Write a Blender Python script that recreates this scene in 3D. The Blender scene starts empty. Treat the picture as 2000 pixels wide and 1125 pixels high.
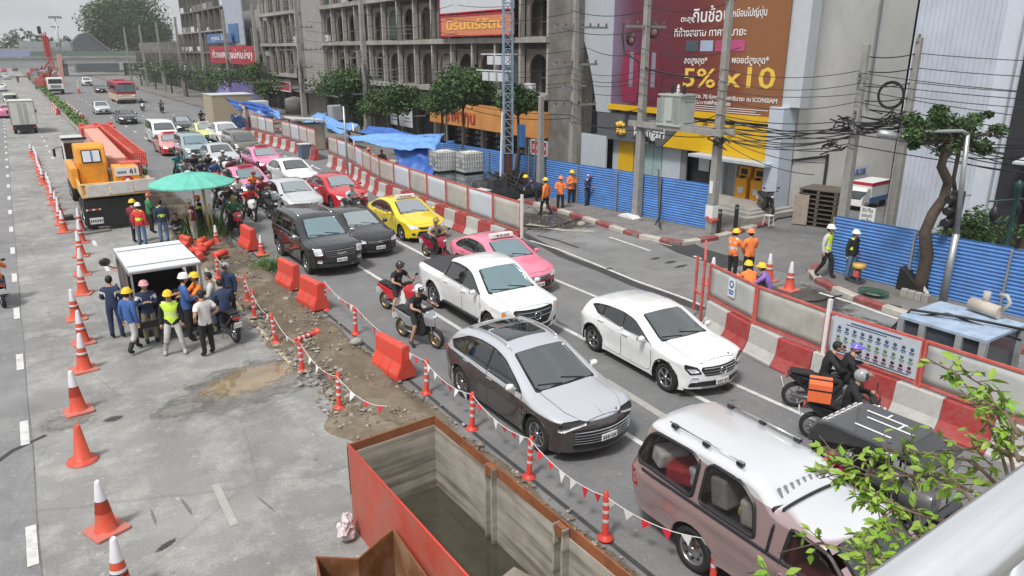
import bpy,bmesh,math,random
import numpy as np
from mathutils import Vector,Matrix
from mathutils.bvhtree import BVHTree
random.seed(7);np.random.seed(7)
SC=bpy.context.scene;COL=SC.collection
R_=math.radians
# ---------------------------------------------------------------- camera, sky, sun, exposure
CAMH=7.3
cam=bpy.data.cameras.new('camera');camo=bpy.data.objects.new('camera',cam);COL.objects.link(camo);SC.camera=camo
cx_=Vector((0.83331678,-0.55279575,0));cy_=Vector((0.17016526,0.25651711,0.95144246));cz_=Vector((-0.52595335,-0.79285297,0.30782664))
cx_.normalize();cz_.normalize();cy_=cz_.cross(cx_)
camo.matrix_world=Matrix(((cx_.x,cy_.x,cz_.x,0),(cx_.y,cy_.y,cz_.y,0),(cx_.z,cy_.z,cz_.z,CAMH),(0,0,0,1)))
FPX=1435.69
cam.sensor_width=36;cam.lens=FPX/2000*36;cam.clip_end=3000;cam.clip_start=.05
SUN_EL,SUN_AZ=58,245  # degrees; azimuth of the sun measured from +Y towards +X
w=bpy.data.worlds.new('World');SC.world=w;w.use_nodes=True
nt=w.node_tree;nt.nodes.clear()
sky=nt.nodes.new('ShaderNodeTexSky');sky.sky_type='NISHITA';sky.sun_disc=False
sky.sun_elevation=R_(SUN_EL);sky.sun_rotation=R_(SUN_AZ);sky.air_density=1.6;sky.dust_density=6;sky.ozone_density=1
hs=nt.nodes.new('ShaderNodeHueSaturation');hs.inputs['Saturation'].default_value=.12;hs.inputs['Value'].default_value=1.0
tc=nt.nodes.new('ShaderNodeTexCoord');mp=nt.nodes.new('ShaderNodeMapping');mp.inputs['Scale'].default_value=(1,1,3.2)
cn=nt.nodes.new('ShaderNodeTexNoise');cn.inputs['Scale'].default_value=2.6;cn.inputs['Detail'].default_value=6;cn.inputs['Roughness'].default_value=.6
cr=nt.nodes.new('ShaderNodeMapRange');cr.inputs[1].default_value=.3;cr.inputs[2].default_value=.7;cr.inputs[3].default_value=.8;cr.inputs[4].default_value=1.25
mx=nt.nodes.new('ShaderNodeMix');mx.data_type='RGBA';mx.blend_type='MIX';mx.inputs['Factor'].default_value=.62
mx.inputs[7].default_value=(9.2,9.5,9.8,1)
mu=nt.nodes.new('ShaderNodeVectorMath');mu.operation='SCALE'
bg=nt.nodes.new('ShaderNodeBackground');bg.inputs['Strength'].default_value=.086
wo=nt.nodes.new('ShaderNodeOutputWorld')
nt.links.new(sky.outputs[0],hs.inputs['Color']);nt.links.new(hs.outputs[0],mx.inputs[6])
nt.links.new(tc.outputs['Generated'],mp.inputs[0]);nt.links.new(mp.outputs[0],cn.inputs['Vector']);nt.links.new(cn.outputs[0],cr.inputs[0])
nt.links.new(mx.outputs[2],mu.inputs[0]);nt.links.new(cr.outputs[0],mu.inputs['Scale'])
nt.links.new(mu.outputs[0],bg.inputs['Color']);nt.links.new(bg.outputs[0],wo.inputs['Surface'])
sl=bpy.data.lights.new('sun','SUN');sl.energy=2.7;sl.angle=R_(10);sl.color=(1,.97,.93)
so=bpy.data.objects.new('sun',sl);COL.objects.link(so)
az=R_(SUN_AZ);el=R_(SUN_EL)
sd=Vector((math.sin(az)*math.cos(el),math.cos(az)*math.cos(el),math.sin(el)))
so.rotation_euler=sd.to_track_quat('Z','Y').to_euler()
SC.view_settings.view_transform='Standard';SC.view_settings.look='None'
SC.view_settings.exposure=0.16;SC.view_settings.gamma=1;SC.view_settings.use_curve_mapping=False

# ---------------------------------------------------------------- measuring: a photo pixel to a point of the place
def ray(px,py):
    return cx_*(px-1000)+cy_*(562.5-py)-cz_*FPX
def G(px,py,z=0.0):
    d=ray(px,py);t=(z-CAMH)/d.z
    return Vector((d.x*t,d.y*t,z))
def FX(px,py,X):
    d=ray(px,py);t=X/d.x
    return Vector((X,d.y*t,CAMH+d.z*t))
def FY(px,py,Y):
    d=ray(px,py);t=Y/d.y
    return Vector((d.x*t,Y,CAMH+d.z*t))

# ---------------------------------------------------------------- materials
MATS={}
def mt(name,col,rough=.6,metal=0,var=.10,scale=3.0,bump=0.0,coat=0,ior=1.45,dirt=None,dscale=1.2,damt=.5,bscale=None,detail=6):
    if name in MATS:return MATS[name]
    m=bpy.data.materials.new(name);m.use_nodes=True;n=m.node_tree;p=n.nodes['Principled BSDF']
    p.inputs['Roughness'].default_value=rough;p.inputs['Metallic'].default_value=metal
    p.inputs['IOR'].default_value=ior
    if coat:p.inputs['Coat Weight'].default_value=coat;p.inputs['Coat Roughness'].default_value=.04
    c=(*col,1)
    if var or dirt:
        t=n.nodes.new('ShaderNodeTexCoord')
        no=n.nodes.new('ShaderNodeTexNoise');no.inputs['Scale'].default_value=scale;no.inputs['Detail'].default_value=detail;no.inputs['Roughness'].default_value=.65
        n.links.new(t.outputs['Object'],no.inputs['Vector'])
        r=n.nodes.new('ShaderNodeValToRGB');e=r.color_ramp.elements
        e[0].position=.3;e[1].position=.7
        e[0].color=(*[max(0,x*(1-var))for x in col],1);e[1].color=(*[min(1,x*(1+var))for x in col],1)
        n.links.new(no.outputs[0],r.inputs[0]);out=r.outputs[0]
        if dirt:
            n2=n.nodes.new('ShaderNodeTexNoise');n2.inputs['Scale'].default_value=dscale;n2.inputs['Detail'].default_value=8;n2.inputs['Roughness'].default_value=.7
            n.links.new(t.outputs['Object'],n2.inputs['Vector'])
            r2=n.nodes.new('ShaderNodeValToRGB');r2.color_ramp.elements[0].position=.62-.3*damt;r2.color_ramp.elements[1].position=.78
            n.links.new(n2.outputs[0],r2.inputs[0])
            mi=n.nodes.new('ShaderNodeMix');mi.data_type='RGBA';mi.inputs[7].default_value=(*dirt,1)
            n.links.new(r2.outputs[0],mi.inputs['Factor']);n.links.new(out,mi.inputs[6]);out=mi.outputs[2]
        n.links.new(out,p.inputs['Base Color'])
        if bump:
            nb=no
            if bscale:
                nb=n.nodes.new('ShaderNodeTexNoise');nb.inputs['Scale'].default_value=bscale;nb.inputs['Detail'].default_value=5
                n.links.new(t.outputs['Object'],nb.inputs['Vector'])
            b=n.nodes.new('ShaderNodeBump');b.inputs['Strength'].default_value=bump;b.inputs['Distance'].default_value=.02
            n.links.new(nb.outputs[0],b.inputs['Height']);n.links.new(b.outputs[0],p.inputs['Normal'])
    else:
        p.inputs['Base Color'].default_value=c
    MATS[name]=m;return m
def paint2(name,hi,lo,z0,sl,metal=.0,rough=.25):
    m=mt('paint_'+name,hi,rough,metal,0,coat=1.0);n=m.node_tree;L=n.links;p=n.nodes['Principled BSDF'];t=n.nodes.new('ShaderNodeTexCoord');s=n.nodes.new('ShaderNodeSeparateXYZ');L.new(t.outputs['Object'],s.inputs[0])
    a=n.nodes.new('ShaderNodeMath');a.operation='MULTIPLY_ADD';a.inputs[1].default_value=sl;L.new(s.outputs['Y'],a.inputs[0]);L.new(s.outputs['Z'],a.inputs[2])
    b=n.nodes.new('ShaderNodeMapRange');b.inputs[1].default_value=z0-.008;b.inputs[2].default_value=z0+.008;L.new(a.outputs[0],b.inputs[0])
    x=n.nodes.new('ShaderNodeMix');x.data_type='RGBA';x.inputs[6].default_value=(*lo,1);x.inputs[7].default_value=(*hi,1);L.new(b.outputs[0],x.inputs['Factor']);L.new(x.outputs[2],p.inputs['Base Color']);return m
def paint(name,col,metal=.0,rough=.2):
    return mt('paint_'+name,col,rough,metal,.04,.8,coat=1.0,dirt=tuple(min(1,x*.7+.05)for x in col),dscale=2.5,damt=.15)
BLK=mt('black_plastic',(.02,.02,.022),.45,var=.1)
RUB=mt('tyre_rubber',(.022,.022,.023),.8,var=.2,scale=12)
GLS=mt('tinted_glass',(.010,.012,.014),.03,0,0,ior=1.75,coat=1)
GLW=mt('windscreen_glass',(.035,.045,.05),.03,.0,0,ior=2.3,coat=1)
GLC=mt('film_glass_teal',(.22,.33,.36),.08,.55,0,ior=1.9,coat=1)
GLP=mt('film_glass_silver',(.40,.45,.48),.1,.6,0,ior=1.8,coat=1)
CHR=mt('chrome',(.75,.76,.78),.12,1,0)
ALU=mt('alloy',(.55,.56,.58),.28,1,.05)
LMP=mt('lamp_glass',(.72,.76,.8),.08,.35,0,coat=1)
RED=mt('lamp_red',(.45,.02,.02),.15,0,0,coat=1)
ORL=mt('lamp_orange',(.8,.25,.03),.2,0,0,coat=1)
WHT=mt('white_plate',(.72,.72,.7),.5,var=.05)
DRK=mt('dark_print',(.03,.03,.04),.6,var=0)
STL=mt('galvanised_steel',(.42,.43,.44),.4,.7,.12,5)
GRY=mt('grey_paint',(.22,.23,.24),.5,var=.12)
def setp(o,label=None,cat=None,group=None,kind=None):
    if label:o['label']=label
    if cat:o['category']=cat
    if group:o['group']=group
    if kind:o['kind']=kind
    return o
def thing(name,label,cat,loc=(0,0,0),rz=0,group=None):
    o=bpy.data.objects.new(name,None);COL.objects.link(o);o.empty_display_size=.2
    o.location=loc;o.rotation_euler=(0,0,rz);return setp(o,label,cat,group)
def copy_tree(o,parent=None,swap=None,cache=None):
    c=o.copy();COL.objects.link(c)
    if parent is not None:c.parent=parent
    if swap and c.type=='MESH' and any(m and m.name in swap for m in c.data.materials):
        k=c.data.name
        if k not in cache:
            d=c.data.copy()
            for i,m in enumerate(d.materials):
                if m and m.name in swap:d.materials[i]=swap[m.name]
            cache[k]=d
        c.data=cache[k]
    for ch in list(o.children):copy_tree(ch,c,swap,cache)
    return c
class MB:
    def __init__(s):s.v=[];s.f=[];s.m=[];s.sm=[]
    def add(s,vs,fs,m=0,smooth=False):
        b=len(s.v);s.v+=[tuple(x)for x in vs]
        for f in fs:s.f.append(tuple(b+i for i in f));s.m.append(m);s.sm.append(smooth)
        return s
    def box(s,c,d,rz=0,m=0,rx=0,ry=0):
        M=Matrix.Rotation(rz,3,'Z')@Matrix.Rotation(ry,3,'Y')@Matrix.Rotation(rx,3,'X')
        vs=[Vector(c)+M@Vector((x*d[0]/2,y*d[1]/2,z*d[2]/2))for x in(-1,1)for y in(-1,1)for z in(-1,1)]
        return s.add(vs,[(0,1,3,2),(4,6,7,5),(0,4,5,1),(2,3,7,6),(0,2,6,4),(1,5,7,3)],m)
    def bar(s,a,b,w,h=None,m=0,up=(0,0,1)):
        a=Vector(a);b=Vector(b);d=(b-a);h=h or w
        if d.length<1e-6:return s
        d.normalize();u=Vector(up)
        if abs(d.dot(u))>.98:u=Vector((0,1,0))if abs(d.y)<.9 else Vector((1,0,0))
        x=d.cross(u).normalized();y=x.cross(d).normalized()
        vs=[p+x*(i*w/2)+y*(j*h/2)for p in(a,b)for i,j in((-1,-1),(1,-1),(1,1),(-1,1))]
        return s.add(vs,[(0,1,2,3),(7,6,5,4),(0,4,5,1),(1,5,6,2),(2,6,7,3),(3,7,4,0)],m)
    def tube(s,pts,r,n=8,m=0,caps=True):
        pts=[Vector(p)for p in pts];rs=r if isinstance(r,(list,tuple))else[r]*len(pts)
        vs=[];prev=None
        for i,p in enumerate(pts):
            d=(pts[min(i+1,len(pts)-1)]-pts[max(i-1,0)]).normalized()
            if prev is None:
                u=Vector((0,0,1))if abs(d.z)<.9 else Vector((1,0,0));x=d.cross(u).normalized()
            else:
                x=(prev-d*prev.dot(d)).normalized()
            prev=x;y=d.cross(x)
            vs+=[p+(x*math.cos(a)+y*math.sin(a))*rs[i]for a in[2*math.pi*k/n for k in range(n)]]
        fs=[(i*n+k,i*n+(k+1)%n,(i+1)*n+(k+1)%n,(i+1)*n+k)for i in range(len(pts)-1)for k in range(n)]
        s.add(vs,fs,m,n>5)
        if caps:
            b=len(s.v)-len(vs)
            s.f.append(tuple(b+k for k in range(n))[::-1]);s.m.append(m);s.sm.append(False)
            s.f.append(tuple(b+(len(pts)-1)*n+k for k in range(n)));s.m.append(m);s.sm.append(False)
        return s
    def cyl(s,a,b,r0,r1=None,n=12,m=0):return s.tube([a,b],[r0,r0 if r1 is None else r1],n,m)
    def lathe(s,prof,n=16,c=(0,0,0),m=0,axis='z',mfun=None):
        c=Vector(c);vs=[]
        for r,z in prof:
            for k in range(n):
                a=2*math.pi*k/n
                p=(r*math.cos(a),r*math.sin(a),z)
                if axis=='x':p=(p[2],p[0],p[1])
                elif axis=='y':p=(p[1],p[2],p[0])
                vs.append(c+Vector(p))
        for i in range(len(prof)-1):
            fs=[(i*n+k,i*n+(k+1)%n,(i+1)*n+(k+1)%n,(i+1)*n+k)for k in range(n)]
            if i==0:s.add(vs,[],m)
            b=len(s.v)-len(vs)
            for f in fs:s.f.append(tuple(b+q for q in f));s.m.append(mfun(i)if mfun else m);s.sm.append(True)
        return s
    def sph(s,c,r,sc=(1,1,1),n=10,m=0,half=False):
        k=n//2;prof=[]
        for i in range(k+1):
            a=-math.pi/2+math.pi*i/k
            if half and a<0:a=0
            prof.append((max(1e-4,math.cos(a))*r,math.sin(a)*r))
        b=len(s.v);s.lathe(prof,n,(0,0,0),m)
        for i in range(b,len(s.v)):
            x,y,z=s.v[i];s.v[i]=(c[0]+x*sc[0],c[1]+y*sc[1],c[2]+z*sc[2])
        return s
    def prism(s,poly,a,b,axis='x',m=0):
        # poly is 2D, extruded along axis from a to b.  x: (y,z)  y: (x,z)  z: (x,y)
        def P(u,v,t):return{'x':(t,u,v),'y':(u,t,v),'z':(u,v,t)}[axis]
        n=len(poly);vs=[P(u,v,a)for u,v in poly]+[P(u,v,b)for u,v in poly]
        fs=[tuple(range(n))[::-1],tuple(range(n,2*n))]+[(i,(i+1)%n,n+(i+1)%n,n+i)for i in range(n)]
        return s.add(vs,fs,m)
    def quad(s,*p,m=0):return s.add(p,[tuple(range(len(p)))],m)
    def xf(s,M):
        s.v=[tuple(M@Vector(p))for p in s.v];return s
    def mesh(s,name,mats):
        me=bpy.data.meshes.new(name);me.from_pydata(s.v,[],s.f)
        for m in(mats if isinstance(mats,(list,tuple))else[mats]):me.materials.append(m)
        me.polygons.foreach_set('material_index',s.m);me.polygons.foreach_set('use_smooth',s.sm);me.update()
        return me
    def build(s,name,mats,parent=None,loc=None,bevel=0,fix=True,rz=0):
        me=s.mesh(name,mats)
        if fix:
            bm=bmesh.new();bm.from_mesh(me);bmesh.ops.recalc_face_normals(bm,faces=bm.faces);bm.to_mesh(me);bm.free()
        o=bpy.data.objects.new(name,me);COL.objects.link(o)
        if parent is not None:o.parent=parent
        if loc is not None:o.location=loc
        if rz:o.rotation_euler.z=rz
        if bevel:
            b=o.modifiers.new('bevel','BEVEL');b.width=bevel;b.segments=2;b.limit_method='ANGLE';b.harden_normals=False
        return o
def inst(name,me,parent=None,loc=(0,0,0),rot=(0,0,0),sc=None):
    o=bpy.data.objects.new(name,me);COL.objects.link(o)
    if parent is not None:o.parent=parent
    o.location=loc;o.rotation_euler=rot
    if sc:o.scale=sc
    return o
TEXTS=[]
def text(body,size,parent,loc,rot,mat,name='lettering',ext=.01,align='CENTER',wscale=1,width=None):
    cu=bpy.data.curves.new('lettering','FONT');cu.body=body;cu.size=size;cu.extrude=ext;cu.align_x=align;cu.align_y='CENTER'
    cu.resolution_u=2;cu.offset=size*.012
    o=bpy.data.objects.new('lettering_src',cu);COL.objects.link(o)
    TEXTS.append((o,name,parent,loc,rot,mat,wscale,width));return o
def flush_texts():
    bpy.context.view_layer.update();dg=bpy.context.evaluated_depsgraph_get()
    for o,name,parent,loc,rot,mat,ws,width in TEXTS:
        me=bpy.data.meshes.new_from_object(o.evaluated_get(dg),depsgraph=dg);me.name=name
        me.materials.clear();me.materials.append(mat)
        n=inst(name,me,parent,loc,rot)
        if width and len(me.vertices):
            xs=[v.co.x for v in me.vertices];ws=width/max(1e-3,max(xs)-min(xs))
        n.scale=(ws,1,1)
        cu=o.data;bpy.data.objects.remove(o);bpy.data.curves.remove(cu)
    TEXTS.clear()
def mesher(poly,step):
    bm=bmesh.new();vs=[bm.verts.new((u,v,0))for u,v in poly];bm.faces.new(vs)
    bmesh.ops.triangulate(bm,faces=bm.faces[:])
    for ax in(0,1):
        lo=min(p[ax]for p in poly);hi=max(p[ax]for p in poly)
        k=math.ceil(lo/step+.05)
        while k*step<hi-.01*step:
            co=[0,0,0];no=[0,0,0];co[ax]=k*step;no[ax]=1
            bmesh.ops.bisect_plane(bm,geom=bm.verts[:]+bm.edges[:]+bm.faces[:],dist=1e-5,plane_co=co,plane_no=no);k+=1
    bm.verts.index_update()
    V=[(v.co.x,v.co.y)for v in bm.verts];F=[tuple(v.index for v in f.verts)for f in bm.faces]
    ed=[(e.verts[0].index,e.verts[1].index)for e in bm.edges if len(e.link_faces)==1]
    bm.free();return V,F,ed
def sstep(a,b,x):
    t=min(1,max(0,(x-a)/(b-a)));return t*t*(3-2*t)
# ================================================================ cars
def curve_resample(pts,n):
    # Catmull-Rom through pts then even resampling
    P=[Vector(p)for p in pts];out=[]
    for i in range(len(P)-1):
        p0=P[max(i-1,0)];p1=P[i];p2=P[i+1];p3=P[min(i+2,len(P)-1)]
        for k in range(8):
            t=k/8;q=.5*((2*p1)+(p2-p0)*t*.8+(2*p0-5*p1+4*p2-p3)*t*t*.8+(-p0+3*p1-3*p2+p3)*t**3*.8)
            lin=p1.lerp(p2,t);out.append(lin.lerp(q,.55))
    out.append(P[-1]);L=[0]
    for a,b in zip(out,out[1:]):L.append(L[-1]+(b-a).length)
    res=[];j=0
    for i in range(n):
        d=L[-1]*i/(n-1)
        while j<len(L)-2 and L[j+1]<d:j+=1
        t=(d-L[j])/max(1e-9,L[j+1]-L[j]);res.append(out[j].lerp(out[j+1],t))
    return res
class CarShape:
    def __init__(s,S):
        s.S=S;s.W=S['W'];s.belt=S['belt'];s.tum=S.get('tum',.3)
        s.yf=max(p[0]for p in S['prof']);s.yr=min(p[0]for p in S['prof']);s.zb=S.get('zb',.25)
        s.cf=S.get('cf',.22);s.crr=S.get('cr',.14);s.re=S.get('re',.09)
        s.wf,s.wr=S['wheels'];s.Rw=S['R'];s.arch=s.Rw+S.get('agap',.07)
    def hw(s,y,z):
        w=s.W/2
        w-=.085*sstep(max(s.yf-.75,s.wf+s.arch*.6),s.yf,y)+.07*sstep(min(s.yr+.6,s.wr-s.arch*.6),s.yr,y)
        if z>s.belt:w-=s.tum*(z-s.belt)+.02
        else:
            w-=.035*((s.belt-z)/(s.belt-s.zb))**2
            w+=.02*math.exp(-((z-s.belt+.13)/.05)**2)-.018*math.exp(-((z-.5)/.12)**2)
            w-=.02*sstep(s.belt-.06,s.belt,z)
        for yw in(s.wf,s.wr):
            d=math.hypot(y-yw,z-s.Rw)
            w+=s.S.get('flare',.03)*math.exp(-((d-s.arch)/.09)**2)*(1 if z<s.belt else 0)
        return w
    def ysh(s,y,sv):
        return y-s.cf*sv*sv*sstep(max(s.yf-.8,s.wf+s.arch),s.yf,y)+s.crr*sv*sv*sstep(min(s.yr+.6,s.wr-s.arch),s.yr,y)
    def build(s):
        S=s.S;N=S.get('n',84);C=curve_resample(S['prof'],N)
        nr=[]
        for i in range(N):
            d=C[min(i+1,N-1)]-C[max(i-1,0)];d.normalize();nr.append(Vector((d.y,-d.x))) # prof runs front->rear over the roof: inward normal
        for i in range(N):
            if nr[i].dot(Vector((0,.6))-C[i]*Vector((0,1)).y)<-9:pass
        mb=MB();flat=[0,.2,.4,.6,.78,.9];roll=[.3,.55,.8,1.0]
        rows=[]
        re=s.re
        for i in range(N):
            p=C[i];n=nr[i]
            # inward = towards the inside of the car
            if(Vector((0,.7))-Vector((p.x*.85,p.y))).dot(n)<0:n=-n
            row=[]
            for f in flat:
                crown=S.get('crown',.045)*f*f
                q=p+n*crown;row.append((q,f,None))
            for k in roll:
                a=k*math.pi/2
                q=p+n*(S.get('crown',.045)+re*(1-math.cos(a)));row.append((q,None,math.sin(a)))
            rr=[]
            for q,f,sa in row:
                h=s.hw(q.x,q.y);x=h-re+re*sa if f is None else(h-re)*f
                rr.append((x,s.ysh(q.x,x/h),q.y,q))
            rows.append(rr)
        K=len(rows[0]);vs=[]
        for rr in rows:
            vs+=[(-x,y,z)for x,y,z,q in rr[::-1]]+[(x,y,z)for x,y,z,q in rr[1:]]
        KK=2*K-1
        def midx(i):
            q=rows[i][-1][3];return q
        fs=[];ms=[]
        for i in range(N-1):
            zc=C[i].y;low=1 if(S.get('lowz')and zc<S['lowz']and abs(C[i].x)>min(abs(s.yf),abs(s.yr))-.25)else 0
            for k in range(KK-1):
                fs.append((i*KK+k,i*KK+k+1,(i+1)*KK+k+1,(i+1)*KK+k));ms.append(low)
        b=len(mb.v);mb.add(vs,[],0)
        for f,m in zip(fs,ms):mb.f.append(f);mb.m.append(m);mb.sm.append(True)
        # side polygon with wheel arches
        top=[(rr[-1][3].x,rr[-1][3].y)for rr in rows]
        clean=[top[0]]
        ins=S.get('crown',.045)+re
        for p in top[1:]:
            if min(math.hypot(p[0]-c.x,p[1]-c.y)for c in C)<ins*.93:continue
            if math.hypot(p[0]-clean[-1][0],p[1]-clean[-1][1])>.02:clean.append(p)
        zb=s.zb;poly=clean[:]
        if poly[-1][1]>zb:poly.append((poly[-1][0]+.03,zb))
        for yw in(s.wr,s.wf):
            a0=math.asin(min(1,max(-1,(zb-s.Rw)/s.arch)))
            for k in range(13):
                a=math.pi-a0+(a0*2-math.pi)*k/12
                poly.append((yw+s.arch*math.cos(a),s.Rw+s.arch*math.sin(a)))
        poly.append((poly[0][0]-.03,zb))
        if poly[0][1]<zb:pass
        V,F,ed=mesher(poly,S.get('step',.11))
        lz=S.get('lowline')
        for sg in(-1,1):
            vv=[(sg*s.hw(y,z),s.ysh(y,1),z)for y,z in V]
            b=len(mb.v);mb.v+=vv
            for f in F:
                cz=sum(V[i][1]for i in f)/len(f);cy=sum(V[i][0]for i in f)/len(f)
                if not inpoly(cy,cz,poly):continue
                m=1 if lz and cz<lz(cy)else 0
                mb.f.append(tuple(b+i for i in(f if sg>0 else f[::-1])));mb.m.append(m);mb.sm.append(True)
        s.tops=sorted((p.x,p.y)for p in C)
        s.bvh=BVHTree.FromPolygons([Vector(v)for v in mb.v],mb.f)
        s.mb=mb;s.poly=poly;return mb
    def topz(s,y):
        T=s.tops;lo=T[0][1]
        for a,b in zip(T,T[1:]):
            if a[0]<=y<=b[0]:return a[1]+(b[1]-a[1])*(y-a[0])/max(1e-6,b[0]-a[0])
        return lo
    def proj(s,view,u,v,off):
        if view=='top':o=Vector((u,v,5));d=Vector((0,0,-1))
        elif view=='front':o=Vector((u,6,v));d=Vector((0,-1,0))
        elif view=='rear':o=Vector((u,-6,v));d=Vector((0,1,0))
        elif view=='R':o=Vector((4,u,v));d=Vector((-1,0,0))
        else:o=Vector((-4,u,v));d=Vector((1,0,0))
        h=s.bvh.ray_cast(o,d)
        if h[0]is None:
            h=s.bvh.find_nearest(o+d*(4 if view in 'RL' else 4))
        n=h[1]
        if n.dot(d)>0:n=-n
        n=(n-d*.3).normalized()
        return h[0]+n*off,n
    def patch(s,name,parent,view,poly,mat,off=.006,step=.09,rim=.02,clamp=0):
        V,F,ed=mesher(poly,step);mb=MB()
        if clamp:
            V=[(u,min(v,s.topz(u)-clamp))for u,v in V]
        pn=[s.proj(view,u,v,off)for u,v in V]
        n=len(V);mb.v=[tuple(p)for p,_ in pn]
        for f in F:mb.f.append(f);mb.m.append(0);mb.sm.append(True)
        if rim:
            mb.v+=[tuple(p-q*rim)for p,q in pn]
            for a,b in ed:mb.f.append((a,b,n+b,n+a));mb.m.append(0);mb.sm.append(False)
        me=mb.mesh(name,mat)
        return inst(name,me,parent)
def inpoly(x,y,P):
    r=False
    for(a,b),(c,d)in zip(P,P[1:]+P[:1]):
        if(b>y)!=(d>y)and x<(c-a)*(y-b)/(d-b)+a:r=not r
    return r
def mirror(poly):return[(-x,y)for x,y in poly][::-1]
def inset(poly,d):
    cx=sum(p[0]for p in poly)/len(poly);cy=sum(p[1]for p in poly)/len(poly);out=[]
    n=len(poly)
    for i in range(n):
        a=Vector(poly[i-1]);b=Vector(poly[i]);c=Vector(poly[(i+1)%n])
        e1=(b-a).normalized();e2=(c-b).normalized()
        n1=Vector((-e1.y,e1.x));n2=Vector((-e2.y,e2.x));m=(n1+n2)
        if m.length<1e-4:m=n1
        m.normalize();k=d/max(.4,m.dot(n1));out.append(tuple(b+m*k))
    ar=sum(poly[i][0]*poly[(i+1)%n][1]-poly[(i+1)%n][0]*poly[i][1]for i in range(n))
    if ar<0 and d!=0:
        return inset(poly[::-1],d)[::-1]
    return out
def rnd(poly,r=.06,k=3):
    out=[];n=len(poly)
    for i in range(n):
        a=Vector(poly[i-1]);b=Vector(poly[i]);c=Vector(poly[(i+1)%n])
        r1=min(r,(a-b).length*.45,(c-b).length*.45)
        p=b+(a-b).normalized()*r1;q=b+(c-b).normalized()*r1
        for j in range(k+1):
            t=j/k;out.append(tuple(p*(1-t)**2+b*2*t*(1-t)+q*t*t))
    return out
WM={}
def wheel_meshes(R,wd,style):
    k=(round(R,2),wd,style)
    if k in WM:return WM[k]
    t=MB();rr=R*.66
    t.lathe([(rr,-wd/2),(R*.9,-wd/2-.005),(R*.97,-wd/2+.02),(R,-wd/2+.05),(R,wd/2-.05),(R*.97,wd/2-.02),(R*.9,wd/2+.005),(rr,wd/2),(rr,-wd/2)],28,axis='x')
    r=MB()
    r.lathe([(rr,wd/2-.005),(rr*.93,wd/2+.004),(rr*.9,wd/2-.03),(rr*.88,-wd/2+.02)],28,axis='x')
    r.lathe([(rr*.9,wd/2-.06),(.001,wd/2-.055)],20,axis='x',m=1)
    ns={'five':5,'ten':10,'steel':0,'six':6}[style]
    for i in range(ns):
        a=2*math.pi*i/ns
        for da in((-.13,.13)if style=='five' else(0,)):
            p0=(wd/2-.025,.03*math.cos(a),.03*math.sin(a));p1=(wd/2-.012,rr*.92*math.cos(a+da),rr*.92*math.sin(a+da))
            r.bar(p0,p1,.03 if style!='ten' else .022,.02,up=(1,0,0))
    if style=='steel':
        r.lathe([(rr*.9,wd/2-.03),(rr*.55,wd/2-.045),(rr*.4,wd/2-.015),(.01,wd/2-.01)],20,axis='x')
        for i in range(8):
            a=2*math.pi*i/8;r.box((wd/2-.028,rr*.66*math.cos(a),rr*.66*math.sin(a)),(.012,.035,.035),m=1,rx=a)
    r.lathe([(rr*.2,wd/2-.02),(rr*.18,wd/2+.002),(.001,wd/2+.004)],12,axis='x')
    WM[k]=(t.mesh('tyre',RUB),r.mesh('rim',[ALU,BLK]));return WM[k]
def add_wheels(root,S,cs,ys=None):
    tm,rm=wheel_meshes(S['R'],.21,S.get('rim','five'))
    for yw in(ys or(cs.wf,cs.wr)):
        for sg in(1,-1):
            x=cs.W/2-.125
            wh=inst('wheel',tm,root,(sg*x,yw,S['R']),(0,0,0 if sg>0 else math.pi))
            inst('rim',rm,wh)
PT=paint('proto',(.5,.5,.5));PT2=paint('proto_low',(.5,.5,.5))
GSW=mt('proto_side_glass',(.01,.01,.01),.05,0,0);GFW=mt('proto_front_glass',(.02,.02,.02),.05,0,0)
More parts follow.
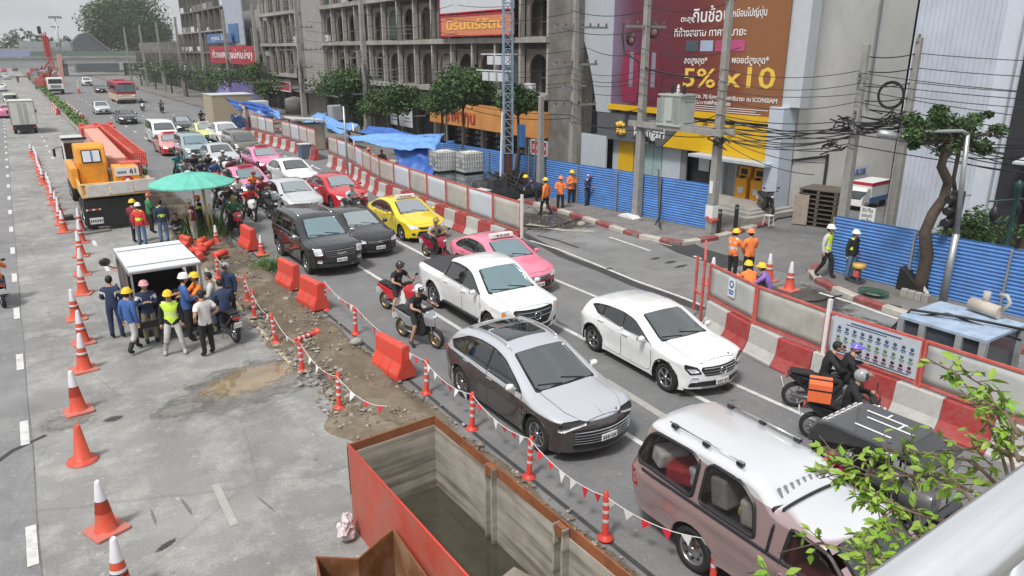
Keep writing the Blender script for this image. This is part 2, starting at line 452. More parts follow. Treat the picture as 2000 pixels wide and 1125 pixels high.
def build_car(name,S):
    root=thing(name,'x',S.get('cat','car'))
    cs=CarShape(S);mb=cs.build();mb.mesh
    if S.get('open'):
        keep=[]
        for i,f in enumerate(mb.f):
            c=[sum(mb.v[k][a]for k in f)/len(f)for a in range(3)]
            if abs(c[0])>.45 and any(inpoly(c[1],c[2],w_)for w_ in S['wins']):continue
            keep.append(i)
        mb.f=[mb.f[i]for i in keep];mb.m=[mb.m[i]for i in keep];mb.sm=[mb.sm[i]for i in keep]
    body=mb.build('body',[PT,PT2],root,fix=False)
    # underside, wheel wells
    u=MB();L0,L1=cs.yr+.2,cs.yf-.25
    u.box((0,(L0+L1)/2,S['zb']+.06),(cs.W-.5,L1-L0,.12))
    for y in(cs.wf,cs.wr):u.box((0,y,S['R']+.18),(cs.W-.2,cs.arch*2.05,.5),m=0)
    u.build('underbody',[BLK],root)
    for y in(cs.wf,cs.wr):
        for sg in(1,-1):
            a=MB();xi=cs.hw(y,S['R']+.3)+.004
            pts=[]
            for k in range(15):
                an=R_(-18+216*k/14);pts.append((sg*(cs.hw(y+cs.arch*math.cos(an),S['R']+cs.arch*math.sin(an))-.01),y+cs.arch*math.cos(an),max(S['zb']+.02,S['R']+cs.arch*math.sin(an))))
            a.tube(pts,.022 if S.get('trim')else .012,5);a.build('wheel_arch_trim',[BLK if S.get('trim')else PT],root)
    add_wheels(root,S,cs)
    P=lambda nm,view,poly,mat,off=.006,step=.1,rim=.02,clamp=0:cs.patch(nm,root,view,poly,mat,off,step,rim,clamp)
    # glass
    yc,wc,yh,wh_=S['wind']
    ws=rnd([(-wc,yc),(-wc*.5,yc+.07),(0,yc+.09),(wc*.5,yc+.07),(wc,yc),(wh_,yh),(wh_*.5,yh+.02),(-wh_*.5,yh+.02),(-wh_,yh)][::1],.03,1)
    P('windscreen_surround','top',[(x*1.045,y+(.035 if y>(yc+yh)/2 else-.0))for x,y in ws],BLK,.004,.1,.02)
    P('windscreen','top',[(x*.975,y)for x,y in ws],GFW,.011,.1,.02)
    wp=MB()
    for x0 in(-.55,.12):
        a,_=cs.proj('top',x0*wc*1.2,yc+.03,.02);b,_=cs.proj('top',x0*wc*1.2+.5,yc-.1,.022);wp.bar(a,b,.022,.012)
    wp.build('wiper',[BLK],root)
    if S.get('rearwin'):
        vw,poly=S['rearwin'];P('rear_window',vw,rnd(poly,.05),GSW,.008)
    for sg,vw in((1,'R'),(-1,'L')):
        if S.get('strip'):P('window_trim',vw,rnd(S['strip'],.04),S.get('stripmat',BLK),.004,.1,.02,cs.re+.045)
        for wpoly in S['wins']:
            P('side_window',vw,rnd(wpoly,.035,2),GSW,.009,.08,.02,cs.re+.065)
        for dpoly,hx in S['doors']:
            dp=rnd(dpoly,.05,2)
            big=inset(dp,-.011);P('door_gap',vw,big,DRK,.0022,.16,0)
            d=P('door',vw,dp,[PT,PT2],.0045,.16,0)
            if S.get('lowline'):
                me=d.data
                for f in me.polygons:
                    if f.center.z<S['lowline'](f.center.y):f.material_index=1
            h=MB();a,n_=cs.proj(vw,hx[0],hx[1],.028);h.box(a,(.03,.2,.03))
            h.build('handle',[CHR if S.get('chr')else PT],d,bevel=.008)
        m=MB();a,n_=cs.proj(vw,S['mir'][0],S['mir'][1],.02)
        m.sph((a.x+sg*.12,a.y,a.z+.05),.11,(.9,.5,.66),10);m.bar((a.x,a.y,a.z),(a.x+sg*.1,a.y,a.z+.02),.06,.03)
        mm=m.build('wing_mirror',[S.get('mirmat',PT)],root)
        g=MB();g.box((a.x+sg*.125,a.y-.066,a.z+.05),(.17,.008,.11));g.build('mirror_glass',[CHR],mm)
    if S.get('hood'):
        hp=rnd(S['hood'],.08);P('bonnet_gap','top',inset(hp,-.01),DRK,.002,.16,0);P('bonnet','top',hp,PT,.0045,.16,0)
    for nm,view,poly,mat,off in S.get('patches',[]):P(nm,view,poly,mat,off,.07)
    for nm,view,poly,mat,off in S.get('mpatches',[]):
        P(nm,view,poly,mat,off,.07);P(nm,view,mirror(poly),mat,off,.07)
    # grille slats
    for(gx,z0,z1,n,mat)in S.get('slats',[]):
        for k in range(n):
            z=z0+(z1-z0)*(k+.5)/n;sl_=MB();pts=[]
            for j in range(9):
                a,_=cs.proj('front',-gx+2*gx*j/8,z,.016);pts.append(a)
            sl_.tube(pts,.011,5);sl_.build('grille_slat',[mat],root)
    # number plate
    if S.get('plate'):
        a,_=cs.proj('front',0,S['plate'],.03)
        p=MB();p.box(a,(.36,.02,.13));pp=p.build('number_plate',[WHT],root,bevel=.005)
        q=MB()
        for k in range(6):q.box((a.x-.13+k*.052,a.y+.0115,a.z-.005),(.024,.006,.06 if k!=2 else .02))
        q.build('plate_marks',[DRK],pp)
    if S.get('rails'):
        y0,y1,x,z=S['rails']
        for sg in(1,-1):
            r=MB();pts=[]
            for k in range(9):
                yy=y0+(y1-y0)*k/8;a,_=cs.proj('top',sg*x,yy,.05 if 0<k<8 else .01);pts.append(a)
            r.tube(pts,.016,6);r.build('roof_rail',[S.get('railmat',CHR)],root)
    if S.get('extra'):S['extra'](root,cs,P)
    return root
def star(root,cs,kind,z,r=.09):
    a,n=cs.proj('front',0,z,.03);b=MB();c=a
    b.lathe([(r,0),(r,.012),(r*.85,.014),(r*.85,0)],18,c,axis='y')
    if kind=='star':
        for k in range(3):
            t=math.pi/2+2*math.pi*k/3;b.bar(c+Vector((0,.012,0)),c+Vector((math.cos(t)*r*.9,.012,math.sin(t)*r*.9)),.016,.01,up=(0,1,0))
    elif kind=='wing':
        p=[(-.8,.45),(-.35,.4),(0,-.1),(.35,.4),(.8,.45)]
        for q,w_ in zip(p,p[1:]):b.bar(c+Vector((q[0]*r,.012,q[1]*r)),c+Vector((w_[0]*r,.012,w_[1]*r)),.018,.01,up=(0,1,0))
    elif kind=='bow':
        b=MB();b.prism([(-.16,-.02),(-.05,-.02),(-.04,-.045),(.06,-.045),(.05,-.02),(.16,-.02),(.15,.02),(.04,.02),(.03,.045),(-.06,.045),(-.05,.02),(-.17,.02)],c.y,c.y+.015,'y');b.xf(Matrix.Translation((c.x,0,c.z)))
    elif kind=='oval':
        b=MB();b.lathe([(r,0),(r,.012),(r*.8,.014),(r*.8,0)],16,axis='y');b.lathe([(r*.45,0),(r*.45,.014),(r*.3,.014)],12,axis='y');b.xf(Matrix.Translation(c)@Matrix.Diagonal((1,1,.68,1)))
    b.build('emblem',[CHR],root)
def sidewins(belt,top,ys,lean_f,lean_r,gap=.05):
    # ys: list of pillar positions front->rear at belt level
    out=[]
    for i in range(len(ys)-1):
        a,b=ys[i],ys[i+1]
        ta=a-lean_f if i==0 else a-.02;tb=b+lean_r if i==len(ys)-2 else b+.02
        out.append([(a-(gap/2 if i else 0),belt),(ta-(gap/2 if i else 0),top),(tb+gap/2,top if i<len(ys)-2 else top-.01),(b+gap/2,belt+(.02 if i==len(ys)-2 else 0))])
    return out
SPEC={}
SPEC['sedan']=dict(W=1.76,belt=.93,tum=.34,zb=.2,R=.32,wheels=(1.36,-1.34),re=.08,
    prof=[(2.26,.22),(2.31,.42),(2.29,.62),(2.18,.74),(1.75,.88),(1.1,.98),(.86,1.05),(.15,1.385),(-.3,1.455),(-.8,1.45),(-1.2,1.36),(-1.78,1.1),(-2.15,1.06),(-2.28,.98),(-2.32,.7),(-2.28,.3)],
    wind=(.93,.64,.14,.52),rearwin=('top',[(-.52,-1.12),(.52,-1.12),(.6,-1.74),(-.6,-1.74)]),
    wins=sidewins(.96,1.33,[.78,-.25,-1.15],.55,.12)+[[(-1.2,.97),(-1.1,1.27),(-1.22,1.24),(-1.5,1.02)]],
    strip=[(.86,.935),(.2,1.37),(-.9,1.38),(-1.25,1.28),(-1.62,1.0),(-1.5,.935)],
    doors=[([(.92,.35),(.9,.9),(.82,.94),(-.24,.95),(-.26,.28),(.75,.28)],(-.1,.84)),([(-.28,.28),(-.26,.95),(-1.2,.96),(-1.2,.75),(-.98,.45),(-.86,.28)],(-1.05,.86))],
    mir=(.66,.95),hood=[(-.62,.98),(-.6,2.0),(-.3,2.12),(.3,2.12),(.6,2.0),(.62,.98)],plate=.43,n=80,
    patches=[('lower_grille','front',rnd([(-.55,.28),(.55,.28),(.48,.5),(-.48,.5)],.05),BLK,.006),('upper_grille','front',rnd([(-.42,.57),(.42,.57),(.5,.66),(-.5,.66)],.03),BLK,.006)],
    mpatches=[('headlight','front',rnd([(.48,.6),(.74,.58),(.8,.68),(.78,.745),(.5,.68)],.03),LMP,.01),('tail_light','rear',rnd([(.45,.85),(.8,.82),(.8,.95),(.48,.97)],.03),RED,.01),('fog_lamp','front',rnd([(.6,.32),(.72,.34),(.72,.44),(.6,.42)],.03),BLK,.008)],
    slats=[(.42,.57,.66,2,CHR)],extra=lambda r,cs,P:star(r,cs,'oval',.63,.07))
SPEC['byd']=dict(cat='car',W=1.9,belt=1.02,tum=.36,zb=.24,R=.37,wheels=(1.42,-1.38),re=.09,rim='ten',flare=.04,crown=.05,
    prof=[(2.36,.26),(2.41,.5),(2.4,.68),(2.32,.83),(2.15,.92),(1.7,1.02),(1.2,1.08),(1.0,1.16),(.2,1.56),(-.25,1.66),(-.8,1.665),(-1.5,1.58),(-1.75,1.5),(-2.12,1.16),(-2.3,1.06),(-2.36,.8),(-2.32,.4)],
    wind=(1.1,.70,.2,.58),rearwin=('top',[(-.55,-1.72),(.55,-1.72),(.62,-2.1),(-.62,-2.1)]),
    strip=[(.95,1.02),(.3,1.5),(-.4,1.59),(-1.1,1.54),(-1.85,1.22),(-1.7,1.08)],stripmat=BLK,
    wins=[[(.85,1.05),(.25,1.47),(-.25,1.54),(-.3,1.06)],[(-.35,1.06),(-.3,1.54),(-.95,1.52),(-1.15,1.45),(-1.2,1.09)],[(-1.25,1.1),(-1.2,1.43),(-1.7,1.2)]],
    doors=[([(.98,.4),(.96,1.0),(-.3,1.04),(-.33,.32),(.8,.32)],(-.15,.93)),([(-.35,.32),(-.32,1.04),(-1.25,1.07),(-1.25,.86),(-.96,.56),(-.84,.32)],(-1.1,.98))],
    mir=(.72,1.05),mirmat=None,hood=[(-.66,1.14),(-.64,1.9),(-.45,2.24),(.45,2.24),(.64,1.9),(.66,1.14)],plate=.53,chr=1,
    patches=[('lower_grille','front',rnd([(-.6,.3),(.6,.3),(.7,.42),(-.7,.42)],.04),BLK,.006),('upper_grille','front',rnd([(-.52,.56),(.52,.56),(.72,.72),(-.72,.72)],.03),BLK,.006),
             ('glass_roof','top',rnd([(-.5,-.2),(-.5,-.88),(.5,-.88),(.5,-.2)],.05),GLS,.008),('glass_roof','top',rnd([(-.5,-.92),(-.5,-1.35),(.5,-1.35),(.5,-.92)],.05),GLS,.008)],
    mpatches=[('headlight','front',[(.3,.82),(.62,.78),(.86,.72),(.88,.8),(.8,.86),(.5,.87)],BLK,.01),('daylight_strip','front',[(.42,.80),(.7,.74),(.88,.68),(.885,.72),(.7,.775),(.42,.83)],LMP,.014),('tail_light','rear',rnd([(.1,.98),(.88,.93),(.9,1.03),(.1,1.06)],.03),RED,.01),('tail_light','R',[(-2.3,.88),(-1.95,.98),(-1.95,1.04),(-2.3,1.04)],RED,.01)],
    slats=[(.66,.44,.7,5,CHR)],rails=(.1,-1.5,.60,1.6))
SPEC['gla']=dict(cat='car',W=1.82,belt=.98,tum=.36,zb=.22,R=.345,wheels=(1.36,-1.34),re=.09,rim='five',trim=1,
    prof=[(2.14,.24),(2.2,.45),(2.2,.66),(2.12,.82),(1.95,.91),(1.5,.99),(1.05,1.04),(.82,1.1),(.15,1.42),(-.3,1.49),(-.9,1.475),(-1.45,1.4),(-1.68,1.34),(-1.98,1.03),(-2.12,.92),(-2.16,.65),(-2.1,.32)],
    wind=(.95,.66,.13,.54),rearwin=('rear',[(-.5,1.3),(.5,1.3),(.6,1.06),(-.6,1.06)]),
    strip=[(.88,.985),(.22,1.4),(-.4,1.45),(-1.05,1.4),(-1.5,1.22),(-1.2,1.06)],
    wins=[[(.8,1.0),(.2,1.38),(-.18,1.41),(-.2,1.01)],[(-.25,1.01),(-.22,1.41),(-.95,1.38),(-1.0,1.06)],[(-1.04,1.07),(-1.0,1.37),(-1.38,1.23)]],
    doors=[([(.86,.38),(.86,.96),(-.2,.995),(-.22,.3),(.72,.3)],(-.05,.9)),([(-.24,.3),(-.22,.995),(-1.12,1.03),(-1.12,.8),(-.9,.48),(-.82,.3)],(-1.0,.94))],
    mir=(.66,.99),hood=[(-.62,1.0),(-.62,1.75),(-.5,2.02),(.5,2.02),(.62,1.75),(.62,1.0)],plate=.42,
    patches=[('lower_grille','front',rnd([(-.75,.3),(.75,.3),(.72,.4),(.45,.44),(-.45,.44),(-.72,.4)],.03),BLK,.006),('upper_grille','front',rnd([(-.42,.56),(.42,.56),(.52,.7),(.48,.76),(-.48,.76),(-.52,.7)],.04),BLK,.006),('skid_trim','front',[(-.5,.25),(.5,.25),(.45,.29),(-.45,.29)],CHR,.012)],
    mpatches=[('headlight','front',rnd([(.5,.62),(.74,.6),(.84,.74),(.84,.84),(.58,.76)],.03),BLK,.009),('headlight_glass','front',rnd([(.55,.66),(.72,.64),(.8,.74),(.62,.73)],.02),LMP,.014),('fog_lamp','front',rnd([(.56,.42),(.72,.42),(.72,.54),(.56,.54)],.06),LMP,.01),('tail_light','rear',rnd([(.5,.92),(.82,.9),(.8,1.04),(.55,1.02)],.03),RED,.01)],
    slats=[(.46,.58,.75,3,CHR)],extra=lambda r,cs,P:star(r,cs,'star',.66,.1))
SPEC['suv']=dict(cat='car',W=1.88,belt=1.12,tum=.3,zb=.32,R=.38,wheels=(1.45,-1.4),re=.09,rim='six',trim=1,agap=.09,
    prof=[(2.36,.34),(2.42,.55),(2.4,.82),(2.34,.98),(2.15,1.07),(1.7,1.14),(1.3,1.18),(1.1,1.26),(.45,1.68),(.1,1.79),(-.7,1.82),(-1.8,1.78),(-2.12,1.72),(-2.32,1.25),(-2.42,1.12),(-2.44,.7),(-2.38,.42)],
    wind=(1.2,.69,.44,.58),rearwin=('rear',[(-.56,1.66),(.56,1.66),(.64,1.28),(-.64,1.28)]),
    strip=[(1.1,1.13),(.5,1.66),(.2,1.71),(-1.8,1.7),(-2.1,1.6),(-2.15,1.15)],
    wins=[[(1.02,1.16),(.48,1.62),(.1,1.67),(.08,1.15)],[(.03,1.15),(.05,1.67),(-.9,1.67),(-.95,1.16)],[(-1.02,1.16),(-.98,1.67),(-1.8,1.65),(-2.05,1.55),(-2.1,1.2)]],
    doors=[([(1.1,.5),(1.08,1.1),(.08,1.13),(.06,.42),(.95,.42)],(.2,1.02)),([(.04,.42),(.06,1.13),(-.92,1.14),(-.95,.7),(-.85,.42)],(-.8,1.04))],
    mir=(.95,1.15),hood=[(-.66,1.22),(-.64,1.95),(-.45,2.2),(.45,2.2),(.64,1.95),(.66,1.22)],plate=.6,mirmat=CHR,chr=1,
    patches=[('lower_grille','front',rnd([(-.55,.42),(.55,.42),(.6,.54),(-.6,.54)],.03),BLK,.006),('upper_grille','front',rnd([(-.5,.68),(.5,.68),(.56,.95),(-.56,.95)],.05),BLK,.006)],
    mpatches=[('headlight','front',rnd([(.58,.78),(.82,.76),(.86,.98),(.62,1.0)],.05),LMP,.01),('fog_lamp','front',rnd([(.62,.5),(.78,.52),(.76,.62),(.62,.6)],.03),LMP,.008),('tail_light','rear',rnd([(.66,1.1),(.86,1.05),(.82,1.4),(.7,1.38)],.03),RED,.01)],
    slats=[(.52,.7,.94,4,CHR)],rails=(.2,-1.9,.6,1.8),extra=lambda r,cs,P:star(r,cs,'bow',.82))
SPEC['pickup']=dict(cat='pickup',W=1.85,belt=1.14,tum=.32,zb=.36,R=.39,wheels=(1.72,-1.5),re=.085,rim='six',agap=.09,cf=.26,
    prof=[(2.56,.36),(2.63,.55),(2.62,.82),(2.54,.98),(2.3,1.08),(1.8,1.16),(1.5,1.2),(1.3,1.27),(.68,1.68),(.35,1.78),(-.2,1.8),(-.6,1.74),(-.88,1.3),(-.95,1.19),(-1.2,1.17),(-2.0,1.18),(-2.62,1.2),(-2.68,1.1),(-2.68,.8),(-2.64,.5)],
    wind=(1.4,.70,.66,.57),rearwin=('top',[(-.55,-.62),(.55,-.62),(.62,-.86),(-.62,-.86)]),
    strip=[(1.3,1.15),(.72,1.64),(.4,1.7),(-.55,1.68),(-.8,1.2)],
    wins=[[(1.2,1.18),(.7,1.61),(.36,1.66),(.3,1.17)],[(.24,1.17),(.3,1.66),(-.46,1.65),(-.68,1.22)]],
    doors=[([(1.3,.55),(1.28,1.12),(.3,1.15),(.26,.46),(1.15,.46)],(.42,1.04)),([(.24,.46),(.28,1.15),(-.76,1.17),(-.78,.8),(-.75,.46)],(-.6,1.06))],
    mir=(1.12,1.16),hood=[(-.64,1.42),(-.64,2.1),(-.5,2.42),(.5,2.42),(.64,2.1),(.64,1.42)],plate=None,
    patches=[('lower_grille','front',rnd([(-.5,.42),(.5,.42),(.56,.55),(-.56,.55)],.03),BLK,.006),('upper_grille','front',rnd([(-.35,.6),(.35,.6),(.62,.92),(.58,.98),(-.58,.98),(-.62,.92)],.05),BLK,.006),
             ('bed_cover','top',rnd([(-.74,-1.02),(-.74,-2.58),(.74,-2.58),(.74,-1.02)],.05),mt('bed_cover_grey',(.05,.05,.055),.6),.008)],
    mpatches=[('headlight','front',rnd([(.6,.78),(.84,.74),(.88,.98),(.66,1.0)],.05),LMP,.01),('indicator','front',rnd([(.78,.82),(.87,.82),(.87,.94),(.8,.96)],.02),ORL,.014),('fog_lamp','front',rnd([(.64,.5),(.8,.5),(.8,.62),(.66,.6)],.03),BLK,.008)],
    slats=[(.5,.74,.96,2,GRY)],extra=lambda r,cs,P:(star(r,cs,'wing',.82,.11),[MB().bar((sg*.88,1.15,.42),(sg*.88,-.85,.42),.14,.04).build('side_step',[BLK],r)for sg in(1,-1)]))
def canopy_extra(r,cs,P):
    for sg in(1,-1):
        b=MB()
        for k in range(3):
            y=-.95-k*.62;b.box((sg*.6,y,1.965),(.07,.1,.05),m=0)
        b.build('roof_rack_foot',[BLK],r)
        t=MB();t.tube([(sg*.6,-.9,1.99),(sg*.6,-2.3,1.99)],.012,6);t.build('roof_rack_bar',[CHR],r)
        s_=MB();pts=[]
        for k in range(12):
            y=.1-2.7*k/11;pts.append((sg*(cs.hw(y,1.13)+.006),cs.ysh(y,1),1.13))
        s_.tube(pts,.022,5);s_.build('side_stripe',[DRK],r)
        s_=MB();s_.tube([(p[0],p[1],p[2]-.035)for p in pts],.012,5);s_.build('side_stripe_trim',[CHR],r)
    v=MB()
    for k in range(9):v.box((-.5+k*.125,-.36,1.8),(.035,.03,.13),rx=.5)
    v.build('vent_louvre',[GRY],r)
    # the dark line where canopy meets cab
    g=MB();pts=[]
    for k in range(17):
        t=-1+2*k/16
        if abs(t)<.8:a,_=cs.proj('top',t*.8,-.2,.018)
        else:a,_=cs.proj('R' if t>0 else 'L',-.2,1.66-(abs(t)-.8)*2.6,.012)
        pts.append(a)
    g.tube(pts,.022,5);g.build('canopy_seal',[BLK],r)
    # luggage seen through the canopy glass is boxed up as pale bundles against the pane
    rr=random.Random(5)
    for k,(y,z,c,d)in enumerate(((-.75,1.3,(.45,.42,.37),(.5,.3,.4)),(-1.15,1.38,(.25,.24,.24),(.6,.3,.45)),(-1.7,1.28,(.50,.52,.55),(.4,.35,.3)),(-2.05,1.2,(.35,.03,.04),(.5,.5,.28)),(-2.45,1.3,(.6,.6,.6),(.5,.3,.3)),(-.95,1.2,(.5,.42,.1),(.3,.2,.15)))):
        for sg in(1,-1):b=MB();b.box((sg*.4,y+rr.uniform(-.05,.05),z),d,rz=rr.uniform(-.4,.4),rx=rr.uniform(-.2,.2));b.build('luggage_bundle',[mt('luggage_%d'%k,c,.7,var=.3,scale=6)],r,bevel=.05)
    b=MB();b.box((0,-1.6,.95),(1.4,2.3,.1));b.build('load_floor',[DRK],r);b=MB();b.box((0,.35,.85),(1.4,.7,.3));b.box((0,.0,1.15),(1.4,.16,.6));b.build('cab_seat',[mt('seat_maroon',(.12,.02,.025),.8)],r,bevel=.04);b=MB();b.box((0,-.28,1.3),(1.45,.04,.8));b.build('cab_rear_panel',[DRK],r)
    for w_ in cs.S['wins']:
        for sg,vw in((1,'R'),(-1,'L')):
            q=MB();P_=rnd(w_,.07,3);q.tube([(sg*(cs.hw(a,z)+.008),cs.ysh(a,1),z)for a,z in P_+P_[:1]],.03,5);q.build('window_rubber',[BLK],r)
SPEC['canopy']=dict(cat='pickup',open=1,step=.055,W=1.76,belt=1.1,tum=.22,zb=.4,R=.36,wheels=(1.5,-1.45),re=.1,rim='steel',agap=.08,cf=.2,crown=.04,
    prof=[(2.3,.38),(2.4,.55),(2.4,.85),(2.32,.98),(2.0,1.06),(1.4,1.13),(1.15,1.2),(.55,1.64),(.3,1.7),(-.15,1.7),(-.24,1.72),(-.45,1.88),(-.7,1.95),(-1.5,1.96),(-2.5,1.94),(-2.72,1.86),(-3.0,1.2),(-3.05,1.1),(-3.05,.7),(-3.0,.48)],
    wind=(1.25,.68,.55,.58),rearwin=('rear',[(-.6,1.8),(.6,1.8),(.66,1.26),(-.66,1.26)]),
    wins=[[(1.12,1.15),(.6,1.56),(.05,1.6),(.02,1.14)],[(-.42,1.2),(-.54,1.62),(-.78,1.78),(-1.28,1.8),(-1.4,1.72),(-1.4,1.2)],[(-1.54,1.2),(-1.54,1.72),(-1.7,1.8),(-2.42,1.78),(-2.6,1.66),(-2.84,1.3),(-2.78,1.2)]],
    doors=[([(1.15,.5),(1.14,1.1),(.0,1.12),(-.02,.46),(1.0,.46)],(.15,1.0))],
    mir=(1.0,1.12),hood=[(-.62,1.3),(-.62,2.0),(-.5,2.24),(.5,2.24),(.62,2.0),(.62,1.3)],plate=.55,
    patches=[('upper_grille','front',rnd([(-.45,.7),(.45,.7),(.45,.9),(-.45,.9)],.03),BLK,.006)],
    mpatches=[('headlight','front',rnd([(.5,.7),(.8,.7),(.82,.92),(.52,.92)],.03),LMP,.01),('tail_light','rear',rnd([(.7,.75),(.84,.75),(.84,1.05),(.7,1.05)],.03),RED,.01),('tail_light_side','R',[(-3.0,.78),(-2.86,.78),(-2.86,1.02),(-3.0,1.02)],RED,.01)],
    extra=canopy_extra)
SPEC['van']=dict(cat='van',W=1.86,belt=1.12,tum=.16,zb=.22,R=.34,wheels=(1.5,-1.45),re=.1,rim='five',cf=.24,
    prof=[(2.36,.25),(2.44,.5),(2.43,.85),(2.34,1.02),(2.1,1.14),(1.75,1.22),(1.05,1.72),(.75,1.86),(0,1.93),(-1.5,1.92),(-2.2,1.88),(-2.38,1.75),(-2.46,1.1),(-2.48,.7),(-2.42,.35)],
    wind=(1.74,.74,1.06,.64),rearwin=('rear',[(-.68,1.74),(.68,1.74),(.72,1.2),(-.72,1.2)]),
    strip=[(1.75,1.15),(1.05,1.74),(-2.1,1.78),(-2.3,1.15)],
    wins=[[(1.55,1.18),(1.0,1.68),(.55,1.72),(.5,1.16)],[(.44,1.16),(.48,1.73),(-.75,1.75),(-.78,1.16)],[(-.85,1.16),(-.82,1.75),(-2.05,1.74),(-2.2,1.2)]],
    doors=[([(1.3,.35),(1.3,1.1),(.5,1.13),(.48,.3),(1.15,.3)],(.62,1.0)),([(.44,.3),(.46,1.13),(-.78,1.14),(-.8,.3)],(.3,1.0))],
    mir=(1.3,1.15),plate=.4,patches=[('upper_grille','front',rnd([(-.6,.5),(.6,.5),(.66,.85),(-.66,.85)],.05),CHR,.006)],
    mpatches=[('headlight','front',rnd([(.62,.8),(.84,.78),(.86,.98),(.66,.98)],.03),LMP,.01),('tail_light','rear',rnd([(.7,.8),(.86,.8),(.84,1.3),(.74,1.3)],.03),RED,.01)],
    slats=[(.6,.52,.84,5,GRY)])
PROTO={}
def car(spec,label,group,pcol,x,y,yaw=0,low=None,side=GLS,front=GLW,name=None,extra=None,scale=1):
    if spec not in PROTO:
        PROTO[spec]=build_car('proto',SPEC[spec])
    cache={};nm=name or{'pickup':'pickup_truck','canopy':'pickup_truck','van':'parked_van'}.get(spec,'car')
    o=copy_tree(PROTO[spec],None,{'paint_proto':pcol,'paint_proto_low':low or pcol,'proto_side_glass':side,'proto_front_glass':front},cache)
    o.name=nm;o.location=(x,y,0);o.rotation_euler=(0,0,math.pi+yaw);o['label']=label;o['category']=SPEC[spec].get('cat','car')
    if group:o['group']=group
    if scale!=1:o.scale=(scale,)*3
    if extra:extra(o)
    return o
def drop_protos():
    for r in PROTO.values():
        for c in list(r.children_recursive):bpy.data.objects.remove(c)
        bpy.data.objects.remove(r)
def wheelplace(px,py,spec,side=1):
    # world position of a car heading towards -Y whose front wheel on the -X side touches the ground at photo pixel (px,py)
    g=G(px,py);S=SPEC[spec];return g.x+(S['W']/2-.06),g.y+S['wheels'][0]
# ================================================================ ground, roads, pavements
def sheet(name,poly,z,mat,label=None,kind='structure',cat=None,res=0):
    mb=MB()
    if res:
        V,F,ed=mesher(poly,res);mb.v=[(x,y,z)for x,y in V];mb.f=F;mb.m=[0]*len(F);mb.sm=[True]*len(F)
    else:mb.add([(x,y,z)for x,y in poly],[tuple(range(len(poly)))])
    o=mb.build(name,mat);setp(o,label,cat,None,kind);return o
def road_mat(name,c1,c2,c3,joints=None,wet=0.0,crack=.5):
    m=bpy.data.materials.new(name);m.use_nodes=True;n=m.node_tree;L=n.links;p=n.nodes['Principled BSDF']
    t=n.nodes.new('ShaderNodeTexCoord')
    def noise(sc,det=8,ro=.65,stretch=None):
        q=n.nodes.new('ShaderNodeTexNoise');q.inputs['Scale'].default_value=sc;q.inputs['Detail'].default_value=det;q.inputs['Roughness'].default_value=ro
        if stretch:
            mp_=n.nodes.new('ShaderNodeMapping');mp_.inputs['Scale'].default_value=stretch;L.new(t.outputs['Object'],mp_.inputs[0]);L.new(mp_.outputs[0],q.inputs['Vector'])
        else:L.new(t.outputs['Object'],q.inputs['Vector'])
        return q.outputs[0]
    def ramp(x,a,b,ca,cb):
        r=n.nodes.new('ShaderNodeValToRGB');e=r.color_ramp.elements;e[0].position=a;e[1].position=b;e[0].color=(*ca,1);e[1].color=(*cb,1);L.new(x,r.inputs[0]);return r.outputs[0]
    def mix(f,a,b,mode='MIX'):
        q=n.nodes.new('ShaderNodeMix');q.data_type='RGBA';q.blend_type=mode
        if isinstance(f,float):q.inputs['Factor'].default_value=f
        else:L.new(f,q.inputs['Factor'])
        for s_,v in((6,a),(7,b)):
            if isinstance(v,tuple):q.inputs[s_].default_value=(*v,1)
            else:L.new(v,q.inputs[s_])
        return q.outputs[2]
    base=ramp(noise(.25,5,.6),.35,.65,c1,c2)
    base=mix(ramp(noise(1.1,9,.72),.48,.72,(0,0,0),(1,1,1)),base,c3)
    base=mix(ramp(noise(.9,6,.7,(1,.18,1)),.5,.8,(0,0,0),(.6,.6,.6)),base,tuple(x*.66 for x in c1))
    fine=ramp(noise(26,4,.8),.3,.75,(.72,.72,.72),(1.18,1.18,1.18));base=mix(1.0,base,fine,'MULTIPLY')
    sp=ramp(noise(7,3,.5),.66,.72,(0,0,0),(.55,.55,.55));base=mix(sp,base,tuple(min(1,x*1.5)for x in c2))
    dk=ramp(noise(3.1,3,.5),.7,.76,(0,0,0),(.7,.7,.7));base=mix(dk,base,tuple(x*.4 for x in c1))
    v=n.nodes.new('ShaderNodeTexVoronoi');v.feature='DISTANCE_TO_EDGE';v.inputs['Scale'].default_value=.35
    w2=n.nodes.new('ShaderNodeMix');w2.data_type='VECTOR';w2.inputs['Factor'].default_value=.12
    q=n.nodes.new('ShaderNodeTexNoise');q.inputs['Scale'].default_value=1.6;q.inputs['Detail'].default_value=6;L.new(t.outputs['Object'],q.inputs['Vector'])
    L.new(t.outputs['Object'],w2.inputs[4]);L.new(q.outputs['Color'],w2.inputs[5]);L.new(w2.outputs[1],v.inputs['Vector'])
    ck=ramp(v.outputs['Distance'],0.0,.012,(crack,)*3,(0,0,0));base=mix(ck,base,tuple(x*.35 for x in c1))
    L.new(base,p.inputs['Base Color'])
    rr=ramp(noise(.6,5),.4,.7,(.85-wet*.5,)*3,(.9,.9,.9));L.new(rr,p.inputs['Roughness'])
    b=n.nodes.new('ShaderNodeBump');b.inputs['Strength'].default_value=.35;b.inputs['Distance'].default_value=.01;L.new(noise(40,3),b.inputs['Height']);L.new(b.outputs[0],p.inputs['Normal'])
    return m
ASP_L=road_mat('asphalt_left',(.20,.20,.205),(.25,.25,.255),(.30,.30,.295),crack=.15)
CONC=road_mat('worn_concrete',(.205,.205,.20),(.32,.318,.305),(.43,.42,.395),crack=.22)
ASP_R=road_mat('asphalt_dark',(.165,.165,.168),(.20,.20,.203),(.235,.235,.23),crack=.12)
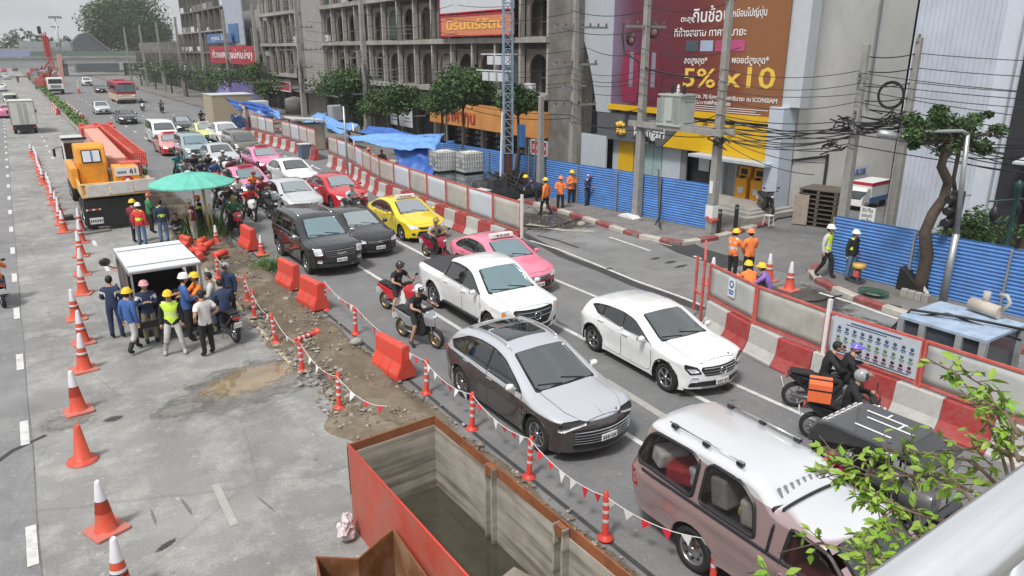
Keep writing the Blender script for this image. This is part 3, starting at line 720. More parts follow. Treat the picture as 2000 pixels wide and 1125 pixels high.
ASP_O=road_mat('asphalt_muddy',(.20,.20,.20),(.27,.27,.27),(.17,.168,.16),wet=.6,crack=.12)
ASP_F=road_mat('asphalt_far',(.17,.17,.175),(.21,.21,.215),(.24,.24,.24),crack=.05)
PAVE=road_mat('pavement_concrete',(.17,.16,.15),(.24,.225,.21),(.12,.115,.105))
MUD=road_mat('dirt_brown',(.095,.072,.05),(.185,.145,.10),(.29,.25,.19),crack=0)
FARG=mt('far_ground',(.16,.16,.15),.9,var=.2,scale=.05)
sheet('ground',[(-1500,-60),(1500,-60),(1500,2600),(-1500,2600)],-.06,FARG)
sheet('road_left_lane',[(-14,-12),(-.78,-12),(-.78,420),(-14,420)],-.004,ASP_L)
sheet('road_concrete',[(-.78,-12),(4.9,-12),(4.9,75),(5.0,420),(-.78,420)],.0,CONC)
sheet('road_main',[(6.2,-12),(16.4,-12),(16.4,60),(20.6,60),(21.2,420),(5.4,420),(5.4,75),(6.2,40)],.0,ASP_R)
sheet('road_far',[(5.4,38),(16.4,38),(21,60),(21.2,419),(5.4,419)],.004,ASP_F)
sheet('road_outer_lane',[(16.4,-12),(60,-12),(60,20.6),(27,20.6),(24,40),(20.6,60),(16.4,60)],-.004,ASP_O)
sheet('side_street',[(21.3,14.6),(30,15.6),(70,14.0),(70,21.5),(29,20.8),(26.8,19.9),(22.6,19.3),(21.0,19.0)],.002,road_mat('side_street_asphalt',(.15,.15,.15),(.19,.19,.19),(.23,.23,.225),crack=.1))
# dirt strip with real relief
random.seed(3)
def strip_mesh():
    mb=MB();nx,ny=26,330;y0,y1=-8,43
    def h(x,y):
        return .06*math.sin(x*3.1+y*.9)*math.sin(y*1.7)+.05*math.sin(x*7+y*4.3)*math.sin(y*5.1-x*2)+random.uniform(-.022,.022)
    for j in range(ny+1):
        y=y0+(y1-y0)*j/ny
        xl=4.75+.22*math.sin(y*1.3)+.12*math.sin(y*3.7)+(-.35*sstep(15,12.5,y)-.0);xr=6.5+.06*math.sin(y*2.1)
        for i in range(nx+1):
            t=i/nx;x=xl+(xr-xl)*t;e=min(1,min(t,1-t)*6)
            mb.v.append((x,y,.012-.02*(1-e)+e*(.07+max(-.05,h(x,y)))))
    for j in range(ny):
        for i in range(nx):
            a=j*(nx+1)+i;mb.f.append((a,a+1,a+nx+2,a+nx+1));mb.m.append(0);mb.sm.append(True)
    o=mb.build('dirt_strip',MUD);setp(o,kind='structure');return o
strip_mesh()
sheet('median_floor',[(4.7,42.5),(6.3,42.5),(6.3,75),(5.5,75),(5.0,75)],-.002,MUD)
RUBM=mt('rubble_pale',(.36,.335,.29),.9,var=.3,scale=6);RUBD=mt('rubble_brown',(.20,.16,.12),.9,var=.3,scale=6)
def rubble(name,n,xr,yr,s0,s1,mat,seed,fz=lambda x,y:.06):
    r=random.Random(seed);mb=MB()
    for _ in range(n):
        x=r.uniform(*xr);y=r.uniform(*yr);s=r.uniform(s0,s1)*(r.random()**1.5+.35)
        c=Vector((x,y,fz(x,y)+s*.2));vs=[]
        for k in range(6):
            d=[(1,0,0),(-1,0,0),(0,1,0),(0,-1,0),(0,0,1),(0,0,-1)][k]
            vs.append(c+Vector(d)*s*r.uniform(.5,1.1)*(.6 if k>3 else 1)+Vector((r.uniform(-.3,.3),r.uniform(-.3,.3),0))*s)
        mb.add(vs,[(0,2,4),(2,1,4),(1,3,4),(3,0,4),(2,0,5),(1,2,5),(3,1,5),(0,3,5)])
    o=mb.build(name,mat);return setp(o,kind='stuff')
setp(rubble('gravel',1700,(4.5,6.6),(3,40),.02,.06,RUBM,1),'loose pale stones scattered over the dirt strip','gravel')
setp(rubble('soil_clods',3200,(4.6,6.5),(3,42),.02,.08,RUBD,2),'brown clods of soil on the dirt strip','soil')
setp(rubble('broken_concrete',420,(4.4,5.5),(12.3,21),.03,.1,mt('rubble_grey',(.29,.27,.235),.9,var=.35,scale=5),3),'broken concrete bits along the edge of the dirt strip','rubble')
setp(rubble('road_grit',900,(-.5,4.6),(4,30),.008,.022,RUBM,4,lambda x,y:.002),'fine grit lying on the closed concrete lane','grit')
setp(rubble('dug_spoil',700,(16.8,20.6),(24.5,33),.02,.09,RUBD,5,lambda x,y:.01),'dark spoil around the drilling spot','soil')
for i,(px,py,s)in enumerate([(697,675,.16),(1135,440,.2),(585,545,.1),(560,590,.09)]):
    g=G(px,py);mb=MB();r=random.Random(i)
    mb.sph((0,0,.05),s,(1.2,.9,.6),8);mb.v=[(x*r.uniform(.8,1.15),y*r.uniform(.8,1.15),z*r.uniform(.8,1.2))for x,y,z in mb.v]
    o=mb.build('stone',RUBM,None,(g.x,g.y,.06 if i!=1 else 0));setp(o,['pale lump of concrete on the dirt by the fallen post','broken pale slab by the wet kerb','small pale lump left of the tipped post','small stone near the bollard row'][i],'stone')
# paint
PNT=mt('road_paint',(.62,.62,.60),.7,var=.15,scale=8,dirt=(.3,.3,.29),dscale=5,damt=.5)
PNTO=mt('road_paint_worn',(.42,.41,.38),.8,var=.2,scale=8,dirt=(.3,.295,.28),dscale=3,damt=1.3)
PNTY=mt('kerb_paint_yellow',(.55,.47,.3),.8,var=.2,scale=8,dirt=(.35,.32,.26),dscale=3,damt=.8)
def mark(pts,w,mat=PNT,z=.008,name='lane_line',label=None):
    mb=MB();P=[Vector((p[0],p[1],0))for p in pts];n=len(P);vs=[]
    for i,p in enumerate(P):
        d=(P[min(i+1,n-1)]-P[max(i-1,0)]).normalized();s=Vector((-d.y,d.x,0))*w/2
        vs+=[(p.x-s.x,p.y-s.y,z),(p.x+s.x,p.y+s.y,z)]
    mb.add(vs,[(2*i,2*i+2,2*i+3,2*i+1)for i in range(n-1)])
    o=mb.build(name,mat);return setp(o,kind='structure')
d0=0
for k in range(46):
    y=11.55+4.22*k;mark([(-.885,y),(-.885,y+1.15)],.15,name='lane_dash')
for k in range(20):
    y=28.1+4.15*k
    if not 33.4<y<58:mark([(1.84,y),(1.84,y+1.1)],.13,name='lane_dash')
mark([(1.86,10.9),(1.87,12.3)],.13,PNTO,name='lane_dash');mark([(1.86,6.5),(1.88,7.9)],.13,PNTO,name='lane_dash')
mark([(9.12,-6),(9.12,9),(9.25,16.6),(9.32,24),(9.3,33)],.13)
mark([(11.45,-6),(11.5,6.9),(11.57,9.9),(11.64,14),(12.0,26.4),(12.1,34)],.14)
mark([(12.76,-4),(12.78,8),(12.74,11)],.12);mark([(14.16,16),(14.16,23)],.12)
mark([(10.24,9.2),(10.42,11.8)],.2,PNTO)
mark([tuple(G(x,y)[:2])for x,y in((1035,470),(1090,487),(1160,515),(1240,548),(1330,580),(1375,598))],.11,PNT)
mark([tuple(G(x,y)[:2])for x,y in((1190,463),(1270,490))],.12,PNT);mark([tuple(G(x,y)[:2])for x,y in((1205,452),(1312,481))],.1,PNTO)
mark([tuple(G(x,y)[:2])for x,y in((1600,572),(1660,590),(1720,612),(1830,648),(1990,705))],.13,PNT)
mark([tuple(G(x,y)[:2])for x,y in((1355,500),(1370,506))],.12,PNT);mark([(15.5,5),(15.7,11.5)],.1,PNTO)
mark([(4.62,16.8),(4.66,22.5),(4.7,27)],.1,PNTY,z=.02)
for X in(9.3,12.6,15.9):
    for k in range(30):
        y=40+6.2*k;mark([(X,y),(X,y+1.5)],.14,name='lane_dash',z=.012)
TAR=mt('tar_patch',(.05,.05,.052),.7,var=.3,scale=5)
mark([tuple(G(x,y)[:2])for x,y in((1010,452),(1060,478),(1100,500),(1180,530),(1240,556),(1300,577),(1372,605))],.38,TAR,.006,'tar_strip')
mark([tuple(G(x,y)[:2])for x,y in((1050,460),(1090,470),(1130,484))],.12,TAR,.006,'tar_strip')
mark([(16.2,-6),(16.3,8),(16.7,13.5)],.5,TAR,.006,'tar_strip')
mark([tuple(G(x,y)[:2])for x,y in((1310,470),(1350,490),(1400,505),(1440,520))],1.3,TAR,.005,'tar_strip')
mark([tuple(G(x,y)[:2])for x,y in((1030,438),(1100,450),(1160,452))],.35,RUBM,.01,'spilt_grout')
mark([(6.62,-6),(6.62,12),(6.66,33)],.09,TAR,.007,'tar_strip')
mark([tuple(G(x,y)[:2])for x,y in((-10,905),(25,880),(90,850))],.1,TAR,.006,'tar_strip')
# stains and patches in the closed lane
def soft(m,edge=.5):
    # frayed edges: the sheet thins out towards its rim following a noise
    n=m.node_tree;L=n.links;p=n.nodes['Principled BSDF'];t=n.nodes.new('ShaderNodeTexCoord');v=n.nodes.new('ShaderNodeVectorMath');v.operation='LENGTH';L.new(t.outputs['Object'],v.inputs[0])
    q=n.nodes.new('ShaderNodeTexNoise');q.inputs['Scale'].default_value=3.2;q.inputs['Detail'].default_value=9;q.inputs['Roughness'].default_value=.72;L.new(t.outputs['Object'],q.inputs['Vector'])
    a=n.nodes.new('ShaderNodeMath');a.operation='MULTIPLY_ADD';a.inputs[1].default_value=2.4;L.new(q.outputs[0],a.inputs[0]);L.new(v.outputs['Value'],a.inputs[2])
    r=n.nodes.new('ShaderNodeMapRange');r.inputs[1].default_value=1.98-edge*.35;r.inputs[2].default_value=2.06+edge*.3;r.inputs[3].default_value=1;r.inputs[4].default_value=0;L.new(a.outputs[0],r.inputs[0]);L.new(r.outputs[0],p.inputs['Alpha']);return m
def blob(name,c,rx,ry,mat,z,seed,rough=.25,a0=0,kind='structure',label=None,cat=None):
    mb=MB();n=28;mb.add([(1.15*math.cos(2*math.pi*k/n),1.15*math.sin(2*math.pi*k/n),0)for k in range(n)],[tuple(range(n))]);key=mat.name
    o=mb.build(name,mat,None,(c[0],c[1],z));o.scale=(rx,ry,1);o.rotation_euler.z=a0+.01;o['kind']='structure';o.location.x+=0;return o
WATER=soft(mt('muddy_water',(.25,.185,.11),.05,var=.35,scale=1.2,coat=.5),.15)
WETC=soft(mt('wet_concrete',(.2,.19,.175),.3,var=.35,scale=2.2),.6);TARS=soft(mt('oil_dark',(.05,.05,.05),.5,var=.3,scale=4),.5);WETM=soft(mt('wet_mud',(.07,.065,.055),.25,var=.4,scale=2),.8)
g=G(470,745)
blob('wet_patch',(g.x+.3,g.y-.15),2.1,1.15,WETC,.004,4,.4,.25)
blob('puddle_water',(g.x+.25,g.y),1.35,.75,WATER,.008,8,.35,.3,'structure',None,None)
blob('wet_patch',tuple(G(350,800)[:2]),.6,.35,WETC,.005,9,.4)
blob('wet_patch',tuple(G(222,818)[:2]),.2,.13,TARS,.005,11,.3);blob('tar_patch',tuple(G(325,1065)[:2]),.2,.07,TARS,.005,12,.3,.5)
blob('wet_patch',tuple(G(130,825)[:2]),.5,.35,WETC,.005,15,.5)
for i,(px,py,rx,ry)in enumerate([(1280,505,.25,.1),(1310,512,.3,.12),(1190,525,.15,.1),(1330,520,.35,.1),(1420,758,.2,.12),(1165,745,.3,.1)]):
    blob('oil_stain',tuple(G(px,py)[:2]),rx,ry,TARS,.0095,20+i,.5)
blob('wet_patch',tuple(G(1080,430)[:2]),2.6,2.0,WETM,.006,31,.4)
blob('wet_patch',tuple(G(1560,585)[:2]),1.6,1.5,WETM,.006,32,.4)
blob('wet_patch',tuple(G(1740,660)[:2]),1.0,2.2,WETM,.006,33,.4)
for i,(px,py,rx,ry,an)in enumerate([(365,990,.03,.3,.1),(300,1010,.025,.25,.0),(520,985,.02,.3,.2)]):blob('scuff_mark',tuple(G(px,py)[:2]),rx,ry,soft(mt('scuff_grey',(.17,.17,.17),.8,var=.3,scale=2),1.2)if i==0 else MATS['scuff_grey'],.0025,i,.3,an)
JNT=mt('joint_grey',(.15,.15,.148),.8,var=.4,scale=2)
for y in(8.6,20.3,33):mark([(-.75+.55*k,y+.05*math.sin(k*1.7+y))for k in range(10)],.014,JNT,.0022,'slab_joint')
mark([(-.78+.012*math.sin(k),-5+k)for k in range(95)],.022,JNT,.0024,'slab_joint')
# pavements with raised kerbs
def pavement(name,poly,z=.14):
    mb=MB();mb.prism([(p[0],p[1])for p in poly],-.05,z,'z');o=mb.build(name,PAVE);return setp(o,kind='structure')
kA=[(21.4,420),(21.2,75),(21.0,45),(20.5,31),(20.75,28.6),(20.6,24.5),(20.4,21.6),(20.9,19.6),(22.8,19.45),(26.8,20.05)]
kB=[(25.8,15.5),(23.3,15.1),(22.05,14.75),(21.25,14.0),(20.87,13.2),(20.45,11.9),(20.33,10.7),(20.22,9.2),(20.2,-8)]
pavement('pavement_far',kA+[(29.2,20.9),(29.2,420)]);pavement('pavement_near',kB+[(60,-8),(60,15.2),(30,15.6)])
KR=mt('kerb_red',(.26,.05,.05),.8,var=.3,scale=6,dirt=(.2,.17,.15),dscale=4,damt=.6);KW=mt('kerb_white',(.52,.49,.44),.8,var=.2,scale=6,dirt=(.22,.2,.17),dscale=4,damt=.7)
def kerb(path,ln,lo,hi,parentname,skip=0):
    root=bpy.data.objects.new(parentname,None);COL.objects.link(root);root['kind']='structure';meshes=[]
    P=[Vector((a,b,0))for a,b in path];cum=[0]
    for a,b in zip(P,P[1:]):cum.append(cum[-1]+(b-a).length)
    def at(d):
        for i in range(len(P)-1):
            if cum[i+1]>=d:return P[i].lerp(P[i+1],(d-cum[i])/(cum[i+1]-cum[i]))
        return P[-1]
    for c in(KR,KW):
        mb=MB();mb.prism([(-.03,-.04),(-.03,.13),(.02,.165),(.24,.165),(.24,-.04)],-.5*ln+.006,.5*ln-.006,'y');mb.v=[(x,y,z)for x,y,z in mb.v];meshes.append(mb.mesh('kerb_stone',c))
    k=0;d=lo
    while d+ln<min(hi,cum[-1]):
        a=at(d);b=at(d+ln);m=(a+b)/2;dr=(b-a);an=math.atan2(-dr.x,dr.y)
        inst('kerb_stone',meshes[k%2],root,(m.x,m.y,0),(0,0,an));k+=1;d+=ln
    return root
kerb(kA[::-1],.98,0,60,'kerb_far');kerb(kB,.98,3.2,24,'kerb_near')
# flipped so that the raised back lies on the pavement side
for nm in('kerb_far','kerb_near'):
    for c in bpy.data.objects[nm].children:
        if nm=='kerb_far':c.rotation_euler.z+=math.pi
def fix_kerb():
    for nm,pv in(('kerb_far',Vector((25,25,0))),('kerb_near',Vector((25,10,0)))):
        for c in bpy.data.objects[nm].children:
            ax=Vector((math.cos(c.rotation_euler.z),math.sin(c.rotation_euler.z),0))
            q=pv.copy();q.y=c.location.y if nm=='kerb_far' and c.location.y>20 else pv.y
            if ax.dot(q-c.location)<0:c.rotation_euler.z+=math.pi
fix_kerb()
# planted median running away
GRS=mt('median_grass',(.09,.15,.04),.9,var=.4,scale=4);KST=mt('median_kerb',(.30,.29,.27),.85,var=.25,scale=3)
mb=MB();mb.prism([(4.75,44.5),(6.1,44.5),(5.9,75),(5.75,230),(4.9,230),(4.75,75)],-.02,.35,'z');o=mb.build('median_planter',KST);setp(o,kind='structure')
sheet('median_soil',[(4.95,45),(5.95,45),(5.75,75),(5.65,229),(5.0,229),(4.95,75)],.356,GRS)
# ================================================================ buildings
CON=mt('concrete_old',(.20,.19,.172),.85,var=.3,scale=.8,bump=.2,bscale=9,dirt=(.085,.078,.07),dscale=.7,damt=.9)
CONL=mt('concrete_pale',(.37,.355,.33),.8,var=.18,scale=1.1,dirt=(.17,.155,.14),dscale=.8,damt=.85)
FIN=mt('fin_plaster',(.43,.415,.39),.75,var=.2,scale=1.3,dirt=(.20,.185,.17),dscale=1.3,damt=.9)
PNK=mt('plaster_mauve',(.19,.155,.14),.8,var=.15,scale=1.2,dirt=(.12,.105,.1),dscale=1.0,damt=.5)
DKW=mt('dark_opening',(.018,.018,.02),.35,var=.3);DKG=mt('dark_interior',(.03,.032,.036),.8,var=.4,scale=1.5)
GLB=mt('building_glass',(.02,.026,.03),.08,0,0,coat=.5)
SHT=mt('shutter_dark',(.055,.065,.07),.6,var=.25,scale=1.2);SHG2=mt('shutter_green',(.03,.06,.055),.6,var=.25)
AWN=mt('awning_grey',(.16,.155,.145),.7,var=.3,scale=2);ORS=mt('sign_orange',(.52,.24,.07),.5,var=.12,scale=.8,dirt=(.42,.15,.05),dscale=.6,damt=.6)
ORB=mt('sign_salmon',(.60,.21,.11),.5,var=.06);YEL=mt('letter_yellow',(.80,.52,.08),.5,var=.05);REDS=mt('sign_red',(.42,.025,.04),.5,var=.1);WHL=mt('letter_white',(.75,.75,.74),.5,var=.02)
BLUS=mt('sign_blue',(.07,.16,.33),.5,var=.15);SGW=mt('sign_white',(.55,.57,.60),.5,var=.08);RDL=mt('letter_red',(.38,.05,.03),.5,var=.05)
FZ=(R_(90),0,R_(-90)) # lettering on a wall that faces the road (-X)
def building(name,label,cat='building'):return thing(name,label,cat)
def arch_poly(w,h,aw,ah):
    # wall panel w x h with an arched opening aw wide, ah high starting at the floor
    pts=[(-w/2,0),(-w/2,h),(w/2,h),(w/2,0),(aw/2,0)];r=aw/2;zc=ah-r
    for k in range(11):
        a=math.pi*k/10;pts.append((r*math.cos(a),zc+r*math.sin(a)))
    pts.append((-aw/2,0));return pts
def arcade(label,y0,nb,bay,x,floors,z0,fh,ground=True):
    root=building('arcaded_building',label);y1=y0+nb*bay
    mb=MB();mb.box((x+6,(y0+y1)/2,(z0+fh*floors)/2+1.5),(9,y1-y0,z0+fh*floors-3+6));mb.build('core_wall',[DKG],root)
    pm=MB();pm.prism(arch_poly(bay-.3,fh-.75,bay*.66,fh-1.05),x+.28,x+.42,'x');pm_=pm.mesh('arched_panel',[PNK])
    fm=MB();fm.box((0,0,(fh-.36)/2),(.36,.2,fh-.36));fm_=fm.mesh('fin',[FIN])
    wm=MB();wm.box((0,0,(fh-1.2)/2),(.06,bay*.56,fh-1.2));wm.box((-.04,0,(fh-1.2)/2),(.05,.07,fh-1.2),m=1);wm.box((-.04,0,.95),(.05,bay*.56,.07),m=1);wm_=wm.mesh('window',[GLB,GRY])
    rm=MB();rm.box((0,0,.42),(.12,bay-.3,.84));rm_=rm.mesh('parapet_panel',[CONL])
    wall=MB();wall.box((x+1.3,(y0+y1)/2,z0+fh*floors/2),(.1,y1-y0,fh*floors));wall.build('recess_wall',[PNK],root)
    for f in range(floors+1):
        z=z0+f*fh;sl_=MB();sl_.box((x+.55,(y0+y1)/2,z),(1.9,y1-y0+.3,.36));sl_.build('floor_slab',[CONL],root)
        if f==floors:break
        for b in range(nb+1):
            yy=y0+b*bay;inst('fin',fm_,root,(x+.02,yy,z+.18))
            if b<nb:
                inst('arched_panel',pm_,root,(0,yy+bay/2,z+.18));inst('window',wm_,root,(x+1.22,yy+bay/2,z+.18))
    rq=random.Random(nb)
    for f in range(floors):
        for b in range(nb):
            yy=y0+(b+.5)*bay;z=z0+f*fh+.18
            if rq.random()<.3:q=MB();q.box((x-.15,yy+rq.uniform(-.8,.8),z+rq.choice((.35,2.3))),(.35,.8,.6));ac=q.build('air_conditioner',[SGW],root,bevel=.02);q2=MB();v0=q.v[0];q2.lathe([(.001,-.01),(.2,-.01),(.2,0)],12,(x-.33,sum(v[1]for v in q.v)/8+.12,sum(v[2]for v in q.v)/8),axis='x');q2.build('fan_grille',[GRY],root)
            if rq.random()<.2:q=MB();q.box((x+.36,yy,z+1.2),(.04,bay*.52,2.2));q.build('window_shutter',[rq.choice((SHT,SHG2,CON,AWN))],root)
            if rq.random()<.5:q=MB();[q.bar((x-.2,yy-bay*.42,z+h_),(x-.2,yy+bay*.42,z+h_),.03)for h_ in(.5,.8,1.1)];q.build('railing',[GRY],root)
            if rq.random()<.25:q=MB();q.tube([(x-.3,yy+bay*.4,z),(x-.3,yy+bay*.4,z+fh-.4)],.05,6);q.build('drain_pipe',[CONL],root)
    return root
R1=arcade('long grey building with rows of arches and white fins over the orange shop',38.9,13,3.09,28.6,3,4.42,3.52)
mb=MB();mb.box((32.2,37.1,7.5),(7.4,3.4,15));mb.build('end_pier',[CON],R1)
mb=MB();mb.prism([(28.55,0),(28.55,16),(27.9,16),(28.1,9),(28.4,4.5),(28.5,0)],35.35,35.6,'y');mb.build('buttress',[CON],R1)
mb=MB();mb.box((29.5,82.4,9),(1.9,5.8,18));mb.build('blank_wall',[mt('plaster_grey_plain',(.29,.28,.26),.8,var=.1,scale=.6,dirt=(.25,.245,.24),dscale=.5,damt=.5)],R1)
R2=arcade('further arcaded block beyond the plain grey wall',85.9,5,3.09,28.6,3,4.42,3.52)
# shop front level
sh=building('shop_row','row of shuttered ground floor shops under a grey awning ledge','shops')
for k in range(15):
    y=55+k*3.09;m=MB();m.box((29.2,y+1.5,1.55),(.1,2.75,2.9))
    for j in range(12):m.box((29.13,y+1.5,.25+j*.235),(.05,2.7,.05))
    m.build('shutter',[(SHT,SHG2,DKW)[k%3]],sh)
    m=MB();m.box((29.0,y-.1,1.9),(.45,.3,3.6));m.build('pier',[CON],sh)
    m=MB();m.box((28.0,y+1.5,3.05+.12*math.sin(k*2)),(1.9,3.0,.09),ry=-.1+.03*math.sin(k));m.build('awning',[AWN],sh)
    m=MB();m.box((28.95,y+1.5,3.55),(.12,2.9,.65));m.build('fascia',[(CONL,AWN,CON)[k%3]],sh)
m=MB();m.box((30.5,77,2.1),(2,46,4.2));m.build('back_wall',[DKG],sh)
m=MB();m.box((27.9,78,3.95),(2.2,9,.1));m.box((26.9,78,4.4),(.06,9,.05));m.box((26.9,78,4.7),(.06,9,.05));[m.box((26.9,73.6+1.1*i,4.4),(.05,.05,.8))for i in range(9)];m.build('balcony_rail',[CONL],sh)
os_=building('shop','shop with long orange fascia sign and open dark front','shop')
m=MB();m.prism([(27.6,1.9),(27.75,3.45),(28.9,3.5),(28.9,1.9)],38.7,53.5,'y');m.build('fascia_sign',[ORS],os_,bevel=.03)
text('ราคาทุน',1.35,os_,(27.58,48.6,2.62),(R_(90),0,R_(-90)),RDL,width=4.4)
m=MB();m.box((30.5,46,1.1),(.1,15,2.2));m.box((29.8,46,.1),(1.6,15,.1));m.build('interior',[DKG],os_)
for k in range(6):
    m=MB();m.box((29.0,38.9+k*2.9,.95),(.28,.28,1.95));m.build('column',[CONL],os_)
for k in range(5):
    m=MB()
    for j in range(4):m.box((29.8,40.3+k*2.9,.35+.42*j),(.4,2.2,.04));[m.box((29.7,39.5+k*2.9+q*.28,.47+.42*j),(.18,.2,.2),m=(q+j)%3)for q in range(6)]
    m.build('shelf',[GRY,SGW,BLUS],os_)
def sign(name,label,x,y0,y1,z0,z1,mat,thick=.18,txt=None,tm=WHL,edge=None,th=.6,tw=.8,hang=None,ty=0,tz=0):
    r=thing(name,label,'sign');m=MB();m.box((x+thick/2,(y0+y1)/2,(z0+z1)/2),(thick,y1-y0,z1-z0));m.build('panel',[mat],r,bevel=.02)
    if edge:
        m=MB();[m.bar((x-.01,a,b),(x-.01,c,d),.08,.08)for a,b,c,d in((y0,z0,y1,z0),(y0,z1,y1,z1),(y0,z0,y0,z1),(y1,z0,y1,z1))];m.build('frame',[edge],r)
    if txt:text(txt,(z1-z0)*th,r,(x-.02,(y0+y1)/2+ty,(z0+z1)/2+tz),FZ,tm,width=(y1-y0)*tw)
    m=MB();[m.bar((x+thick,y,(z0+z1)/2),(x+1.4,y,(z0+z1)/2),.08)for y in(y0+.4,y1-.4)];m.build('bracket',[GRY],r);return r
sign('shop_sign','salmon orange sign board with yellow Thai shop name on the arcaded building',27.95,42.1,51.8,8.28,9.68,ORB,txt='นิรันดร์รัตน์',tm=YEL,edge=REDS,th=.62,tw=.82)
sign('shop_sign','pale grey sign board above the salmon orange sign',27.95,42.1,51.9,9.85,12.4,SGW,edge=REDS)
sign('shop_sign','red hanging board with white Thai lettering between the far shop blocks',26.4,97,122.6,5.5,7.8,REDS,txt='ก้วงเฮง (แม่กิมลั้ง)',th=.55,tw=.85)
sign('shop_sign','blue board with white Thai lettering near the tall pale billboard',27,111,126,8.3,9.6,BLUS,txt='คุณ ใจ',th=.6,tw=.6)
sign('billboard','tall pale blue grey billboard behind the red hanging sign',27.6,106.5,116.4,7.9,14.5,mt('billboard_pale',(.36,.40,.46),.5,var=.12,scale=.4),th=.2)
sign('shop_sign','blue square sign low on the tall pale billboard',27.45,109,114,8.4,10.8,BLUS)
sign('shop_sign','small maroon sign box over the far shutters',26.2,84,92,2.9,3.9,REDS,edge=WHL)
sign('notice_board','white notice board with blue print on the pavement by the orange shop',25.9,53.2,57.2,1.5,3.2,SGW,.08)
for i,(dy,dz)in enumerate([(.8,.9),(3.0,.9)]):
    m=MB();m.lathe([(.001,-.01),(.3,-.01),(.3,.0)],12,axis='x');m.box((0,0,-.5),(.01,.9,.08));m.box((0,0,-.75),(.01,1.2,.06));o=m.build('print',[BLUS],[x for x in bpy.data.objects if x.get('label','').startswith('white notice')][0],(25.885,53.2+dy,1.8+dz))
sign('shop_sign','small red framed sign with white lettering by the concrete pole',25.4,34.6,36.2,1.45,2.25,REDS,.06,edge=SGW,txt='จำนำทอง',th=.4,tw=.8)
# ---- bank
GRYS=mt('bank_grey',(.105,.11,.12),.45,var=.1);YLB=mt('bank_yellow',(.70,.42,.01),.42,var=.08,scale=.8);PANL=mt('bank_panel',(.45,.50,.55),.4,var=.06);TEAL=mt('bank_frosted_glass',(.30,.42,.42),.25,var=.1,coat=.3)
bank=building('bank_branch','bank branch with dark grey and yellow fascia under the big maroon poster','bank')
X=29.0
m=MB();m.prism([(33.9,2.42),(33.95,3.88),(26.9,3.88),(28.6,2.42)],X-.5,X,'x');m.build('fascia_grey',[GRYS],bank,bevel=.01)
m=MB();m.prism([(28.55,2.42),(26.85,3.88),(21.7,3.88),(21.7,2.42)],X-.47,X,'x');m.build('fascia_yellow',[YLB],bank,bevel=.01)
m=MB()
for k in range(3):
    for s_ in(-1,1):m.tube([(X-.53,31.8+(k-1)*.24,3.12+s_*.04),(X-.53,31.8+(k-1)*.27+.03*s_,3.12+s_*(.38 if k==1 else .3))],[.09,.12],8)
m.build('emblem',[YEL],bank)
text('krungsri',.72,bank,(X-.52,29.55,3.05),FZ,WHL,width=2.35)
m=MB();m.box((X-.55,23.6,2.34),(1.5,4.6,.14));m.build('canopy_edge',[PANL],bank,bevel=.01)
def wallp(name,y0,y1,z0,z1,mat,x=X,t=.12):mm=MB();mm.box((x+t/2,(y0+y1)/2,(z0+z1)/2),(t,y1-y0,z1-z0));return mm.build(name,[mat],bank,bevel=.006)
wallp('side_panel',33.0,35.3,0,2.55,PANL,X-.55);wallp('wall',32.5,33.0,0,2.42,PANL)
wallp('door',31.2,32.45,.1,2.4,YLB,X-.05);wallp('door_frame',30.95,31.15,0,2.42,PANL);wallp('wall',32.45,32.5,0,2.4,PANL)
for k in range(3):wallp('frosted_window',29.0+k*.66,29.62+k*.66,.2,2.4,TEAL,X,.06)
wallp('wall',27.6,28.95,0,2.42,PANL);wallp('pier',27.2,27.55,0,2.42,GRY)
wallp('glass_door',25.0,27.15,.1,2.3,GLB,X+.35,.05);wallp('poster_board',25.9,26.6,1.35,2.0,SGW,X+.3,.03);wallp('display_stand',25.6,26.1,.1,1.4,YLB,X+.6,.5)
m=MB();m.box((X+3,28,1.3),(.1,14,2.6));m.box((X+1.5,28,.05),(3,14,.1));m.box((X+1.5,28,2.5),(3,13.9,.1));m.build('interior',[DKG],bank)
wallp('column',24.5,24.95,.1,2.3,PANL,X-.25,.4);wallp('roller_box',23.9,24.45,.1,2.3,GRY,X-.05)
wallp('recess_wall',21.8,24.0,.1,2.3,YLB,X+.55,.06);wallp('recess_return',23.85,23.92,.1,2.3,PANL,X-.05,.6)
m=MB()
for k in range(3):m.box((X-1.0-k*.42,23.3-k*.1,.24-.05*k),(2.4,4.4+k*.5,.14-.0))
STEP=mt('step_stone',(.36,.34,.31),.7,var=.15,scale=2)
for k,(dx,z)in enumerate(((1.0,.42),(1.45,.34),(1.9,.24))):
    s_=MB();s_.box((X+.4-dx/2-.8,23.2-k*.12,z/2+.06),(dx+1.6,4.3+k*.3,z));s_.build('step',[STEP],bank,bevel=.01)
m=MB();m.prism([(20.95,.1),(21.0,4.9),(21.75,4.9),(21.7,.1)],X-.75,X+.2,'x');m.build('corner_pillar',[mt('panel_white_blue',(.50,.55,.62),.4,var=.05)],bank,bevel=.01)
m=MB();m.prism([(20.5,4.9),(20.4,15),(22.3,15),(22.0,4.9)],X-.35,X+.3,'x');m.build('upper_pillar',[mt('panel_bluegrey',(.50,.53,.56),.5,var=.06)],bank)
m=MB();m.box((X+8.3,21.25,7.6),(15.6,.3,15.2));m.build('side_wall',[mt('render_warm_grey',(.74,.73,.69),.75,var=.06,scale=.4,dirt=(.56,.55,.52),dscale=.35,damt=.6)],bank)
m=MB();m.box((X+5.6,21.05,9.8),(.12,.12,10));m.build('downpipe',[GRY],bank)
m=MB();m.box((X+.4,28,10),(.5,12.5,12.2));m.build('upper_wall',[CON],bank)
m=MB()
pts=[(32.8,3.9),(32.8,15.5),(36.9,15.5),(36.3,10.4),(35.6,8.4),(34.95,7.0),(34.45,5.6),(34.15,4.5),(34.05,3.9)]
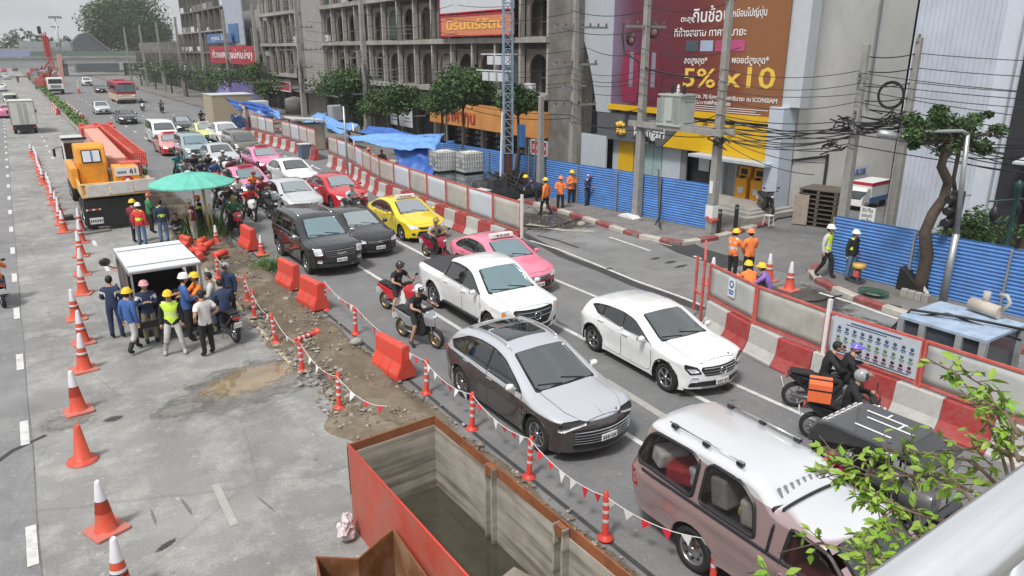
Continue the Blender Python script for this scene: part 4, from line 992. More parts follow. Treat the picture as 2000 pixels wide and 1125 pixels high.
m.prism(pts,X-.5,X-.1,'x');m.build('curved_wall',[mt('render_pale_bluegrey',(.40,.43,.46),.6,var=.06,scale=.5)],bank)
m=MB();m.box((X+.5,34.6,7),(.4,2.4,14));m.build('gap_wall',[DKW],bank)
# poster
POS=thing('billboard','huge maroon bank poster with Thai lettering and big yellow figures','billboard')
def poster_mat():
    m=bpy.data.materials.new('poster_print');m.use_nodes=True;n=m.node_tree;L=n.links;p=n.nodes['Principled BSDF'];p.inputs['Roughness'].default_value=.5
    t=n.nodes.new('ShaderNodeTexCoord');s=n.nodes.new('ShaderNodeSeparateXYZ');L.new(t.outputs['Object'],s.inputs[0])
    a=n.nodes.new('ShaderNodeMapRange');a.inputs[1].default_value=33;a.inputs[2].default_value=21.5;L.new(s.outputs['Y'],a.inputs[0])
    nz=n.nodes.new('ShaderNodeTexNoise');nz.inputs['Scale'].default_value=.35;nz.inputs['Detail'].default_value=3;L.new(t.outputs['Object'],nz.inputs['Vector'])
    ad=n.nodes.new('ShaderNodeMath');ad.operation='MULTIPLY_ADD';L.new(nz.outputs[0],ad.inputs[0]);ad.inputs[1].default_value=.35;L.new(a.outputs[0],ad.inputs[2])
    r=n.nodes.new('ShaderNodeValToRGB');e=r.color_ramp.elements;e[0].position=.1;e[0].color=(.20,.17,.26,1);e[1].position=1.0;e[1].color=(.26,.105,.04,1)
    for q,c in((.35,(.11,.02,.045,1)),(.68,(.13,.018,.025,1)),(.9,(.20,.05,.025,1))):
        x=r.color_ramp.elements.new(q);x.color=c
    L.new(ad.outputs[0],r.inputs[0]);L.new(r.outputs[0],p.inputs['Base Color']);return m
m=MB();m.box((X-.45,27.15,9.0),(.08,11.5,9.2));m.build('sheet',[poster_mat()],POS)
m=MB();m.box((X-.48,27.15,4.25),(.16,11.6,.3));m.build('yellow_edge',[YLB],POS)
for y in(31.3,25.6,23.9):
    m=MB();m.box((X-.75,y,4.02),(.3,.28,.18));m.build('spotlight',[BLK],POS)
xp=X-.505
for body,sz,y,z,mat,wd in[('ตะลุย',.35,27.3,8.75,WHL,.9),('กินช้อป',.85,25.8,8.85,WHL,2.3),('เหมือนไปญี่ปุ่น',.45,23.6,8.9,WHL,2.0),('ที่ห้างสยาม ทาคาชิมายะ',.5,25.9,8.1,WHL,4.5),('ลดสูงสุด*',.42,26.6,6.8,WHL,1.5),('พอยต์สูงสุด*',.42,23.3,6.85,WHL,2.1),
        ('5%',1.25,26.3,5.95,YEL,2.1),('x10',1.3,23.25,6.05,YEL,3.0),('+',.4,24.85,6.0,WHL,.3),('1 พ.ค. 69 - 31 ม.ค. 70 ที่สยาม ทาคาชิมายะ ณ ICONSIAM',.28,24.9,5.12,WHL,6.6),('ผ่านทางงานธนาคารไฟฟ้างานสีทอง',.26,25.9,4.85,WHL,3.4)]:
    text(body,sz,POS,(xp,y,z),FZ,mat,ext=.004,width=wd)
for k in range(4):
    m=MB();m.box((xp,27.3-k*.95-.4,7.5),(.01,.8,.5));m.build('picture_square',[mt('pic%d'%k,[(.06,.09,.11),(.33,.4,.55),(.4,.06,.15),(.45,.08,.2)][k],.5)],POS)
for k in range(3):
    m=MB();m.box((xp,24.6+(k%2)*.5,4.68-k*.1),(.008,5.2-k*.4,.03));m.build('fine_print',[WHL],POS)
m=MB() # two shoppers: plain flat figures printed on the sheet
for dy,c,s_ in((31.3,0,1),(29.6,1,1.12)):
    zb=4.6
    m.prism([(dy-.55*s_,zb),(dy-.75*s_,zb+1.3*s_),(dy-.45*s_,zb+2.6*s_),(dy+.4*s_,zb+2.7*s_),(dy+.75*s_,zb+1.4*s_),(dy+.5*s_,zb)],xp-.004*c,xp-.004*c-.004,'x',m=c)
    m.lathe([(.001,0),(.2*s_,0),(.2*s_,.004)],14,(xp-.006,dy,zb+3.15*s_),axis='x',m=2);m.lathe([(.001,0),(.36*s_,0),(.36*s_,.003)],12,(xp-.001,dy+.08,zb+3.3*s_),axis='x',m=3)
    m.bar((xp-.006,dy-.5*s_,zb+2.4),(xp-.006,dy-1.3*s_,zb+1.5),.01,.3,m=c);m.bar((xp-.006,dy-.1,zb+2.6),(xp-.006,dy-.1,zb+.8),.01,.3,m=4)
m.build('printed_figures',[mt('print_maroon',(.25,.02,.06),.5),mt('print_red',(.14,.015,.03),.5),mt('print_skin',(.16,.07,.075),.5),mt('print_hair',(.03,.02,.02),.5),mt('print_lilac',(.22,.21,.27),.5)],POS,fix=False)
# cash machines
for i,(y,lb)in enumerate([(23.35,'left orange cash machine standing in the bank recess'),(22.45,'right orange cash machine beside the parked motorbike')]):
    r=thing('cash_machine',lb,'cash machine',(X+.1,y,.42),0,'cash machines');m=MB();m.prism([(-.35,0),(-.35,1.0),(-.15,1.12),(-.12,1.55),(.3,1.6),(.3,0)],-.33,.33,'y');m.build('case',[mt('atm_orange',(.75,.33,.015),.4,var=.05)],r,bevel=.03)
    m=MB();m.box((-.17,0,1.32),(.02,.36,.26),ry=.05);m.build('screen',[DKW],r);m=MB();m.box((-.36,-.02,.45),(.02,.34,.3));m.build('sticker',[SGW],r);m=MB();m.box((-.27,0,1.07),(.16,.3,.02),ry=-.55);m.build('keypad',[BLK],r)
# ---- corrugated white building on the near corner
WC=mt('white_cladding',(.52,.56,.63),.5,var=.06,scale=.6,dirt=(.40,.43,.48),dscale=.5,damt=.5);WS=mt('white_smooth',(.60,.64,.72),.45,var=.04)
wb=building('clad_building','white building with vertical ribbed cladding behind the near blue fence')
m=MB()
y=17.3;z0,z1=0,16;x=31.0;vs=[];pts=[]
while y>13.95:pts+=[(x,y),(x,y-.1),(x-.07,y-.125),(x-.07,y-.175),(x,y-.2)];y-=.2
for q in pts:m.v+=[(q[0],q[1],z0),(q[0],q[1],z1)]
for i in range(len(pts)-1):m.f.append((2*i,2*i+2,2*i+3,2*i+1));m.m.append(0);m.sm.append(False)
m.build('ribbed_cladding',[WC],wb,fix=False)
m=MB();m.box((37,17.25,8),(12,.1,16));m.build('side_wall',[WC],wb)
m=MB();m.box((31.4,13.5,8),(.9,.95,16));m.build('smooth_pier',[WS],wb);m=MB();m.box((30.85,13.15,8),(.16,.16,16));m.build('downpipe',[mt('pipe_grey',(.3,.32,.34),.5)],wb)
m=MB();m.box((30.9,12.95,8),(.4,.3,16));m.build('smooth_pier',[WS],wb)
bb=building('corner_house','dark brown shop house at the right edge of the street')
m=MB();m.box((34,8.8,3),(6,7.4,6));m.build('wall',[mt('render_brown',(.12,.075,.05),.8,var=.2,scale=.6)],bb)
m=MB();m.box((30.6,12.3,6),(.7,.9,14));m.build('dark_column',[mt('column_dark',(.03,.03,.035),.5)],bb)
m=MB();m.box((30.95,9,5.1),(.12,5.6,2.6));m.build('lattice_window',[mt('lattice_tan',(.22,.17,.12),.7,var=.3,scale=3)],bb)
for k in range(5):m=MB();m.tube([(30.85,11.2-k*1.0+.35*math.cos(a),5.0+.45*math.sin(a))for a in[2*math.pi*j/12 for j in range(13)]],.03,5);m.build('lattice_ring',[mt('lattice_frame',(.3,.27,.23),.6)],bb)
m=MB();m.box((30.1,9.5,3.6),(1.7,5,.08),ry=-.12);m.build('white_awning',[SGW],bb)
# ---- side street background
bs=building('shop_house','grey shop house far down the side street')
m=MB();m.box((58,18.5,3.5),(8,9,7));m.build('wall',[CON],bs)
q1=FY(1652,345,20.95);q2=FY(1692,335,20.95);m=MB();m.box(((q1.x+q2.x)/2,20.95,q1.z+.1),(q2.x-q1.x,.05,.75));o=m.build('banner',[SGW],bs);text('D BUILDER',.4,bs,((q1.x+q2.x)/2,20.91,q1.z+.15),(R_(90),0,0),BLUS,width=(q2.x-q1.x)*.85)
r=thing('truck','small white red and blue truck parked down the side street','truck',(33.9,20.0,0),R_(95));r.scale=(.62,.7,.62);m=MB();m.box((0,-.6,1.35),(1.6,2.6,1.5));m.build('box_body',[WHT],r,bevel=.04)
m=MB();m.box((0,-.6,.75),(1.64,2.62,.4));m.build('blue_band',[BLUS],r);m=MB();m.box((0,-.6,1.95),(1.64,2.62,.25));m.build('red_band',[REDS],r);m=MB();m.prism([(.8,.4),(.8,1.7),(1.2,1.75),(1.8,1.1),(1.9,.4)],-.8,.8,'x');m.build('cab',[WHT],r,bevel=.05)
for y in(-1.3,1.2):inst('wheel',wheel_meshes(.33,.21,'steel')[0],r,(-.7,y,.33));inst('wheel',wheel_meshes(.33,.21,'steel')[0],r,(.7,y,.33))
# ---- shop blocks farther along
def block(name,label,y0,y1,h,wallm,x=29.0,fl=3.3,bay=3.4,seed=0,bal=True):
    r=random.Random(seed);b=building(name,label);m=MB();m.box((x+4.5,(y0+y1)/2,h/2),(8,y1-y0,h));m.build('wall',[wallm],b)
    nf=int(h/fl);nb=max(1,int((y1-y0)/bay))
    for f in range(1,nf):
        z=f*fl+.3;m=MB();m.box((x+.1,(y0+y1)/2,z),(1.3,y1-y0,.22));m.build('ledge',[CONL if f%2 else CON],b)
        for k in range(nb):
            yy=y0+(k+.5)*(y1-y0)/nb;wd=(y1-y0)/nb
            m=MB();m.box((x+.46,yy,z+1.35),(.1,wd*.66,1.5));m.build('window',[(GLB,DKW,SHT)[r.randrange(3)]],b)
            if bal and r.random()<.7:m=MB();m.box((x-.45,yy,z+.55),(.08,wd*.9,.85));m.build('balcony_front',[(CON,CONL,SGW,AWN)[r.randrange(4)]],b)
            if r.random()<.35:m=MB();m.box((x-.1,yy+wd*.2,z+.35),(.35,.8,.55));m.build('air_conditioner',[SGW],b,bevel=.02)
        for k in range(nb+1):m=MB();m.box((x-.1,y0+k*(y1-y0)/nb,z+fl/2),(.9,.22,fl-.2));m.build('fin',[CON],b)
    for k in range(nb):
        yy=y0+(k+.5)*(y1-y0)/nb;m=MB();m.box((x+.42,yy,1.4),(.1,(y1-y0)/nb*.86,2.8));m.build('shop_front',[(SHT,DKW,SHG2)[r.randrange(3)]],b)
        if r.random()<.8:m=MB();m.box((x-.6,yy,3.1),(1.5,(y1-y0)/nb*.95,.08),ry=-.15);m.build('awning',[(AWN,SGW,BLUS,REDS)[r.randrange(4)]],b)
    return b
block('shop_house','narrow white walled house between the arcades and the red hanging sign',101.6,106,13,CONL,bay=4.4,seed=1)
block('shop_house','pale shop house behind the tall billboard',106.2,118,12.5,mt('render_pale',(.35,.35,.34),.8,var=.15),seed=2)
block('shop_house','dark weathered block with stacked balconies, nearest of the far blocks',118.3,134,19,CON,seed=3)
block('shop_house','dark weathered block with grilled balconies, second of the far blocks',134.3,152,22,mt('concrete_dark',(.17,.165,.16),.85,var=.3),seed=4)
block('shop_house','slim white tower house with red roof at the end of the row',152.5,158,11,CONL,bay=2.7,seed=5)
block('shop_house','dark low block behind the far trees',160,215,9,CON,seed=6,bay=5)
m=MB();m.box((30,172,21),(12,18,5));o=m.build('elevated_deck',[mt('dark_deck',(.05,.05,.06),.7)],None);setp(o,'dark overhead structure at the top of the far row','building')
# ---- flyover and skyline
fy=thing('flyover','grey concrete flyover crossing the far end of the road','flyover')
m=MB();m.box((10,262,4.35),(190,9,1.5));m.build('deck',[mt('flyover_concrete',(.36,.37,.37),.8,var=.08,scale=.1)],fy);m=MB();m.box((10,257.4,5.35),(190,.3,.6));m.build('parapet',[CONL],fy)
m=MB();m.box((-6,257.6,6.2),(26,.2,1.5));m.build('banner',[mt('banner_blue',(.28,.34,.55),.6)],fy);m=MB();m.box((40,257.6,6.3),(66,.2,1.4));m.build('mesh_screen',[mt('screen_green',(.15,.2,.17),.8)],fy)
for k in range(-2,5):m=MB();m.box((-2+k*17,262,1.8),(1.6,6,3.8));m.build('pier',[CON],fy)
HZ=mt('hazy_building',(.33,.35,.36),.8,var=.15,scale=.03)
r=random.Random(5);hzl=['flat grey block just left of the light mast','pale distant block behind the flyover banner','low hazy building at the left edge of the skyline','distant boxy building right of the light mast','hazy long block near the red rig','far pale tower by the big tree','low distant block behind the flyover screen']
for i,(px,w_,h_)in enumerate([(60,12,4),(36,20,3),(8,18,4),(76,14,7),(120,16,5),(160,16,7),(135,12,5)]):
    g=FY(px,100,380+i*12);m=MB();m.box((0,0,h_/2+1),(w_,10,h_+6));
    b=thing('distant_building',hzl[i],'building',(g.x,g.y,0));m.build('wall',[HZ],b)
    for a in range(3):
        for c_ in range(4):q=MB();q.box((-w_/2+(c_+.5)*w_/4,-5.05,4+a*h_/3.6),(w_/7,.1,1.2));q.build('window',[mt('hazy_window',(.2,.22,.24),.5)],b)
mk=building('shop_house','dark building with sloping roof right of the red rig behind the flyover');c=FY(168,85,300);m=MB();m.prism([(-4,0),(-4,10),(-1.5,12.5),(1,13),(9,5),(9,0)],0,10,'y');m.build('wall',[mt('dark_slate',(.10,.105,.115),.7)],mk,(c.x,300,0));m=MB();m.prism([(.9,13.4),(9,5.4),(9,5),(.9,12.9)],-.4,10.4,'y');m.build('roof',[mt('roof_mauve',(.25,.2,.24),.7)],mk,(c.x,300,0))
for i,(px,pt,Y)in enumerate([(107,33,330),(107,52,520),(55,66,500)]):
    t=FY(px,pt,Y);m=MB();m.tube([(t.x,Y,0),(t.x,Y,t.z)],[.35,.18],6);root=thing('light_mast',['tall light mast left of the big tree','shorter light mast behind the tall one','small light mast on the left skyline'][i],'light mast');m.build('mast',[STL],root)
    m=MB();m.box((t.x,Y,t.z),(4.2,1,.5));[m.box((t.x-1.8+k*.9,Y,t.z-.4),(.5,.8,.4))for k in range(5)];m.build('lamp_ring',[GRY],root)
# ================================================================ vegetation
LF1=mt('leaf_dark',(.035,.07,.02),.6,var=.45,scale=1.2);LF2=mt('leaf_mid',(.06,.12,.03),.6,var=.4,scale=1.2);LF3=mt('leaf_light',(.12,.20,.045),.55,var=.3,scale=2)
BRK=mt('bark',(.075,.055,.042),.9,var=.35,scale=7,bump=.6)
def leafcloud(mb,cs,n,size,r,mats=(0,1),flat=1.0):
    for _ in range(n):
        c,rad=cs[r.randrange(len(cs))]
        d=Vector((r.gauss(0,1),r.gauss(0,1),r.gauss(0,1))).normalized()*rad*r.random()**.38;d.z*=flat
        p=Vector(c)+d;a=Vector((r.gauss(0,1),r.gauss(0,1),r.gauss(0,.6))).normalized();b=a.cross(Vector((r.gauss(0,1),r.gauss(0,1),r.gauss(0,1)))).normalized()
        s=size*r.uniform(.6,1.3)
        mb.add([p-a*s,p+b*s*.55,p+a*s,p-b*s*.5],[(0,1,2,3)],mats[0]if r.random()<.5 else mats[-1])
def tree(label,base,trunk,clumps,n,size,seed,group=None,mats=None,tr=.12,name='street_tree',flat=.8):
    r=random.Random(seed);root=thing(name,label,'tree',(0,0,0),0,group);b=Vector(base)
    mb=MB();pts=[Vector(p)for p in trunk];k=len(pts)
    mb.tube(pts,[tr*(1-.5*i/(k-1))for i in range(k)],8)
    for c,rad in clumps:
        e=Vector(c);mid=pts[-1].lerp(e,.5)+Vector((0,0,-.1*rad));mb.tube([pts[-1]-Vector((0,0,.05)),mid,e],[tr*.45,tr*.3,tr*.12],5)
        for q in range(3):
            f=e+Vector((r.gauss(0,1),r.gauss(0,1),r.gauss(0,.7))).normalized()*rad*.7;mb.tube([e,f],[tr*.14,tr*.05],4)
    mb.v=[tuple(Vector(v))for v in mb.v];mb.build('trunk',BRK,root,bevel=0)
    lb=MB();leafcloud(lb,clumps,n,size,r,(0,1),flat);lb.build('crown',mats or[LF1,LF2],root,fix=False)
    return root
def cl(cx,cy,cz,R,k,seed,sq=.7):
    r=random.Random(seed);out=[]
    for i in range(k):
        d=Vector((r.gauss(0,1),r.gauss(0,1),r.gauss(0,.8))).normalized()*R*.62*r.random()**.4;out.append(((cx+d.x,cy+d.y,cz+d.z*sq),R*r.uniform(.28,.5)))
    return out
# street trees along the far pavement: photo position of the crown, crown radius
ST=[((903,168),21.6,2.2,'bushy green street tree before the orange shop front, largest of its row'),((1012,200),21.9,1.4,'small dark tree just right of the drilling rig mast'),((862,190),22.4,1.7,'low spreading tree left of the largest street tree'),
      ((775,192),22.0,2.2,'green street tree with forked trunk behind the blue tarpaulin'),((738,205),23.4,1.9,'thin dark street tree left of the forked one'),((676,165),22.5,2.7,'dark street tree standing against the plain grey wall'),((705,205),24,2.2,'low dark tree below the plain grey wall tree')]
for i,((px,py),X,R,lb)in enumerate(ST):
    c=FX(px,py,X);y=c.y;b=(X,y,.14)
    tree(lb,(0,0,0),[(X+.1,y,.1),(X-.05,y+.1,1.2),(X+.05,y,2.3),(c.x,c.y,c.z-R*.45)],cl(c.x,c.y,c.z,R*1.08,17,i,.6),int(1700*R),.12,i,'street trees along the shop fronts',tr=.13 if R>1.3 else .09)
FT=[((505,148),24,2.6),((455,150),24,3.0),((425,152),24,2.6),((525,170),23,2.0),((398,150),24,3.2),((360,140),24,3.6),((330,135),24,3.6),((300,138),24,4.2),((272,132),24,4.5)]
FTL=['far tree under the red hanging sign','far tree under the blue sign board','far street tree, third to the left of the red sign','small far tree right of the red sign foot','far dark tree above the violet awning','far street tree left of the violet awning','far tree beside the grey building corner','distant street tree right of the bus','distant street tree straight behind the bus']
for i,((px,py),X,R)in enumerate(FT):
    c=FX(px,py,X);tree(FTL[i],(0,0,0),[(X,c.y,.1),(X,c.y,2.0),(X,c.y,c.z-R*.4)],cl(c.x,c.y,c.z,R,9,50+i),1100,.16,50+i,'distant street trees',tr=.14)
c=FX(255,58,42)
tree('huge dark green tree towering over the far end of the street',(0,0,0),[(c.x,c.y,0),(c.x,c.y,5),(c.x,c.y,9)],cl(c.x-1,c.y,c.z+1.5,18,66,5,1.0)+cl(c.x+9,c.y,c.z-2,7,14,6,.7)+cl(c.x-9,c.y+2,c.z-3,5,10,7,.6),40000,.5,77,name='large_tree',tr=.8)
# pollarded tree by the near kerb, bent trunk
Y0=11.0
tp=[FY(px,py,Y0)for px,py in((1797,585),(1800,545),(1811,500),(1806,455),(1822,418),(1843,388),(1852,355),(1838,325),(1846,298),(1858,270))]
tw=tree('pollarded street tree with snaking bare trunk beside the near kerb',(0,0,0),tp,[((q.x,q.y+dy,q.z),r_*1.5)for(q,dy,r_)in[(FY(1800,255,Y0),0,.26),(FY(1835,262,Y0),.2,.28),(FY(1895,250,Y0),.1,.28),(FY(1905,280,Y0),0,.25),(FY(1780,262,Y0),0,.16),(FY(1850,285,Y0),.1,.3),(FY(1925,290,Y0),0,.2),(FY(1830,240,Y0),0,.22),(FY(1870,250,Y0),-.2,.25),(FY(1790,235,Y0),.1,.2),(FY(1820,222,Y0),-.2,.2),(FY(1858,240,Y0),0,.24),(FY(1880,262,Y0),.2,.25),(FY(1915,235,Y0),.2,.2),(FY(1935,255,Y0),-.2,.2),(FY(1870,285,Y0),.2,.2),(FY(1795,285,Y0),.15,.1),(FY(1945,225,Y0),.2,.1),(FY(1855,218,Y0),.3,.16)]],4200,.07,9,mats=[LF1,LF2],tr=.21)
mb=MB();q=[FY(px,py,Y0-.02)for px,py in((1868,395),(1862,350),(1872,300),(1874,268))];mb.tube(q,[.07,.06,.06,.05],7);mb.build('side_limb',BRK,tw)
# bush behind the near blue fence
c=FX(1915,455,27.5);r=random.Random(4);mb=MB();leafcloud(mb,cl(c.x,c.y,c.z,1.5,16,4),3600,.08,r);o=mb.build('bush',[LF1,LF2],None,fix=False);setp(o,'round green bush behind the near blue fence','bush')
# hedge on the median
r=random.Random(12);mb=MB()
for k in range(5200):
    y=46+182*r.random()**1.6;mb_x=5.42+r.gauss(0,.2);h=.36+.55*r.random()
    a=Vector((r.gauss(0,1),r.gauss(0,1),r.gauss(0,1))).normalized();s=.07+y*.0011;b=a.orthogonal().normalized()
    p=Vector((mb_x,y,h));mb.add([p-a*s,p+b*s*.6,p+a*s,p-b*s*.6],[(0,1,2,3)],r.randrange(2))
o=mb.build('hedge',[LF2,LF3],None,fix=False);setp(o,'low green hedge growing along the planted median','hedge',kind='stuff')
# weeds around the umbrella
r=random.Random(13)
for i,(px,py,n,s_,lb)in enumerate([(400,455,900,.75,'clump of tall weeds under the green umbrella'),(525,524,260,.35,'small tuft of grass by the orange water barrier')]):
    g=G(px,py);mb=MB()
    for k in range(n):
        x=g.x+r.gauss(0,s_*.5);y=g.y+r.gauss(0,s_);h=r.uniform(.25,1.1)*(1 if i==0 else .4);d=Vector((r.gauss(0,.25),r.gauss(0,.25),0));p=Vector((x,y,.03))
        w_=Vector((r.gauss(0,1),r.gauss(0,1),0)).normalized()*.022;mb.add([p-w_,p+w_,p+d+Vector((0,0,h))],[(0,1,2)],r.randrange(2))
    o=mb.build('weeds',[LF2,LF3],None,fix=False);setp(o,lb,'weeds',kind='stuff')
# far-off mass of trees on the horizon
r=random.Random(21);mb=MB();cs=[]
for k in range(60):cs.append(((r.uniform(-160,60),r.uniform(500,620),r.uniform(3,9)),r.uniform(6,11)))
leafcloud(mb,cs,9000,2.0,r);o=mb.build('distant_woods',[LF1,mt('leaf_hazy',(.12,.15,.12),.8,var=.3,scale=.1)],None,fix=False);setp(o,'far line of trees along the horizon','trees',kind='stuff')
# ================================================================ people
SKN=mt('skin_tan',(.42,.25,.17),.55,var=.06);SKD=mt('skin_brown',(.25,.14,.09),.55,var=.06)
EYE=mt('eye_dark',(.02,.015,.012),.3,var=0);EYW=mt('eye_white',(.7,.68,.65),.3,var=0);LIP=mt('lips',(.35,.14,.12),.5,var=0)
HAR=mt('hair_black',(.015,.013,.012),.6,var=.2,scale=30)
FAB={}
def fab(n,c):return mt('cloth_'+n,c,.85,var=.14,scale=9,bump=.25,bscale=25)
C_ORG=fab('orange',(.85,.23,.06));C_NAV=fab('navy',(.03,.045,.10));C_BLU=fab('blue',(.05,.12,.33));C_BLK=fab('black',(.018,.018,.02))
C_WHT=fab('white',(.72,.70,.68));C_GRY=fab('grey',(.30,.30,.31));C_LGR=fab('light_grey',(.52,.52,.5));C_MAR=fab('maroon',(.22,.03,.05))
C_RED=fab('red',(.62,.05,.05));C_JEAN=fab('denim',(.10,.17,.28));C_KHA=fab('khaki',(.25,.22,.16));C_VIO=fab('violet',(.28,.16,.5));C_TEAL=fab('teal',(.03,.25,.25));C_PNK=fab('pink',(.6,.25,.32))
V_YEL=fab('hivis_yellow',(.62,.85,.08));V_SIL=mt('reflective_tape',(.75,.76,.72),.35,.3,.05);C_GRN=fab('green',(.05,.2,.09));V_ORG=fab('hivis_orange',(.95,.25,.04))
H_YEL=mt('helmet_yellow',(.85,.55,.03),.3,var=.05);H_WHT=mt('helmet_white',(.78,.78,.76),.25,var=.04);H_ORG=mt('helmet_orange',(.85,.25,.1),.35,var=.05);H_BLK=mt('helmet_black',(.02,.02,.022),.15,var=0,coat=1)
H_GRY=mt('helmet_grey',(.3,.32,.33),.2,var=0,coat=1);H_RED=mt('helmet_red',(.6,.04,.03),.2,var=0,coat=1);H_PNK=mt('helmet_pink',(.7,.35,.38),.4,var=.04);H_BLU=mt('helmet_blue',(.15,.12,.6),.2,var=0,coat=1)
H_OLV=mt('helmet_olive',(.3,.28,.08),.35,var=.05)
SHO=mt('shoe_black',(.02,.02,.02),.6,var=.1);SHG=mt('shoe_grey',(.4,.4,.38),.7,var=.1)
PEOPLE=[]
BASE=dict(pel=(0,0,.93),sp=(0,0,1.12),ch=(0,.0,1.28),nk=(0,.01,1.43),hd=(0,.03,1.52))
def pose(kind,seed=0):
    J=dict(BASE);r=random.Random(seed)
    lean=0
    def setleg(hip,kl,al,kr,ar,toe=.13):
        J['hl']=(-.09,hip[1],hip[2]-.04);J['hr']=(.09,hip[1],hip[2]-.04)
        J['kl'],J['al'],J['kr'],J['ar']=kl,al,kr,ar
        J['tl']=(al[0]*1.05,al[1]+toe,max(.035,al[2]-.055));J['tr']=(ar[0]*1.05,ar[1]+toe,max(.035,ar[2]-.055))
    setleg(J['pel'],(-.11,.02,.5),(-.12,-.01,.09),(.11,.02,.5),(.12,-.01,.09))
    arm='down'
    if '+' in kind:kind,arm=kind.split('+')
    if kind=='walk':setleg(J['pel'],(-.1,.16,.52),(-.1,.2,.1),(.1,.0,.5),(.1,-.24,.12))
    if kind=='stride':setleg(J['pel'],(-.16,.07,.5),(-.22,.06,.09),(.15,.1,.51),(.24,.02,.09))
    if kind=='bend':
        J.update(sp=(0,.12,1.08),ch=(0,.3,1.2),nk=(0,.44,1.27),hd=(0,.54,1.27))
    if kind=='squat':
        dz=-.66;J.update(pel=(0,-.05,.28),sp=(0,0,.46),ch=(0,.1,.62),nk=(0,.17,.76),hd=(0,.22,.84))
        setleg(J['pel'],(-.17,.34,.47),(-.14,.05,.09),(.17,.34,.47),(.14,.05,.09))
    if kind=='sit':
        J.update(pel=(0,0,.5),sp=(0,.02,.68),ch=(0,.04,.85),nk=(0,.06,1.0),hd=(0,.09,1.09))
        setleg(J['pel'],(-.14,.42,.5),(-.14,.42,.1),(.14,.42,.5),(.14,.42,.1))
    if kind in('ride','ridefoot','pillion'):
        J.update(pel=(0,-.02,.80),sp=(0,.02,.97),ch=(0,.08,1.13),nk=(0,.13,1.28),hd=(0,.17,1.37))
        setleg(J['pel'],(-.2,.36,.68),(-.18,.24,.3),(.2,.36,.68),(.18,.24,.3))
        if kind=='ridefoot':
            J['kr']=(.27,.28,.55);J['ar']=(.38,.2,.1);J['tr']=(.4,.34,.035)
        if kind=='pillion':
            J['kl']=(-.26,.32,.72);J['kr']=(.26,.32,.72);J['al']=(-.22,.1,.36);J['ar']=(.22,.1,.36);J['tl']=(-.23,.22,.32);J['tr']=(.23,.22,.32)
    if kind=='moto_parked':
        pass
    c=Vector(J['ch'])
    sl_,sr=c+Vector((-.18,0,.07)),c+Vector((.18,0,.07));J['sl']=tuple(sl_);J['sr']=tuple(sr)
    A={'down':((-.06,-.03,-.28),(-.07,.02,-.53)),'hips':((-.16,-.12,-.24),(-.04,.06,-.38)),'front':((-.06,.05,-.27),(.09,.26,-.27)),
         'cross':((-.05,.06,-.27),(.17,.18,-.2)),'bars':((-.14,.13,-.2),(-.13,.33,-.2)),'reach':((-.03,.2,-.2),(.02,.45,-.16)),
         'low':((-.04,.14,-.26),(-.02,.3,-.48)),'up':((-.08,.14,-.16),(-.02,.28,.06)),'point':((-.1,.22,-.05),(-.12,.48,.02)),'hold':((-.07,.06,-.27),(.02,.28,-.2)),'hug':((-.12,.16,-.2),(.05,.34,-.24))}
    def arms(a,b):
        for sd,kk in(('l',a),('r',b)):
            m=1 if sd=='l' else-1;e,h=A[kk];s0=Vector(J['s'+sd])
            J['e'+sd]=tuple(s0+Vector((e[0]*m,e[1],e[2])));J['w'+sd]=tuple(s0+Vector((h[0]*m,h[1],h[2])))
    a=arm.split('/');arms(a[0],a[-1])
    return J
BONES=[('pel','sp','torso'),('sp','ch','torso'),('ch','nk','torso'),('nk','hd','head'),('ch','sl','torso'),('ch','sr','torso'),('sl','el','uarm'),('sr','er','uarm'),('el','wl','farm'),('er','wr','farm'),
         ('pel','hl','hip'),('pel','hr','hip'),('hl','kl','thigh'),('hr','kr','thigh'),('kl','al','shin'),('kr','ar','shin'),('al','tl','foot'),('ar','tr','foot')]
RAD=dict(pel=(.145,.11),sp=(.135,.1),ch=(.155,.105),nk=(.055,.055),hd=(.06,.06),sl=(.07,.065),sr=(.07,.065),el=(.043,.043),er=(.043,.043),wl=(.03,.026),wr=(.03,.026),
           hl=(.1,.1),hr=(.1,.1),kl=(.062,.062),kr=(.062,.062),al=(.042,.046),ar=(.042,.046),tl=(.035,.03),tr=(.035,.03))
def person(label,px=None,xyz=None,face=0,kind='stand+down',shirt=C_ORG,sleeves='long',legs=C_BLK,legl='long',shoe=SHO,vest=None,vstripe=V_SIL,hat=None,hatkind='hard',h=1.68,group=None,skin=SKN,seed=0,z=0,stripe=None,boots=None,parent=None,name='person',mask=None):
    loc=Vector(xyz)if xyz is not None else G(px[0],px[1],z)
    root=thing(name,label,'person',loc,R_(face),group);s=h/1.68;root.scale=(s,s,s)
    J=pose(kind,seed);names=list(J.keys());me=bpy.data.meshes.new('body')
    used=[n for n in names if n in RAD];idx={n:i for i,n in enumerate(used)}
    me.from_pydata([J[n]for n in used],[(idx[a],idx[b])for a,b,_ in BONES],[])
    o=bpy.data.objects.new('body_src',me);COL.objects.link(o)
    md=o.modifiers.new('skin','SKIN');md.branch_smoothing=.6;md.use_smooth_shade=True
    o.modifiers.new('sub','SUBSURF').levels=1
    sk=me.skin_vertices[0].data if me.skin_vertices else None
    if sk is None:
        bm=bmesh.new();bm.from_mesh(me);bm.verts.layers.skin.verify();bm.to_mesh(me);bm.free();sk=me.skin_vertices[0].data
    for n,i in idx.items():sk[i].radius=RAD[n];sk[i].use_root=(n=='pel')
    PEOPLE.append(dict(o=o,root=root,J=J,shirt=shirt,sleeves=sleeves,legs=legs,legl=legl,shoe=shoe,vest=vest,vstripe=vstripe,hat=hat,hatkind=hatkind,skin=skin,stripe=stripe,boots=boots,mask=mask))
    return root
